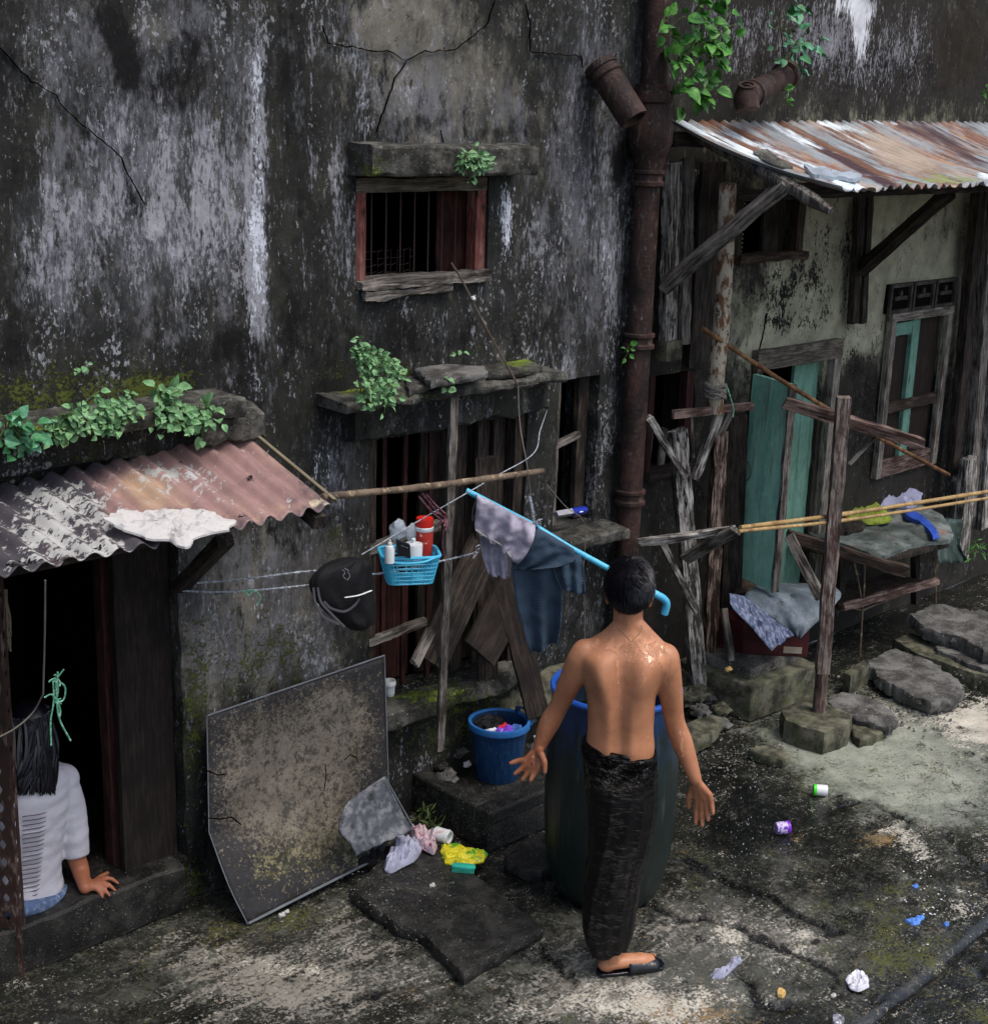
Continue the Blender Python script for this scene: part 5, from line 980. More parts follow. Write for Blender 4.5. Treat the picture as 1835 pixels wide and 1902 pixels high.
n = len(Lr); m = cols+1; b = MB(); b.add(vs, [(i*m+k, i*m+k+1, (i+1)*m+k+1, (i+1)*m+k) for i in range(n-1) for k in range(cols)]); b.keepn = True
pn = b.build('sheet', M['panel'], mp, solid=.004)
paint(pn, rustc=[(540,1430,140,130,.62,0,4),(640,1350,60,80,.35),(480,1480,60,80,.3),(600,1560,100,60,.3),(620,1290,60,40,.3)], yel=[(560,1580,100,60,.38),(640,1560,60,50,.35),(600,1480,60,60,.2),(500,1620,40,30,.3)])
b = MB(); b.tube([TLp+[0,-.004,.002]]+[TLp+(TRp-TLp)*t+[0,-.004,.002] for t in (.3,.6)]+[TRp+[0,-.004,.002]], .004, 6); b.tube([p+[-.001,-.003,0] for p in Lr], .0025, 5); b.tube([p+[.001,-.003,0] for p in Rr[:int(n*.62)]], .0025, 5)
b.tube([GLp+[0,-.006,.005], (GLp+GRp)/2+[0,-.006,.005], GRp+[0,-.006,.005]], .006, 6); b.build('folded_rim', M['paneledge'], mp)
for pts in ([(640,1412),(650,1402),(662,1408),(665,1418)], [(388,1520),(410,1522),(430,1518),(448,1532)], [(604,1420),(606,1440),(602,1470)], [(385,1432),(405,1440),(420,1438)]):
    P_ = [ay(x, y, 4.485) for x, y in pts]; crk = MB(); crk.tube(P_, .0028, 4); crk.build('tear', M['crack'], mp)
sc = sheet3('scrap_sheet', [(ay(660,1478,4.36), ay(713,1443,4.36)), (ay(640,1500,4.33), ay(728,1470,4.34)), (ay(630,1540,4.30), ay(748,1510,4.31)), (ay(652,1570,4.27), ay(762,1535,4.28)), (ay(662,1590,4.25), ay(768,1540,4.27))], M['scrap'], 'torn light-grey scrap of sheet metal propped on the foot of the large panel', 'scrap', fold=.004, nf=1, sm=6, wr=.004)
b = MB(); b.tube([ay(715,1443,4.345), ay(770,1541,4.255)], .003, 6); b.build('rim', M['paneledge'], sc)
# boards leaning in front of the lower window
def lean(label, p0, p1, w_, t, mm, face=(-.3,-1,.1), rg=.006):
    o = plank('leaning_board', p0, p1, w_, t, M[mm], None, face=face, ragged=rg, rough=.003); tag(o, label, 'board', 'boards leaning at the lower window'); return o
M['woodmid'] = wood('dull_brown_board', '#1d1714', '#352d28', .4)
lean('narrow weathered stake standing upright from rubble to the middle ledge', ay(817, 1392, 4.46), ay(843, 738, 4.43), .034, .025, 'woodgrey')
lean('long brown board leaning with its top by the hanging grey shirt', ay(1000, 1330, 4.36), ay(938, 1085, 4.55), .115, .02, 'woodmid')
lean('wide dark board slanting left behind the narrow stake', ay(800, 1228, 4.48), ay(905, 1000, 4.60), .17, .018, 'wooddark', rg=.012)
lean('dark plank crossing low behind the brown board', ay(890, 1215, 4.50), ay(1000, 1010, 4.58), .20, .018, 'woodmid')
lean('short light-tipped wood offcut left of the narrow stake', ay(770, 1234, 4.44), ay(800, 1170, 4.50), .045, .02, 'woodgrey')
lean('dark upright board between the windows behind the poles', ay(905, 1260, 4.58), ay(900, 850, 4.60), .10, .02, 'wooddark')
slab('mossy_lump', [(790,1290),(850,1255),(900,1250),(960,1270),(950,1300),(900,1330),(850,1335),(800,1310)], .42, .42, M['mossstone'], 'mossy concrete lump at the wall foot behind the blue bucket', 'rubble', plane=lambda x, y: ay(x, y, 4.58)+[0,.0,0]) if False else None
rock('mossy_lump', (4.86, 4.66, .36), (.22,.10,.12), M['mossstone'], 'mossy mortar lump under the window ledge behind the blue bucket', 'rubble', seed=3)
# ================================================================== LINES, BASKET, BAG, CLOTHES
def cord(name, pts, r, matl, label, cat, n=6, sm=8, twist=False):
    b = MB(); P_ = bezs(pts, sm)
    if twist:
        for k in range(2): b.tube([p+np.array([0, cos(i*1.1+k*pi), sin(i*1.1+k*pi)])*r*.6 for i, p in enumerate(P_)], r*.75, 5)
    else: b.tube(P_, r, n)
    return tag(b.build(name, matl), label, cat)
cord('clothesline', [ay(338, 1085, 4.58), ay(450, 1076, 4.44), ay(590, 1060, 4.32), ay(700, 1066, 4.28), ay(820, 1042, 4.34), ay(888, 1026, 4.40)], .0035, M['rope'], 'upper twisted pale rope from the canopy brace to the stake', 'rope', twist=True, sm=22)
b = MB(); c0 = ay(884, 1024, 4.40)
for k in range(5): b.tube(bezs([c0, c0+np.array([random.uniform(-.03,.03), -.01, random.uniform(-.03,.03)]), c0+np.array([random.uniform(-.02,.02), 0, random.uniform(-.01,.03)])], 5), .003, 5)
tag(b.build('rope_knot', M['rope']), 'loose pale knot at the right end of the twisted rope', 'knot')
cord('clothesline', [ay(330, 1097, 4.58), ay(400, 1100, 4.46), ay(480, 1096, 4.38), ay(590, 1085, 4.30)], .0032, M['rope'], 'lower twisted pale rope from the canopy brace to the black bag', 'rope', twist=True, sm=24)
b = MB(); 
for pts in ([(450,1100),(465,1096),(478,1100)], [(478,1100),(484,1110),(476,1125)], [(455,1098),(462,1106),(470,1098)]): b.tube(bezs([ay(x, y, 4.37) for x, y in pts], 5), .003, 5)
tag(b.build('string_end', M['twine']), 'pale green string end tied round the lower rope', 'string')
cord('thin_line', [ay(672, 1030, 4.26), ay(770, 972, 4.24), ay(915, 888, 4.15), ay(990, 843, 4.30), ay(1003, 800, 4.45), ay(1016, 762, 4.60)], .0024, M['rope'], 'thin white line running up from the basket to the narrow window', 'rope', sm=10)
cord('thin_rod', [ay(838, 488, 4.62), ay(858, 520, 4.55), ay(898, 600, 4.42), ay(962, 715, 4.22)], .0048, M['twig'], 'thin dark rod leaning out from the upper window sill', 'rod')
b = MB(); a_ = ay(877, 550, 4.48); b.tube([a_, a_+(ay(880,556,4.475)-a_)], .0085, 8); tag(b.build('white_tape', M['white_plastic']), 'bit of white tape on the thin dark rod', 'tape')
cord('hanging_string', [ay(962, 716, 4.22), ay(966, 790, 4.18), ay(978, 860, 4.08), ay(986, 920, 4.10)], .0024, M['ropedk'], 'grey string dropping from the thin rod to the blue pipe', 'string')
cord('twig_hook', [ay(962, 718, 4.22), ay(980, 715, 4.22), ay(1000, 712, 4.22)], .002, M['twig'], 'short crooked twig tied where rod and string meet', 'twig')
cord('loose_wire', [ay(1016, 900, 4.45), ay(1050, 940, 4.40), ay(1082, 965, 4.38), ay(1087, 1000, 4.38), ay(1083, 1070, 4.38), ay(1086, 1140, 4.38), ay(1086, 1190, 4.38)], .0018, M['ropedk'], 'thin loose wire hanging down past the silver and blue packet', 'wire')
b = MB()
for a, c in (((786,918),(826,962)), ((778,922),(822,968)), ((792,918),(832,958))): b.tube(bezs([ay(*a, 4.10), ay((a[0]+c[0])/2-1, (a[1]+c[1])/2+2, 4.16), ay(*c, 4.22)], 5), .0035, 6)
kn = ay(828, 966, 4.22)
for k in range(14): 
    e = np.array([random.gauss(0,.022), random.gauss(0,.01), random.gauss(-.005,.022)]); b.tube(bezs([kn, kn+e*.6+[.004,0,.004], kn+e], 3), .003, 5)
b.tube(bezs([kn, ay(822, 1000, 4.24), ay(824, 1030, 4.27), ay(832, 1045, 4.3)], 5), .0025, 5)
tag(b.build('maroon_cord', M['pinkrope']), 'tangled maroon and pink cord tied to the old pole beside the basket', 'cord')
# basket
bk = thing('plastic_basket', ay(762, 1080, 4.24), 'small sky-blue perforated plastic basket hanging on the line, full of bottles', 'basket')
zr = ay(762, 1012, 4.24)[2]; cx_, cy_ = ay(762, 1020, 4.24)[:2]; hb_ = .105
ang = radians(-32); bx = np.array([cos(ang), sin(ang), 0]); by = np.array([-sin(ang), cos(ang), 0])
ctr = np.array([ay(760, 1020, 4.24)[0], 4.24, 0]); Wt, Dt, Wb, Db = .118, .085, .092, .065
zt_ = ay(762, 1025, 4.24)[2]; zb_ = zt_-.115
def bpt(u, v, z): s = (z-zb_)/(zt_-zb_); return ctr+bx*u*(Wb+(Wt-Wb)*s)+by*v*(Db+(Dt-Db)*s)+np.array([0,0,z])
def rrect(n=40):
    out = []
    for k in range(n):
        t = 2*pi*k/n; u = np.sign(cos(t))*abs(cos(t))**.35; v = np.sign(sin(t))*abs(sin(t))**.35; out.append((u, v))
    return out
b = MB(); RRp = rrect(72)
for i in range(7): z = zb_+(zt_-.012-zb_)*i/6; P_ = [bpt(u, v, z) for u, v in RRp]; b.tube(P_+[P_[0], P_[1]], .0034, 5, cap=False, flat=1)
for k in range(0, 72, 2): u, v = RRp[k]; b.tube([bpt(u, v, zb_), bpt(u, v, zt_)], .0034, 5)
b.build('perforated_side', M['basket'], bk)
b = MB(); P_ = [bpt(u, v, zt_) for u, v in RRp]; b.tube(P_+[P_[0], P_[1]], .007, 8, cap=False); b.build('rim', M['basket'], bk)
b = MB(); b.add([bpt(u, v, zb_) for u, v in RRp]+[bpt(u*.97, v*.97, zb_+.004) for u, v in RRp], [tuple(range(72))[::-1], tuple(range(72, 144))]+[(i, (i+1) % 72, 72+(i+1) % 72, 72+i) for i in range(72)]); b.build('bottom', M['basket'], bk)
b = MB(); b.tube(bezs([bpt(-.9,-1,zt_), bpt(-.5,-1.25,zt_-.012), bpt(.3,-1.25,zt_-.012), bpt(.8,-1,zt_)], 5), .005, 6); b.build('handle', M['basket'], bk)
# contents
def at_b(px_, py_, u_y): p = ay(px_, py_, u_y); return p
jr = thing('red_lidded_jar', ay(788, 1015, 4.26), 'tall jar with red screw lid and red label in the blue basket', 'jar')
jp = ay(788, 1010, 4.27); jz = jp[2]
b = MB(); b.lathe((jp[0], jp[1], jz-.05), [(.0,0),(.034,.0),(.036,.01),(.036,.105),(.034,.112)], 28, closed=True); jb_ = b.build('jar_body', M['redlabel'], jr)
b = MB(); b.lathe((jp[0], jp[1], jz+.058), [(.036,0),(.0375,.003),(.0375,.014),(.034,.018)], 28); b.build('white_collar', M['white_plastic'], jb_)
b = MB(); b.lathe((jp[0], jp[1], jz+.075), [(.033,0),(.035,.0),(.036,.03),(.034,.036),(.0,.037)], 28); b.build('lid', M['redplastic'], jr)
wj = thing('white_lidded_jar', ay(770, 1020, 4.2), 'white pot with a domed pump lid in the middle of the basket', 'jar')
jp = ay(768, 1012, 4.215); b = MB(); b.lathe((jp[0], jp[1], jp[2]-.07), [(.0,0),(.036,0),(.037,.07),(.036,.075),(.0,.082)], 28); jb_ = b.build('jar_body', M['white_plastic'], wj)
b = MB(); b.lathe((jp[0], jp[1], jp[2]+.01), [(.008,0),(.009,.014),(.006,.018),(0,.019)], 14); b.build('nozzle', M['white_plastic'], jb_)
wb_ = thing('white_bottle', ay(722, 1025, 4.2), 'small white bottle with a nozzle at the left of the basket', 'bottle')
jp = ay(724, 1018, 4.20); b = MB(); b.lathe((jp[0], jp[1], jp[2]-.06), [(.0,0),(.019,0),(.02,.055),(.016,.068),(.007,.072)], 22); b.build('bottle_body', M['white_plastic'], wb_)
b = MB(); b.lathe((jp[0], jp[1], jp[2]+.010), [(.009,0),(.009,.012),(.004,.014),(.004,.024),(0,.025)], 14); b.build('cap', M['white_plastic'], wb_)
bt = thing('black_packet', ay(748, 1020, 4.17), 'black rectangular packet standing between the white jars in the basket', 'packet')
pa_, pb_, pc_, pd_ = ay(738,1003,4.175), ay(762,1012,4.165), ay(763,1038,4.165), ay(739,1030,4.175)
b = MB(); b.add([pa_,pb_,pc_,pd_]+[p+np.array([.01,.022,0]) for p in (pa_,pb_,pc_,pd_)], [(0,1,2,3),(4,5,6,7),(0,1,5,4),(1,2,6,5),(2,3,7,6),(3,0,4,7)]); pb2_ = b.build('packet_body', M['blacktube'], bt, smooth=False, bevel=.002)
b = MB(); q0 = (pa_+pd_)/2; q1 = (pb_+pc_)/2
for t in (.25, .45, .65): b.tube([q0+(q1-q0)*t+[0,-.002,.012], q0+(q1-q0)*(t+.12)+[0,-.002,.012]], .0012, 4)
b.build('small_print', M['silver'], pb2_)
b = MB(); pc0 = ay(740, 985, 4.28); b.ell(pc0, (.036,.03,.042), 20, 14, jit=.35); tag(b.build('plastic_bag', M['clear_plastic']), 'crumpled translucent plastic bag at the back left of the basket', 'bag')
b = MB(); pc0 = ay(765, 990, 4.29); b.ell(pc0, (.03,.012,.04), 16, 10, jit=.15); tag(b.build('pale_packet', M['clear_plastic']), 'pale blue-white packet behind the red-lidded jar', 'packet')
# black bag
bgt = thing('black_bag', ay(640, 1100, 4.26), 'black cloth bag with grey cords and a white zip strip hanging on the ropes', 'bag')
rowsb = [(1036,648,680),(1045,620,688),(1058,588,690),(1080,576,692),(1100,578,692),(1120,588,694),(1140,606,696),(1158,632,690),(1172,652,672)]
vs = []; nn_ = 36
for y_, l_, r_ in rowsb:
    a_ = ay(l_, y_, 4.26); c_2 = ay(r_, y_, 4.26); mid_ = (a_+c_2)/2; hw = np.linalg.norm(c_2-a_)/2
    for k in range(nn_):
        t = 2*pi*k/nn_; f = 1+.16*mnoise.noise(Vector((cos(t)*3, sin(t)*3, y_*.06)))
        vs.append(mid_+(c_2-a_)/2*cos(t)*f+np.array([0,-1,0])*sin(t)*min(.05, hw*.7)*(1+.9*mnoise.noise(Vector((cos(t)*4, sin(t)*4+y_*.04, 3)))))
n = len(rowsb); b = MB(); b.add(vs, [(i*nn_+k, i*nn_+(k+1) % nn_, (i+1)*nn_+(k+1) % nn_, (i+1)*nn_+k) for i in range(n-1) for k in range(nn_)]+[tuple(range(nn_)), tuple((n-1)*nn_+k for k in range(nn_))[::-1]])
bgb_ = b.build('bag_body', M['black_cloth'], bgt, sub=1)
M['greystrap'] = mat('grey_strap', '#4c4c50', rough=.8, bumps=())
for pts in ([(582,1092),(586,1120),(600,1145),(630,1160)], [(590,1092),(596,1118),(615,1140),(640,1165)], [(602,1118),(615,1130),(640,1136),(658,1125),(668,1112)]):
    b = MB(); b.tube(bezs([ay(x, y, 4.20) for x, y in pts], 6), .0028, 6, flat=2.0); b.build('cord_strap', M['greystrap'], bgt)
b = MB(); b.tube(bezs([ay(640,1110,4.19), ay(665,1106,4.188), ay(690,1097,4.20)], 6), .005, 6, flat=.4); b.build('white_strip', M['white_plastic'], bgt)
M['logo'] = mat('faint_print', '#8a8a90', rough=.8, bumps=()); b = MB()
for pts in ([(636,1058),(641,1064),(637,1070),(643,1076)], [(646,1062),(650,1070),(645,1078)], [(640,1056),(648,1060)]): b.tube(bezs([ay(x, y, 4.192) for x, y in pts], 4), .0014, 4)
b.build('print', M['logo'], bgb_)
# blue PVC pipe with elbow
P0 = ay(866, 911, 4.34); P1 = ay(990, 975, 4.12); P2 = ay(1060, 1018, 3.99); P3 = ay(1222, 1106, 3.70)
dirp = (P3-P0)/np.linalg.norm(P3-P0); P3 = ay(1222, 1106, 3.70)
pv = thing('blue_pipe', P1, 'sky-blue plastic pipe with an elbow end used as a clothes rail behind the man', 'pipe')
b = MB(); b.tube([P0, P1, P2, P3], .0125, 16); b.build('pipe_length', M['pvc'], pv)
E1 = ay(1232, 1112, 3.685); E2 = ay(1238, 1122, 3.68); E3 = ay(1234, 1140, 3.69)
b = MB(); b.tube(bezs([P3-(P3-P2)*.12, P3, E1, E2, E3], 6), .0165, 16); b.build('elbow', M['pvc'], pv)
b = MB(); kp = ay(990, 972, 4.11); tp_ = ay(984, 922, 4.10)
for k in range(4): b.tube(bezs([tp_+[random.uniform(-.004,.004),0,0], (kp+tp_)/2+[.008*random.uniform(-1,1), -.01, 0], kp+[random.uniform(-.01,.01), -.008, 0]], 5), .0035, 5)
for k in range(8):
    e = np.array([random.gauss(.012,.018), -.02, random.gauss(-.004,.012)]); b.tube(bezs([kp, kp+e*.6+[0,-.01,.008], kp+e], 3), .0022, 5)
tag(b.build('rope_tie', M['rope']), 'frayed blue-white rope tie holding the blue pipe', 'rope')
# clothes
AXC = (-.72,-.70,0)
def on_pipe(px_, py_): 
    t = (px_-990)/(1222-990); return P1+(P3-P1)*t
gs = thing('grey_shirt', on_pipe(930, 950), 'lilac-grey shirt with pale hem hanging on the blue pipe', 'shirt')
def pr(x, y, off=0.0):
    yy = 4.12+(4.34-4.12)*(990-x)/(990-866) if x < 990 else 4.12-(4.12-3.70)*(x-990)/(1222-990)
    return ay(x, y, yy-off)
sheet3('front_panel', [(pr(884,918,.0), pr(990,972,.0)), (pr(886,922,.03), pr(994,980,.03)), (pr(884,950,.035), pr(990,1004,.06)), (pr(882,980,.03), pr(978,1028,.06)), (pr(892,992,.03), pr(962,1048,.055))], M['shirt_grey'], parent=gs, fold=.014, nf=3.4, ax_=AXC, sm=7, wr=.011, cols=60)
sheet3('back_panel', [(pr(884,918,-.005), pr(985,968,-.005)), (pr(888,960,-.02), pr(970,1000,-.02)), (pr(893,1010,-.01), pr(950,1030,-.01)), (pr(899,1045,-.0), pr(948,1052,-.0)), (pr(908,1068,-.0), pr(946,1076,-.0))], M['shirt_grey'], parent=gs, fold=.012, nf=2.3, ax_=AXC, sm=7, wr=.011, ph=2, cols=50)
b = MB(); b.tube(bezs([pr(883,984,.045), pr(905,998,.045), pr(930,1012,.045), pr(948,1034,.045), pr(955,1044,.045)], 6), .007, 8, flat=.5); b.build('hem', M['shirt_hem'], gs)
b = MB(); b.tube(bezs([pr(944,1030,.01), pr(945,1050,.01), pr(942,1072,.01)], 6), .004, 6, flat=.6); b.build('hem', M['shirt_hem'], gs)
b = MB(); b.tube(bezs([pr(886,925,.02), pr(879,945,.02), pr(878,968,.02), pr(886,945,.02)], 6), .0022, 6); b.build('drawstring', M['ropedk'], gs)
cs = thing('checked_sarong', on_pipe(1040, 1010), 'dark blue finely checked sarong cloth folded over the blue pipe', 'cloth')
sheet3('front_fold', [(pr(994,978,.0), pr(1062,1018,.0)), (pr(998,982,.03), pr(1066,1022,.035)), (pr(985,1000,.045), pr(1066,1040,.04)), (pr(966,1028,.04), pr(1035,1052,.045)), (pr(950,1056,.03), pr(1000,1056,.045)), (pr(952,1056,.03), pr(988,1058,.04))], M['check'], parent=cs, fold=.008, nf=2, ax_=AXC, sm=7, cols=40)
sheet3('long_fall', [(pr(952,1035,.0), pr(1056,1018,.0)), (pr(952,1060,.01), pr(1044,1050,.02)), (pr(958,1110,.01), pr(1044,1100,.02)), (pr(970,1160,.01), pr(1042,1150,.02)), (pr(984,1208,.01), pr(1036,1188,.015)), (pr(988,1216,.01), pr(1034,1194,.015))], M['check'], parent=cs, fold=.020, nf=1.7, ax_=AXC, sm=7, ph=1, cols=40)
sheet3('short_fall', [(pr(1018,1040,.01), pr(1070,1022,.0)), (pr(1026,1056,.025), pr(1082,1042,.02)), (pr(1034,1080,.03), pr(1085,1075,.02)), (pr(1042,1094,.03), pr(1087,1106,.02))], M['check'], parent=cs, fold=.014, nf=2.2, ax_=AXC, sm=7, ph=3, cols=26)
# packet on stone sill
pk = thing('small_packet', ay(1058, 952, 4.5), 'small silver and navy packet lying on the stone sill', 'packet')
k0 = ay(1032, 956, 4.50); k1 = ay(1062, 951, 4.50); k2 = ay(1086, 947, 4.50)
b = MB(); b.tube([k0, k1], .020, 4, flat=.9); b.build('silver_half', M['silver'], pk, smooth=False); b = MB(); b.tube([k1, k2], .019, 14); nh_ = b.build('navy_half', M['bluefoil'], pk)
b = MB(); b.tube([k1+(k2-k1)*.35+[0,-.02,0], k1+(k2-k1)*.6+[0,-.02,.0]], .004, 5); b.build('label_mark', M['white_plastic'], nh_)
# white cup on window ledge
cp = thing('white_cup', ay(724, 1290, 4.56), 'translucent white plastic cup standing on the lower window ledge', 'cup')
cc = ay(724, 1291, 4.58); cz_ = .592; cc = az(724, 1292, cz_)
b = MB(); b.lathe((cc[0], cc[1], cz_), [(0,0),(.020,0),(.024,.045),(.024,.05),(.0275,.052),(.0275,.066),(.026,.068),(.026,.075),(.023,.075),(.022,.01),(0,.008)], 26); b.build('cup_body', M['white_plastic'], cp)
b = MB(); b.lathe((cc[0], cc[1], cz_+.055), [(0,0),(.0225,0)], 20); b.build('contents', M['stone'], cp)
# bucket
bc = thing('blue_bucket', az(925, 1450, .14), 'dark blue plastic bucket full of laundry on the plinth', 'bucket')
bb0 = az(924, 1441, .14); rt = az(921, 1337, .50); zt2 = None
bz = .14; HB = .315
top_ = proj(np.array([[bb0[0], bb0[1], bz+HB]]))[0]
def rimz(): 
    for h in np.linspace(.2, .5, 200):
        if proj(np.array([[bb0[0], bb0[1], bz+h]]))[0][1] <= 1338: return h
    return .35
HB = rimz()
R1_, R0b = .143, .098
b = MB(); b.lathe((bb0[0], bb0[1], bz), [(0,0),(R0b,0),(R0b+.003,.01),(R0b+(R1_-R0b)*.5,HB*.5),(R1_-.006,HB-.012),(R1_-.010,HB-.01),(R1_-.014,HB-.03),(R0b-.002,.02),(0,.015)], 44); b.build('bucket_body', M['bucket'], bc)
b = MB(); b.lathe((bb0[0], bb0[1], bz+HB-.028), [(R1_-.008,0),(R1_+.004,.001),(R1_+.005,.018),(R1_+.002,.028),(R1_-.010,.029),(R1_-.013,.02)], 44); b.build('bucket_rim', M['bucketrim'], bc)
b = MB(); rp = np.array([bb0[0], bb0[1], bz+HB]); rgt = MR
b.tube(bezs([rp+rgt*.148-MF*.02+[0,0,-.01], rp+rgt*.155+MF*.05+[0,0,.0], rp+rgt*.11+MF*.11+[0,0,.015], rp+rgt*.085+MF*.125+[0,0,.02]], 6), .005, 7); bh_ = b.build('handle', M['bucket'], bc)
b = MB(); b.box(tuple(rp+rgt*.075+MF*.12+[-.012,-.008,-.02]), tuple(rp+rgt*.075+MF*.12+[.012,.008,.025])); b.build('handle_lug', M['bucket'], bh_, bevel=.003)
def lump(nm, c, r, matl, lb, seed=0, jit=.5): 
    b = MB(); b.ell(c, r, 26, 18, jit=jit); b.v = [tuple(np.array(p)+np.array([0,0,.012*mnoise.noise(Vector(tuple(np.array(p)*45+seed)))])) for p in b.v]; return tag(b.build(nm, matl), lb, 'laundry')
lz = bz+HB-.035
lump('laundry', (bb0[0]-.05, bb0[1]+.02, lz), (.06,.05,.03), M['black_cloth'], 'black wet laundry bundled at the left inside the blue bucket', 1)
lump('laundry', (bb0[0]-.01, bb0[1]+.06, lz+.004), (.08,.045,.03), M['black_cloth'], 'black laundry at the back of the blue bucket', 2)
lump('laundry', tuple(np.array([bb0[0], bb0[1], lz])+MR*.03-MF*.055), (.042,.03,.026), M['purple'], 'purple patterned cloth in the blue bucket', 3)
lump('laundry', tuple(np.array([bb0[0], bb0[1], lz+.002])+MR*.01-MF*.012), (.04,.02,.022), M['redcloth'], 'bright red scrap of cloth amid the bucket laundry', 4)
lump('laundry', tuple(np.array([bb0[0], bb0[1], lz-.004])+MR*.075-MF*.01), (.045,.045,.02), M['bluecloth'], 'blue cloth at the right inside the bucket', 5)
lump('laundry', tuple(np.array([bb0[0], bb0[1], lz+.02])-MR*.03-MF*.10), (.03,.012,.012), M['tissue'], 'white edge of cloth against the front rim of the bucket', 6)
# clear bottle behind the hand
cb = thing('plastic_bottle', az(992, 1400, .2), 'small clear plastic bottle with white cap standing behind the left hand', 'bottle')
q = az(995, 1415, .2); b = MB(); b.lathe((q[0], q[1], .2), [(0,0),(.026,0),(.027,.07),(.022,.09),(.012,.10),(.012,.11)], 20); b.build('bottle_body', M['clear_plastic'], cb)
b = MB(); b.lathe((q[0], q[1], .31), [(.014,0),(.014,.02),(0,.021)], 16); b.build('cap', M['white_plastic'], cb)
# barrel
br0 = np.array([4.21, 3.66, 0]); RB = .268
best = None
for xx in np.linspace(3.9, 4.6, 71):
    for yy in np.linspace(3.2, 4.1, 91):
        p = proj(np.array([[xx, yy, 0.0], [xx, yy, .92]])); e = abs(p[1][0]-1146)+abs(p[1][1]-1276)*1.0+abs(p[0][1]-1648)*.6
        if best is None or e < best[0]: best = (e, xx, yy)
br0 = np.array([best[1], best[2], 0]); HBAR = .92
ba = thing('blue_barrel', br0, 'tall grimy dark blue plastic water barrel with bright blue rim in front of the man', 'barrel')
b = MB(); b.lathe(br0, [(0,.0),(RB*.72,.0),(RB*.80,.015),(RB*.90,.08),(RB*.985,.2),(RB*1.02,.34),(RB*1.03,.5),(RB*1.01,.65),(RB*.985,.78),(RB*.975,.88),(RB*.98,HBAR),(RB*.93,HBAR),(RB*.93,.80),(RB*.95,.7),(0,.695)], 64, jit=.02); bo = b.build('barrel_body', M['barrel'], ba)
paint(bo, algae=lambda P, px: np.clip(1.55-P[:,2]*1.3, .1, 1))
b = MB(); b.lathe(br0+[0,0,HBAR-.012], [(RB*.98,0),(RB*1.01,.004),(RB*1.015,.014),(RB*.995,.022),(RB*.94,.022),(RB*.925,.014),(RB*.93,.0)], 64); b.build('rim', M['barrelrim'], ba)
b = MB(); b.lathe(br0+[0,0,.76], [(0,0),(RB*.93,0)], 48); b.build('water', M['water'], ba)
# ================================================================== LITTER
blobsheet('plastic_bag', [(712,1608),(722,1590),(735,1575),(740,1562),(760,1558),(780,1568),(784,1582),(770,1600),(745,1612),(728,1622),(716,1618)], topledge(.075), .035, M['whitebag'], 'crumpled thin white plastic bag beside the scrap sheet', 'bag', nz=.7, seed=4)
blobsheet('printed_bag', [(760,1545),(775,1536),(795,1545),(805,1560),(812,1575),(805,1588),(790,1580),(770,1568)], topledge(.08), .028, M['pinkbag'], 'crumpled red-printed plastic wrapper between the white bag and the jar', 'wrapper', nz=.7, seed=6)
blobsheet('dark_rag', [(655,1595),(690,1575),(725,1570),(730,1590),(700,1605),(665,1612)], topledge(.05), .03, M['black_cloth'], 'dark rag wedged under the scrap sheet', 'rag', nz=.6, seed=7)
def lying(name, label, px_, py_, z, L, r, d, bodym, capm, cat='jar', hollow=True, cap=False, mark=None):
    t = thing(name, az(px_, py_, z-r), label, cat); c = az(px_, py_, z); d = np.array(d, float); d /= np.linalg.norm(d); a = c-d*L/2
    pf = [(0,0),(r*.94,0),(r,.004),(r,L*.8),(r*.92,L*.82),(r*.92,L)] + ([(r*.8,L),(r*.78,L*.5),(0,L*.49)] if hollow else [(0,L)])
    b = MB(); b.lathe(a, pf, 28, axis=d); t0_ = b.build('body', bodym, t)
    if cap: b = MB(); b.lathe(a+d*(L*.80), [(r*1.0,0),(r*1.04,.002),(r*1.04,L*.22),(r*.9,L*.25),(0,L*.25)] if not hollow else [(r*.94,0),(r*1.05,.001),(r*1.05,L*.08),(r*.94,L*.09)], 28, axis=d); b.build('cap' if not hollow else 'rim', capm, t)
    if mark:
        e2 = np.cross(d, [0,0,1]); e2 /= np.linalg.norm(e2); e2 = e2 if e2 @ (CAM-c) > 0 else -e2; up2 = np.array([0,0,1.]); b = MB()
        for k in range(4):
            an = .75+.12*k % .5; nrm2 = e2*cos(an)+up2*sin(an); p = a+d*L*(.25+.12*k)+nrm2*(r+.0008); tg = np.cross(nrm2, d); b.tube([p-tg*.007, p+d*.004, p+tg*.007], .0012, 4)
        b.build('lettering', mark, t0_)
    return t
lying('white_jar', 'white plastic jar with red lettering lying on its side by the plinth', 822, 1552, .10, .075, .031, MR*.85-MF*.35, M['white_plastic'], M['white_plastic'], cap=True, mark=M['redcloth'])
blobsheet('yellow_packet', [(818,1572),(832,1568),(855,1574),(885,1580),(905,1586),(898,1600),(880,1605),(850,1608),(828,1604),(820,1590)], topledge(.07), .016, M['yellow'], 'flattened yellow and green foil packet on the wet slab', 'packet', nz=.5, seed=3)
bs = thing('scrubbing_brush', az(860, 1615, .07), 'turquoise plastic scrubbing brush lying in front of the yellow packet', 'brush')
c = az(861, 1610, .085); b = MB(); Rm = np.array([[MR[0], MF[0], 0], [MR[1], MF[1], 0], [0, 0, 1]]); b.ell(c, (.052,.018,.010), 22, 12, R=Rm, sq=.6); bbk_ = b.build('brush_back', M['brush'], bs)
b = MB()
for i in range(18):
    for j in range(4): p = c+MR*(-.045+i*.0053)+MF*(-.016+j*.008); b.tube([p+[0,0,-.004], p+MF*-.006+[0,0,-.019]], .0012, 4)
b.build('bristles', M['brush'], bbk_)
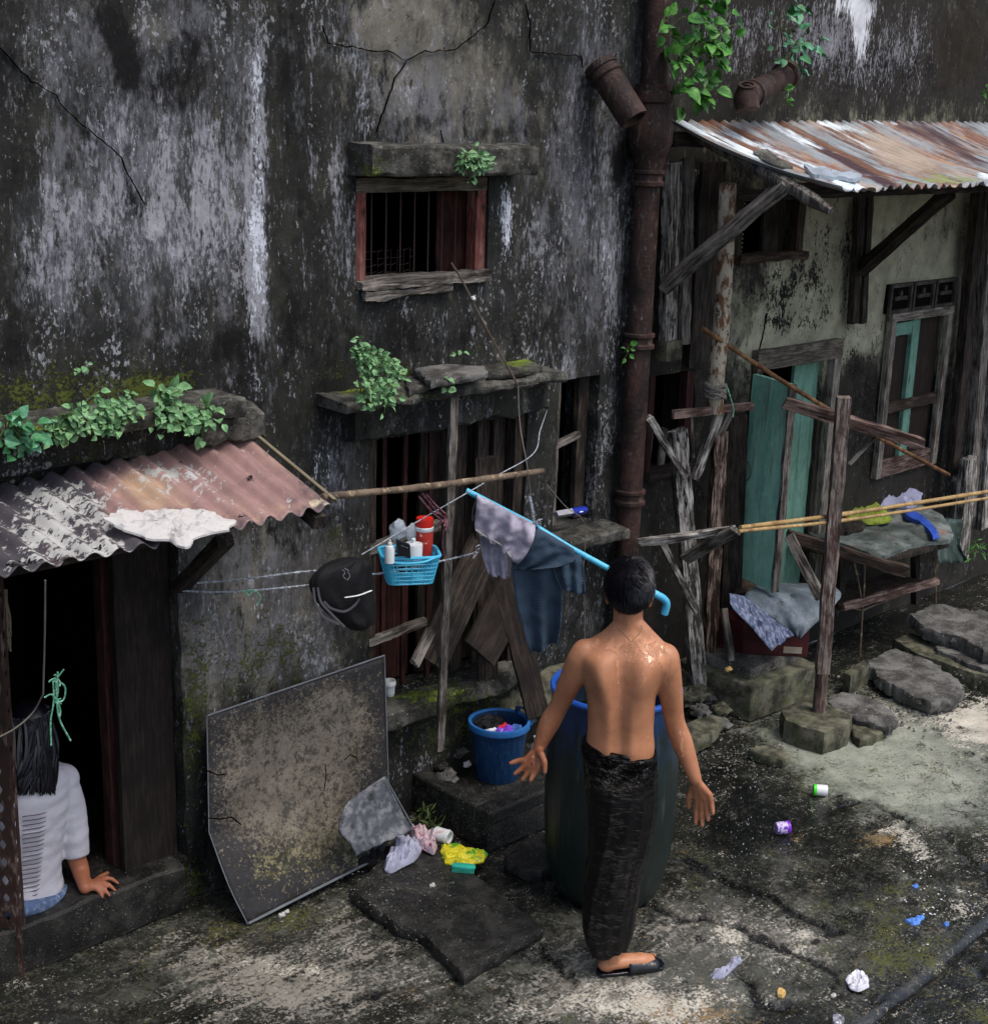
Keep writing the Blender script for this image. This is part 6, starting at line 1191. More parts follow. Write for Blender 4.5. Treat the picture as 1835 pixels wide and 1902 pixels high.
cord('white_stick', [az(918, 1594, .02), az(935, 1597, .015), az(950, 1600, .015)], .003, M['bambooold'], 'short pale stick on the ground right of the yellow packet', 'stick')
for (x, y, s, lb) in ((524,1700,.013,'larger white pebble under the foot of the metal panel'), (533,1694,.010,'smaller white pebble under the foot of the metal panel'), (803,1645,.012,'white pebble on the wet concrete slab'), (1548,1850,.010,'small white chip left of the crumpled tissue') ):
    rock('white_pebble', az(x, y, .07 if x == 803 else .008), (s, s*.8, s*.7), M['white'], lb, 'pebble', seed=x)
lying('white_bottle', 'small white bottle with a lime green cap lying on the pale concrete', 1524, 1468, .028, .065, .027, -MR, M['white_plastic'], M['limegreen'], cat='bottle', hollow=False, cap=True)
lying('violet_cup', 'white cup with a violet pattern lying on the wet ground', 1453, 1538, .030, .062, .029, -(MR*.9+MF*.25), M['violetlabel'], M['violet'], cat='cup', hollow=False, cap=False)
vc = bpy.data.objects['violet_cup']; b = MB(); c = az(1453,1538,.030); d = (MR*.9+MF*.25); d /= np.linalg.norm(d); b.lathe(c+d*.020, [(.0295,0),(.0305,.001),(.0305,.012),(.028,.014),(0,.014)], 28, axis=d); b.build('base_ring', M['violet'], vc)
for i, (x, y, s, lb) in enumerate(((1695,1712,.019,'largest blue soap smear on the wet ground'), (1699,1647,.008,'small blue soap bit above the white specks'), (1757,1718,.007,'small blue soap bit nearest the gutter'), (1708,1705,.011,'pale blue soap bit beside the largest smear'))):
    blobsheet('soap_bit', [(x-s*900,y-4*s/.03),(x,y-10*s/.03),(x+s*900,y-6*s/.03),(x+s*700,y+8*s/.03),(x,y+12*s/.03)], topledge(.004), .005, M['soap'], lb, 'soap', nz=.8, seed=i)
b = MB()
for k in range(46):
    p = az(random.gauss(1725, 34), random.gauss(1668, 30), .004); s = random.uniform(.002,.005); bb = MB(); bb.ell((0,0,0), (s, s, s*.4), 7, 4, jit=.3); b.add(np.array(bb.v)+p, bb.f)
tag(b.build('soap_specks', M['tissue']), kind='stuff')
blobsheet('tissue', [(1568,1818),(1582,1808),(1600,1808),(1612,1820),(1614,1834),(1596,1842),(1580,1838)], topledge(.006), .014, M['tissue'], 'crumpled white tissue lying near the gutter', 'tissue', nz=.9, seed=8)
blobsheet('foam_crumb', [(1442,1842),(1452,1836),(1460,1846),(1455,1854),(1443,1852)], topledge(.005), .010, M['foam'], 'orange-beige crumb on the wet ground', 'crumb', seed=9)
blobsheet('foil_scrap', [(1545,1893),(1560,1886),(1570,1896),(1560,1910),(1545,1908)], topledge(.006), .012, M['silver'], 'crumpled silvery scrap at the bottom edge near the gutter', 'scrap', nz=.8, seed=2)
blobsheet('wet_plastic', [(1318,1812),(1340,1806),(1356,1788),(1372,1778),(1378,1786),(1362,1800),(1345,1816),(1322,1820)], topledge(.006), .014, M['whitebag'], 'wet wisp of clear plastic stuck in a ground crack', 'plastic', nz=.8, seed=11)
b = MB()
for k in range(90):
    x = random.gauss(1390, 50); y = random.gauss(1560, 80); p = ad(x, y, 5.05+random.uniform(-.1,.5)); 
    if p[2] < .01: continue
    s = random.uniform(.0008,.0018); bb = MB(); bb.ell((0,0,0), (s,s,s*2.2), 7, 5); b.add(np.array(bb.v)+p, bb.f)
tag(b.build('water_drops', M['drop']), kind='stuff')
# perforated steel post, left edge
ps = thing('perforated_post', az(30, 1812), 'rusty perforated steel angle post at the left edge of the photo', 'post')
g = az(24, 1815); x0 = g[0]; y0 = g[1]; zt3 = 1.76
for face_, dx_, dy_ in (('flange', MR, -MF), ):
    b = MB(); W_ = .082; N_ = 46; 
    pts = []
    o0 = np.array([x0, y0, 0])-MR*.045; nr2 = -MF
    step = zt3/24
    for j in range(24):
        z0_, z1_ = j*step, (j+1)*step; zc = (z0_+z1_)/2; ow = np.array([[0,z0_],[W_/2,z0_],[W_,z0_],[W_,zc],[W_,z1_],[W_/2,z1_],[0,z1_],[0,zc]]); hr = .013; hole = [( -.7,-.7),(0,-1.5),(.7,-.7),(1,0),(.7,.7),(0,1.5),(-.7,.7),(-1,0)]
        vs = [o0+MR*u+[0,0,z] for u, z in ow]+[o0+MR*(W_/2+a*hr)+[0,0,zc+c*hr*1.1] for a, c in hole]
        b.add(vs, [(k, (k+1) % 8, 8+(k+1) % 8, 8+k) for k in range(8)])
    b.build('front_flange', M['steel'], ps, smooth=False, solid=.004)
    b = MB(); o1 = o0+MR*W_
    for j in range(24):
        z0_, z1_ = j*step, (j+1)*step; zc = (z0_+z1_)/2; W2 = .05; vs = [o1+MF*u+[0,0,z] for u, z in [[.003,z0_],[W2/2,z0_],[W2,z0_],[W2,zc],[W2,z1_],[W2/2,z1_],[.003,z1_],[.003,zc]]]+[o1+MF*(W2/2+a*.008)+[0,0,zc+c*.013] for a, c in hole]
        b.add(vs, [(k, (k+1) % 8, 8+(k+1) % 8, 8+k) for k in range(8)])
    b.build('side_flange', M['steel'], ps, smooth=False, solid=.004)
M['fibre'] = mat('dry_fibre', '#8a7a68', rough=.9, bumps=())
b = MB()
for k in range(12): b.tube(bezs([ad(5+random.uniform(-6,10), 1095, 4.6)] + [ad(8+random.uniform(-10,14), 1120+30*j, 4.6) for j in range(1,4)], 4), .0015, 4)
tag(b.build('dry_fibres', M['fibre']), 'wisp of dry frayed fibre hanging at the top of the perforated post', 'fibre')
# ropes in the doorway
cord('door_string', [ay(84, 1078, 4.0), ay(83, 1180, 4.1), ay(80, 1290, 4.2)], .003, M['ropedk'], 'thin grey string hanging from the low canopy in the doorway', 'string')
cord('slack_rope', [ay(80, 1290, 4.2), ay(60, 1325, 4.25), ay(25, 1355, 4.2), ay(-20, 1378, 4.1)], .003, M['ropedk'], 'slack grey rope from the doorway string to the perforated post', 'rope')
tw_ = MB()
for pts in ([(98,1262),(100,1300),(94,1340),(95,1385)], [(104,1260),(106,1310),(112,1340),(131,1376)], [(100,1262),(120,1275),(118,1300),(102,1305)], [(106,1300),(112,1320),(110,1335)], [(82,1296),(95,1290),(105,1300)]): tw_.tube(bezs([ay(x, y, 4.2) for x, y in pts], 5), .003, 5)
kk = ay(106, 1260, 4.2)
for k in range(16): e = np.array([random.gauss(0,.014), random.gauss(0,.006), random.gauss(0,.018)]); tw_.tube(bezs([kk, kk+e*.7+[.004,0,.005], kk+e], 3), .0028, 5)
k2_ = ay(104, 1300, 4.2)
for k in range(8): e = np.array([random.gauss(0,.014), 0, random.gauss(0,.012)]); tw_.tube([k2_, k2_+e], .0025, 5)
tag(tw_.build('green_twine', M['twine']), 'knotted pale green twine dangling in the dark doorway', 'twine')
# ================================================================== PEOPLE
def remesh(name, b, matl, vox, parent, smooth=4, fac=.5, keep=None):
    P = np.array(b.v); me = bpy.data.meshes.new('tmp'); me.from_pydata(b.v, [], b.f); bm = bmesh.new(); bm.from_mesh(me); bmesh.ops.recalc_face_normals(bm, faces=bm.faces); bm.to_mesh(me); bm.free()
    o = bpy.data.objects.new('tmp', me); SC.collection.objects.link(o)
    m1 = o.modifiers.new('r', 'REMESH'); m1.mode = 'VOXEL'; m1.voxel_size = vox; m1.use_smooth_shade = True
    m2 = o.modifiers.new('s', 'SMOOTH'); m2.iterations = smooth; m2.factor = fac
    dg = bpy.context.evaluated_depsgraph_get(); ev = o.evaluated_get(dg); nm = bpy.data.meshes.new_from_object(ev, depsgraph=dg)
    bpy.data.objects.remove(o)
    n = len(nm.vertices); co = np.empty(n*3); nm.vertices.foreach_get('co', co); co = co.reshape(-1, 3)
    if keep: co = keep(co)
    c = np.array([co[:,0].mean(), co[:,1].mean(), co[:,2].min()]); co -= c; nm.vertices.foreach_set('co', co.ravel()); nm.name = name
    nm.materials.clear(); nm.materials.append(matl); nm.polygons.foreach_set('use_smooth', [True]*len(nm.polygons)); nm.update()
    r = bpy.data.objects.new(name, nm); SC.collection.objects.link(r); r.location = V(c); adopt(r, parent); return r
def relax(o, wfun, it):
    me = o.data; n = len(me.vertices); co = np.empty(n*3); me.vertices.foreach_get('co', co); co = co.reshape(-1, 3); ne = len(me.edges); e = np.empty(ne*2, dtype=np.int32); me.edges.foreach_get('vertices', e); e = e.reshape(-1, 2)
    W_ = wfun(co+np.array(o.location))[:, None]*.6; cnt = np.bincount(e.ravel(), minlength=n)[:, None].astype(float)
    for _ in range(it):
        s = np.stack([np.bincount(e[:,0], co[e[:,1],k], n)+np.bincount(e[:,1], co[e[:,0],k], n) for k in range(3)], -1)/np.maximum(cnt, 1); co = co+(s-co)*W_
    me.vertices.foreach_set('co', co.ravel()); me.update()
def ring_loft(b, rows, n=40, closed=True, back=None, mi=0):
    """rows: (leftPt, rightPt, halfdepth, squareness); ring in plane of MR/MF"""
    vs = []
    for i, (l, r, hd, sq) in enumerate(rows):
        c = (l+r)/2; h = (r-l)/2
        for k in range(n):
            t = 2*pi*k/n; cx = np.sign(cos(t))*abs(cos(t))**sq; sy = np.sign(sin(t))*abs(sin(t))**sq; d = hd
            off = 0
            if back is not None and sin(t) < 0: off = back(i, cos(t))
            vs.append(c+h*cx+MF*(sy*d+off))
    m = len(rows); fs = [(i*n+k, i*n+(k+1) % n, (i+1)*n+(k+1) % n, (i+1)*n+k) for i in range(m-1) for k in range(n)]
    if closed: fs += [tuple(range(n))[::-1], tuple((m-1)*n+k for k in range(n))]
    b.add(vs, fs, mi)
def smooth_rows(rows, n=4):
    A_ = bezs([np.concatenate([r[0], r[1], [r[2], r[3]]]) for r in rows], n); return [(a[:3], a[3:6], a[6], a[7]) for a in A_]
D0 = 4.93
def J(x, y, d=0.0): return ad(x, y, D0+d)
man = thing('person', az(1150, 1800), 'bare-backed man in a long wet black sarong standing at the barrel with arms held out', 'person')
b = MB()
T = [(J(1147,1128,.02), J(1192,1130,.02), .055, 1), (J(1144,1158,.02), J(1193,1160,.02), .054, 1), (J(1118,1178,.015), J(1216,1180,.015), .064, 1), (J(1090,1194,.01), J(1236,1200,.01), .078, .9), (J(1074,1214,0), J(1246,1222,0), .094, .85),
     (J(1080,1250,0), J(1232,1256,0), .104, .85), (J(1089,1285,0), J(1219,1290,0), .104, .85), (J(1091,1320,.0), J(1216,1325,.0), .098, .85), (J(1091,1352,.0), J(1214,1358,.0), .094, .85), (J(1088,1385,.0), J(1216,1392,.0), .098, .85), (J(1098,1420,0), J(1208,1430,0), .078, .85), (J(1106,1470,0), J(1202,1475,0), .075, .9), (J(1112,1500,0), J(1196,1500,0), .07, .9)]
def backshape(i, c):
    t = i/48.; g = .018*math.exp(-(c/.15)**2)*min(1, max(0, (t-.18)*6))
    sc_ = -.026*(math.exp(-((abs(c)-.45)/.22)**2))*math.exp(-((t-.40)/.10)**2); er_ = -.006*math.exp(-((abs(c)-.28)/.18)**2)*min(1, max(0, (t-.35)*4))
    return g+sc_+er_
ring_loft(b, smooth_rows(T, 4), 48, back=backshape)
def limb(pts, rs, n=16, flat=1.0):
    Q = bezs([np.append(p, r) for p, r in zip(pts, rs)], 6); b.tube([q[:3] for q in Q], [q[3] for q in Q], n, flat=flat); b.ell(Q[0][:3], (Q[0][3],)*3, 14, 10); b.ell(Q[-1][:3], (Q[-1][3],)*3, 12, 8)
# left arm (viewer's left)
LS, LE, LW = J(1088,1214,.0), J(1038,1312,.05), J(1001,1388,.03)
limb([LS, J(1077,1230,.0), J(1060,1266,.02), LE, J(1020,1345,.05), LW], [.055,.052,.046,.037,.0395,.0245])
RS, RE, RW = J(1234,1222,.0), J(1253,1338,.03), J(1291,1447,.0)
limb([RS, J(1238,1240,.0), J(1245,1285,.015), RE, J(1268,1382,.03), RW], [.055,.052,.046,.037,.0395,.0245])
b.ell(J(1085,1216,0), (.052,.052,.050), 18, 12); b.ell(J(1169,1180,.012), (.055,.052,.045), 18, 12); b.ell(J(1236,1224,0), (.052,.052,.050), 18, 12)
# trapezius
limb([J(1160,1160,.01), J(1128,1188,.01), J(1096,1206,.0)], [.038,.036,.036]); limb([J(1176,1160,.01), J(1206,1190,.01), J(1228,1212,.0)], [.038,.036,.036])
# hands
def hand(wrist, knuck, tips, thumb, th=.011, bulge=1.0):
    kc = np.mean(knuck, 0); b.tube([wrist, wrist*.6+kc*.4, kc], [.023,.027,.024], 12, flat=.6)
    for k, tp3 in zip(knuck, tips):
        b.tube([wrist*.8+k*.2, (wrist+k)/2, k], [.015,.0145,.0125], 9)
        v = tp3-k; mid1 = k+v*.45+MF*.006; mid2 = k+v*.76+MF*.004; b.tube([k, mid1, mid2, tp3], [.0126,.0116,.0104,.0084], 9); b.ell(tp3, (.0076,)*3, 10, 7); b.ell(k, (.0125,)*3, 10, 7); b.ell(mid1, (.0106,)*3, 10, 7)
    p0 = wrist*.75+knuck[-1]*.25; b.tube([p0, thumb[0], thumb[1], thumb[2]], [.017,.0145,.0118,.0088], 9); b.ell(thumb[2], (.009,)*3, 10, 7)
hand(LW, [J(976,1412,.015), J(984,1419,.0), J(993,1424,-.012), J(1001,1424,-.02)], [J(948,1418,.015), J(956,1438,.0), J(970,1449,-.012), J(985,1450,-.03)], [J(1006,1402,-.03), J(1012,1416,-.04), J(1012,1434,-.045)])
hand(RW, [J(1318,1477,-.01), J(1311,1484,.0), J(1303,1488,.01), J(1295,1487,.02)], [J(1324,1512,-.02), J(1315,1524,-.01), J(1304,1534,.0), J(1292,1530,.015)], [J(1285,1468,.03), J(1279,1484,.035), J(1279,1500,.035)])
# head
HC = J(1169,1097,.045); 
def hp(r, u, f): return HC+MR*r+np.array([0,0,1])*u+MF*f
Rm = np.array([[MR[0], MF[0], 0], [MR[1], MF[1], 0], [0, 0, 1]])
b.ell(hp(0,.008,-.008), (.066,.085,.092), 30, 20, R=Rm); b.ell(hp(0,-.055,.03), (.058,.062,.060), 24, 16, R=Rm); b.ell(hp(0,-.085,.052), (.034,.034,.026), 18, 12, R=Rm)
b.tube([hp(0,-.13,-.02), hp(0,-.06,-.02), hp(0,-.02,-.01)], [.053,.054,.05], 20)
b.tube([hp(0,.0,.080), hp(0,-.02,.096), hp(0,-.034,.106)], [.010,.012,.014], 10); b.ell(hp(0,-.036,.098), (.018,.012,.010), 12, 8, R=Rm)
b.ell(hp(0,.018,.076), (.05,.014,.010), 16, 10, R=Rm); b.ell(hp(0,-.061,.088), (.024,.010,.006), 14, 8, R=Rm); b.ell(hp(0,-.071,.086), (.020,.010,.006), 14, 8, R=Rm)
for s in (-1, 1):
    b.ell(hp(s*.075,-.020,-.014), (.011,.020,.034), 14, 12, R=Rm); b.tube([hp(s*.078,.012,-.022), hp(s*.084,-.004,-.034), hp(s*.080,-.032,-.026)], [.006,.006,.006], 7)
# feet and lower legs
def foot(heel, toe, anklez, leg):
    d = toe-heel; d[2] = 0; L = np.linalg.norm(d); d /= L; s = np.array([-d[1], d[0], 0]); up = np.array([0,0,1.])
    b.ell(heel+d*.035+up*.032, (.040,.030,.032), 16, 12, R=np.array([[d[0], s[0], 0],[d[1], s[1], 0],[0,0,1]]))
    b.tube([heel+d*.03+up*.034, heel+d*.11+up*.033, heel+d*.18+up*.024, heel+d*.225+up*.018], [.032,.033,.034,.024], 16, flat=.8)
    for k in range(5):
        o_ = s*(.030-.0155*k); e = heel+d*(.245-.006*abs(k-.6)*1.6 - .007*k)+o_+up*.012; b.tube([heel+d*.19+o_*.9+up*.018, e], [.011 if k else .014, .0085 if k else .012], 8); b.ell(e, (.009 if k else .012,)*3, 10, 7)
    a = heel+d*.045+up*.05; b.tube([a, a+up*.05, leg[0], leg[1]], [.033,.031,.040,.048], 16)
hR = az(1112, 1812, 0); tR = az(1236, 1792, 0); hL = hR+MF*.12+MR*.05; tL = hL+MF*.26+MR*.03
hz = J(1132, 1640, 0)
foot(hR+[0,0,.012], tR+[0,0,.012], .08, [J(1124,1700,.0), J(1134,1560,.0)]); foot(hL+[0,0,.012], tL+[0,0,.012], .08, [J(1145,1690,.05), J(1160,1550,.03)])
limb([J(1134,1570,.0), J(1134,1480,0)], [.05,.062]); limb([J(1160,1560,.03), J(1172,1480,0)], [.05,.062])
body = remesh('body', b, M['skin'], .0045, man, smooth=3)
WET_HIGHLIGHTS = [(1195,1205,44,30,.5),(1110,1200,30,20,.32),(1230,1260,14,60,.3),(1145,1260,5,60,.35),(1270,1390,12,40,.3),(1195,1340,14,40,.2),(1215,1240,14,30,.3),(1235,1230,14,20,.3),(1165,1150,14,14,.3),(1258,1330,14,30,.3),(1148,1235,4,40,.5),(1160,1200,20,14,.25),(1130,1200,40,16,.2),(1195,1260,10,24,.25),(1030,1330,12,20,.2),(1165,1290,10,10,.3)]
relax(body, lambda P: np.clip((P[:,2]-.86)/.06, 0, 1)*np.clip((1.42-P[:,2])/.03, 0, 1), 9)
paint(body, wets=WET_HIGHLIGHTS, ruddy=[(980,1420,60,60,.6),(1300,1490,50,70,.45),(1020,1350,50,50,.35),(1270,1390,40,50,.3),(1130,1805,40,20,.3),(1150,1340,60,60,.2),(1060,1290,30,60,.35),(1250,1310,20,60,.3),(1150,1250,10,90,.12),(1180,1260,20,30,.15)])
for s in (-1, 1):
    e_ = MB(); e_.ell(hp(s*.031,-.004,.079), (.012,)*3, 12, 9); e_.build('eye', M['eye'], man)
# hair
hb2 = MB(); rows_h = []; nH, mH = 56, 34; vs = []; 
for i in range(mH+1):
    ph = pi*i/mH
    for k in range(nH):
        t = 2*pi*k/nH; d = np.array([sin(ph)*cos(t), sin(ph)*sin(t), cos(ph)])
        nz_ = .04*mnoise.noise(Vector(tuple(d*5)))+.015*mnoise.noise(Vector(tuple(d*14)))
        lo = 1.0
        if d[2] < 0: lo = 1.0-.22*(-d[2])
        f = 1.10+nz_+(.05 if d[2] > .2 else 0)
        p = Rm @ (d*np.array([.067*f*lo, .088*f, .096*f])); vs.append(hp(0,.010,-.012)+p)
hb2.add(vs, [(i*nH+k, (i+1)*nH+k, (i+1)*nH+(k+1) % nH, i*nH+(k+1) % nH) for i in range(mH) for k in range(nH)])
# keep back and top of the head only: drop faces in front of ears and below the nape
F2 = []; VV = np.array(hb2.v); loc = (VV-hp(0,0,0)); lr, lf, lu = loc @ MR, loc @ MF, loc[:, 2]
for f in hb2.f:
    c_f = lf[list(f)].mean(); c_u = lu[list(f)].mean(); c_r = abs(lr[list(f)].mean())
    if c_u < -.064: continue
    if c_f > .055 and c_u < .045: continue
    if c_r > .05 and c_f > -.03 and c_u < -.005+.0*c_f and c_f < .2: continue
    if c_f > .01 and c_u < -.01: continue
    F2.append(f)
hb2.f = F2; hb2.m = [0]*len(F2)
for k in range(8000):
    th = random.uniform(0, 2*pi); u = random.uniform(-.55, 1); d = np.array([math.sqrt(1-u*u)*cos(th), math.sqrt(1-u*u)*sin(th), u])
    f = 1.12; lo = 1-.22*max(0, -u)
    p = hp(0,.010,-.012)+Rm @ (d*np.array([.067*f*lo,.088*f,.096*f])); l_ = p-hp(0,0,0); cf, cu, cr_ = l_ @ MF, l_[2], abs(l_ @ MR)
    if cu < -.066 or (cf > .055 and cu < .045) or (cr_ > .05 and cf > -.03 and cu < -.0) or (cf > .01 and cu < -.01): continue
    nrm_ = Rm @ d; tang = np.array([0,0,-1.]) if u < .55 else (Rm @ np.array([d[0]+.4*sin(th*2), d[1], -.2])); tang = tang+np.array([random.gauss(0,.22) for _ in range(3)])+.35*MR*mnoise.noise(Vector(tuple(d*3)))
    tang = tang-nrm_*(tang @ nrm_); tang /= np.linalg.norm(tang); L_ = random.uniform(.022,.050)*(1 if u > -.2 else .5)
    lift = .30 if u > .0 else .10
    hb2.tube([p-nrm_*.004, p+tang*L_*.5+nrm_*L_*lift*.7, p+tang*L_+nrm_*L_*lift*.5], [.0011,.0009,.0002], 3)
hb2.keepn = False
hb2.build('hair', M['hair'], man)
# thin cord round the neck
nb_ = MB(); nb_.tube(bezs([J(1192,1162,-.035), J(1190,1174,-.055), J(1178,1186,-.075), J(1172,1192,-.082), J(1160,1180,-.07), J(1146,1166,-.04)], 6), .0011, 5); nb_.build('neck_cord', M['stem'], man)
# sarong
S = [((1088,1370),(1216,1400),.094),((1087,1388),(1218,1413),.100),((1088,1430),(1220,1450),.108),((1092,1500),(1219,1500),.108),((1093,1560),(1209,1560),.098),((1089,1620),(1192,1620),.090),((1084,1675),(1182,1675),.086),((1085,1730),(1175,1725),.088),((1101,1768),(1166,1752),.080)]
rows = smooth_rows([(J(*l), J(*r), d, .85) for l, r, d in S], 12); vs = []; n_ = 160; mR_ = len(rows)
def ridge(x, y, z): return 1-abs(mnoise.noise(Vector((x, y, z))))*2.4
for i, (l, r, hd, sq) in enumerate(rows):
    c = (l+r)/2; h = (r-l)/2; v_ = i/mR_
    for k in range(n_):
        t = 2*pi*k/n_; cx = np.sign(cos(t))*abs(cos(t))**.9; sy = np.sign(sin(t))*abs(sin(t))**.9
        hip = math.exp(-((v_-.10)/.12)**2); kn = math.exp(-((v_-.62)/.12)**2)
        fold = .008*min(1, v_*2)*max(-.4, ridge(cos(t)*2.2+v_*1.2, sin(t)*2.2, v_*1.1)-.4) + .008*mnoise.noise(Vector((cos(t)*1.5, sin(t)*1.5, v_*4)))
        wr = .012*hip*max(-.2, ridge(cos(t)*1.6+5, sin(t)*1.6, v_*24+cos(t)*2.2)-.3)+.005*hip*ridge(cos(t)*4, sin(t)*4, v_*60-cos(t)*3)
        wr += .007*kn*max(-.2, ridge(cos(t)*2.5+v_*7, sin(t)*2, v_*9)-.35) + .0012*(.3+v_)*ridge(cos(t)*3, sin(t)*3, v_*16+cos(t)*3)
        fw = max(-.006, (fold+wr)*min(1, v_*14+.1)); q = c+h*cx*(1+fw/.1*.7)+MF*(sy*(hd+fw))
        if i == mR_-1: q = q+np.array([0,0,.02*mnoise.noise(Vector((cos(t)*2, sin(t)*2, 3)))])
        vs.append(q)
sg = MB(); sg.add(vs, [(i*n_+k, i*n_+(k+1) % n_, (i+1)*n_+(k+1) % n_, (i+1)*n_+k) for i in range(mR_-1) for k in range(n_)]); so_ = sg.build('sarong', M['sarong'], man)
md = so_.modifiers.new('s', 'SOLIDIFY'); md.thickness = .003; md.offset = 1
paint(so_, wetw=[(1150,1430,70,50,.9,0,4),(1165,1640,40,50,.45),(1090,1740,20,40,.3)], wrk=[(1150,1432,75,50,.52,0,4),(1168,1640,34,50,.42),(1090,1750,16,30,.4),(1216,1500,10,90,.3)])
wb = MB()
for q_ in range(3):
    i = 1+q_*3; l, r, hd, sq = rows[i]; c = (l+r)/2; h = (r-l)/2
    P_ = [c+h*cos(t)*1.02+MF*(np.sign(sin(t))*abs(sin(t))**.9*(hd+.003))+[0,0,.006*sin(t*3+q_*2)] for t in np.linspace(0, 2*pi, 60)]; wb.tube(P_, .0045, 6, cap=False, flat=1.6)
wo2 = wb.build('waist_roll', M['sarong'], so_); paint(wo2, wetw=[(1150,1400,70,30,.9)])
# sandal on the visible foot and the other
def sandal(heel, toe, nm):
    t = MB(); d = toe-heel; d[2] = 0; d /= np.linalg.norm(d); s = np.array([-d[1], d[0], 0]); up = np.array([0,0,1.])
    out = [(-.012,.0),(0,.026),(.06,.034),(.14,.040),(.20,.048),(.25,.040),(.268,.015),(.268,-.015),(.25,-.042),(.20,-.046),(.14,-.036),(.06,-.032),(0,-.024)]
    P_ = [heel+d*a+s*c for a, c in out]; n = len(P_); t.add([p+up*.002 for p in P_]+[p+up*.016 for p in P_], [tuple(range(n))[::-1], tuple(range(n, 2*n))]+[(i, (i+1) % n, n+(i+1) % n, n+i) for i in range(n)])
    so2 = t.build('sandal_sole', M['sandal'], man, bevel=.003)
    t = MB(); vs = []
    for i in range(9):
        a = .11+i*.0155
        for k in range(13):
            an = pi*k/12; vs.append(heel+d*a+s*cos(an)*.046+up*(.012+sin(an)*(.050-.02*i/8)))
    t.add(vs, [(i*13+k, i*13+k+1, (i+1)*13+k+1, (i+1)*13+k) for i in range(8) for k in range(12)]); t.build('sandal_strap', M['sandal'], so2, solid=.003)
sandal(hR, tR, 'r'); sandal(hL, tL, 'l')
# ---------------- seated woman
wo = thing('person', az(70, 1690, .2), 'long-haired person in a white knit top seated on the doorway step, seen from behind', 'person')
YW = 4.80
def K(x, y, d=0.0): return ay(x, y, YW+d)
b = MB(); XR = np.array([1,0,0.]); 
T = [(K(34,1398), K(72,1398), .05, 1), (K(30,1422), K(78,1422), .055, 1), (K(-5,1440), K(122,1438), .075, .9), (K(-12,1470), K(128,1466), .095, .85), (K(-6,1530), K(116,1525), .105, .85), (K(0,1590), K(108,1585), .10, .85), (K(-4,1640), K(110,1635), .11, .85), (K(-10,1690), K(118,1680), .13, .9)]
oMR, oMF = MR, MF
MF = np.array([.25,.97,0])
ring_loft(b, smooth_rows(T, 4), 36)
WW = az(158, 1650, .235)
def limbw(pts, rs): limb(pts, rs)
limb([K(118,1452,.0), K(130,1500,-.01), K(138,1555,-.02), K(140,1585,-.03), K(150,1618,-.05), WW], [.052,.047,.042,.037,.034,.024])
limb([K(-5,1455), K(-20,1520), K(-30,1590), K(-20,1640)], [.052,.046,.038,.03])
limb([K(30,1665,.02), K(20,1668,.30), K(15,1690,.55)], [.085,.075,.055]); limb([K(85,1660,.02), K(90,1660,.30), K(95,1690,.50)], [.085,.075,.055])
# hand flat on the edge, fingers curling over it
ek = [az(197,1632,.232), az(192,1640,.232), az(185,1646,.230), az(177,1650,.228)]
et = [az(219,1641,.212), az(214,1655,.205), az(203,1664,.200), az(190,1667,.198)]
MFh = MF
def hand2(wrist, knuck, tips, thumb):
    kc = np.mean(knuck, 0); b.tube([wrist, wrist*.5+kc*.5, kc], [.021,.024,.020], 12, flat=.7)
    for k, tp3 in zip(knuck, tips):
        b.tube([wrist*.8+k*.2, (wrist+k)/2, k], [.013,.0135,.0115], 9); mid = (k+tp3)/2+np.array([0,0,.008]); b.tube([k, mid, tp3], [.0108,.0098,.0074], 9); b.ell(tp3, (.0076,)*3, 10, 7); b.ell(k, (.0115,)*3, 10, 7)
    b.tube([wrist*.7+knuck[0]*.3, thumb[0], thumb[1]], [.014,.012,.009], 9); b.ell(thumb[1], (.009,)*3, 9, 7)
hand2(WW, ek, et, [az(186,1630,.225), az(200,1622,.215)])
WC = K(52,1355,.03)
b.ell(WC, (.072,.088,.10), 26, 18); b.ell(WC+[0,.03,-.06], (.052,.055,.055), 18, 12); b.ell(WC+[0,.10,-.03], (.012,.018,.018), 10, 8); b.tube([WC+[0,0,-.05], K(54,1430,0)], [.05,.055], 14)
for s in (-1,1): b.ell(WC+[s*.073,.0,-.02], (.009,.018,.028), 10, 8)
remesh('body', b, M['skinf'], .006, wo, smooth=4)
for s in (-1, 1): e_ = MB(); e_.ell(WC+[s*.03,.082,.0], (.011,)*3, 10, 8); e_.build('eye', M['eye'], wo)
b = MB()
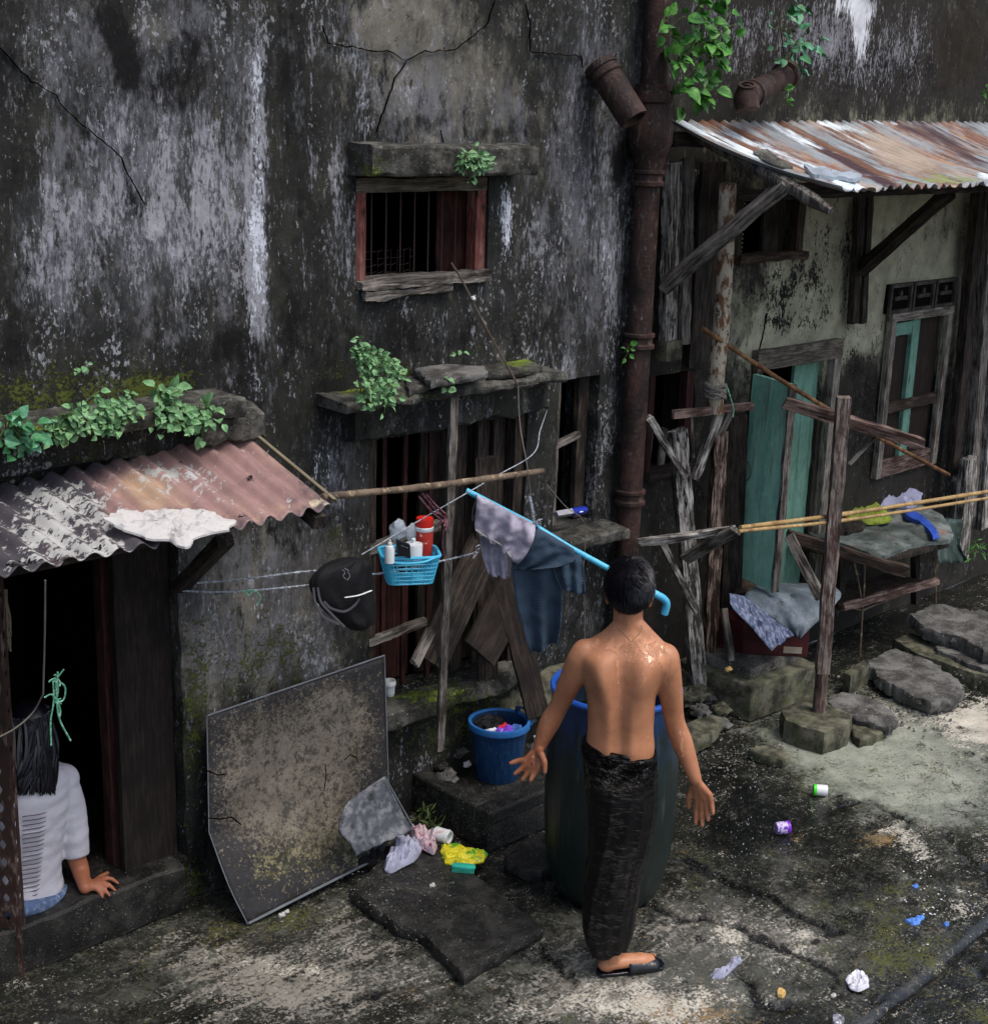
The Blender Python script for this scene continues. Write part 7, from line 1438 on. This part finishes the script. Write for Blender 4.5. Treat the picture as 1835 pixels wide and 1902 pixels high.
T2 = [(K(20,1414), K(98,1416), .075, .9), (K(-8,1430), K(132,1430), .092, .85), (K(-16,1470), K(134,1466), .108, .85), (K(-10,1530), K(121,1525), .118, .85), (K(-4,1590), K(112,1585), .113, .85), (K(-8,1640), K(116,1635), .124, .85), (K(-12,1672), K(124,1664), .140, .9)]
ring_loft(b, smooth_rows(T2, 4), 36); b.ell(K(116,1448), (.066,.066,.062), 18, 12)
SL = [K(112,1452,.0), K(128,1495,-.01), K(137,1545,-.02), K(141,1588,-.03)]
Q = bezs([np.append(p, r) for p, r in zip(SL, [.066,.062,.056,.053])], 6); b.tube([q[:3] for q in Q], [q[3] for q in Q], 18)
sh_ = remesh('knit_top', b, M['whiteshirt'], .007, wo, smooth=4, keep=lambda co: co+np.stack([0*co[:,0], np.array([mnoise.noise(Vector((c[0]*9, 0, c[2]*28)))*.008 for c in co]), 0*co[:,0]], -1))
b = MB()
for i in range(20):
    y_ = 1492+i*8.2; p0_ = K(30,y_+1); p1_ = K(60-(i*.75),y_-3)
    b.tube([p0_+[-.03,-.113,0], (p0_+p1_)/2+[0,-.122,-.002], p1_+[0,-.115,0]], [.003,.0035,.0015], 6, flat=.5)
b.build('ladder_openings', M['shirtgap'], sh_)
b = MB(); b.tube(bezs([K(-20,1690,-.12), K(40,1690,-.13), K(95,1678,-.11), K(122,1655,-.02), K(118,1650,.12)], 5), [.028]*21, 10, flat=1.2); 
b.tube([K(85,1660,.05), K(90,1660,.30), K(95,1690,.50)], [.10,.085,.065], 14); b.tube([K(30,1665,.05), K(20,1668,.30), K(15,1690,.55)], [.10,.085,.065], 14); b.ell(K(55,1672,.03), (.15,.13,.06), 20, 12)
remesh('jeans', b, M['jeans'], .008, wo, smooth=4)
b = MB(); b.ell(WC+[0,-.012,.012], (.085,.098,.112), 28, 18, jit=.06)
for k in range(420):
    th = random.uniform(pi*1.0, pi*2.05); st_ = WC+np.array([cos(th)*.078, sin(th)*.09, random.uniform(-.02,.08)]); e = K(random.uniform(30,104), random.uniform(1438,1480), -.11+random.uniform(-.01,.02))
    mid = (st_+e)/2+np.array([random.gauss(.0,.012), -.015, 0]); b.tube(bezs([st_, mid, e], 4), [.008]*8+[.001], 5)
b.build('hair', M['hair'], wo)
MR, MF = oMR, oMF
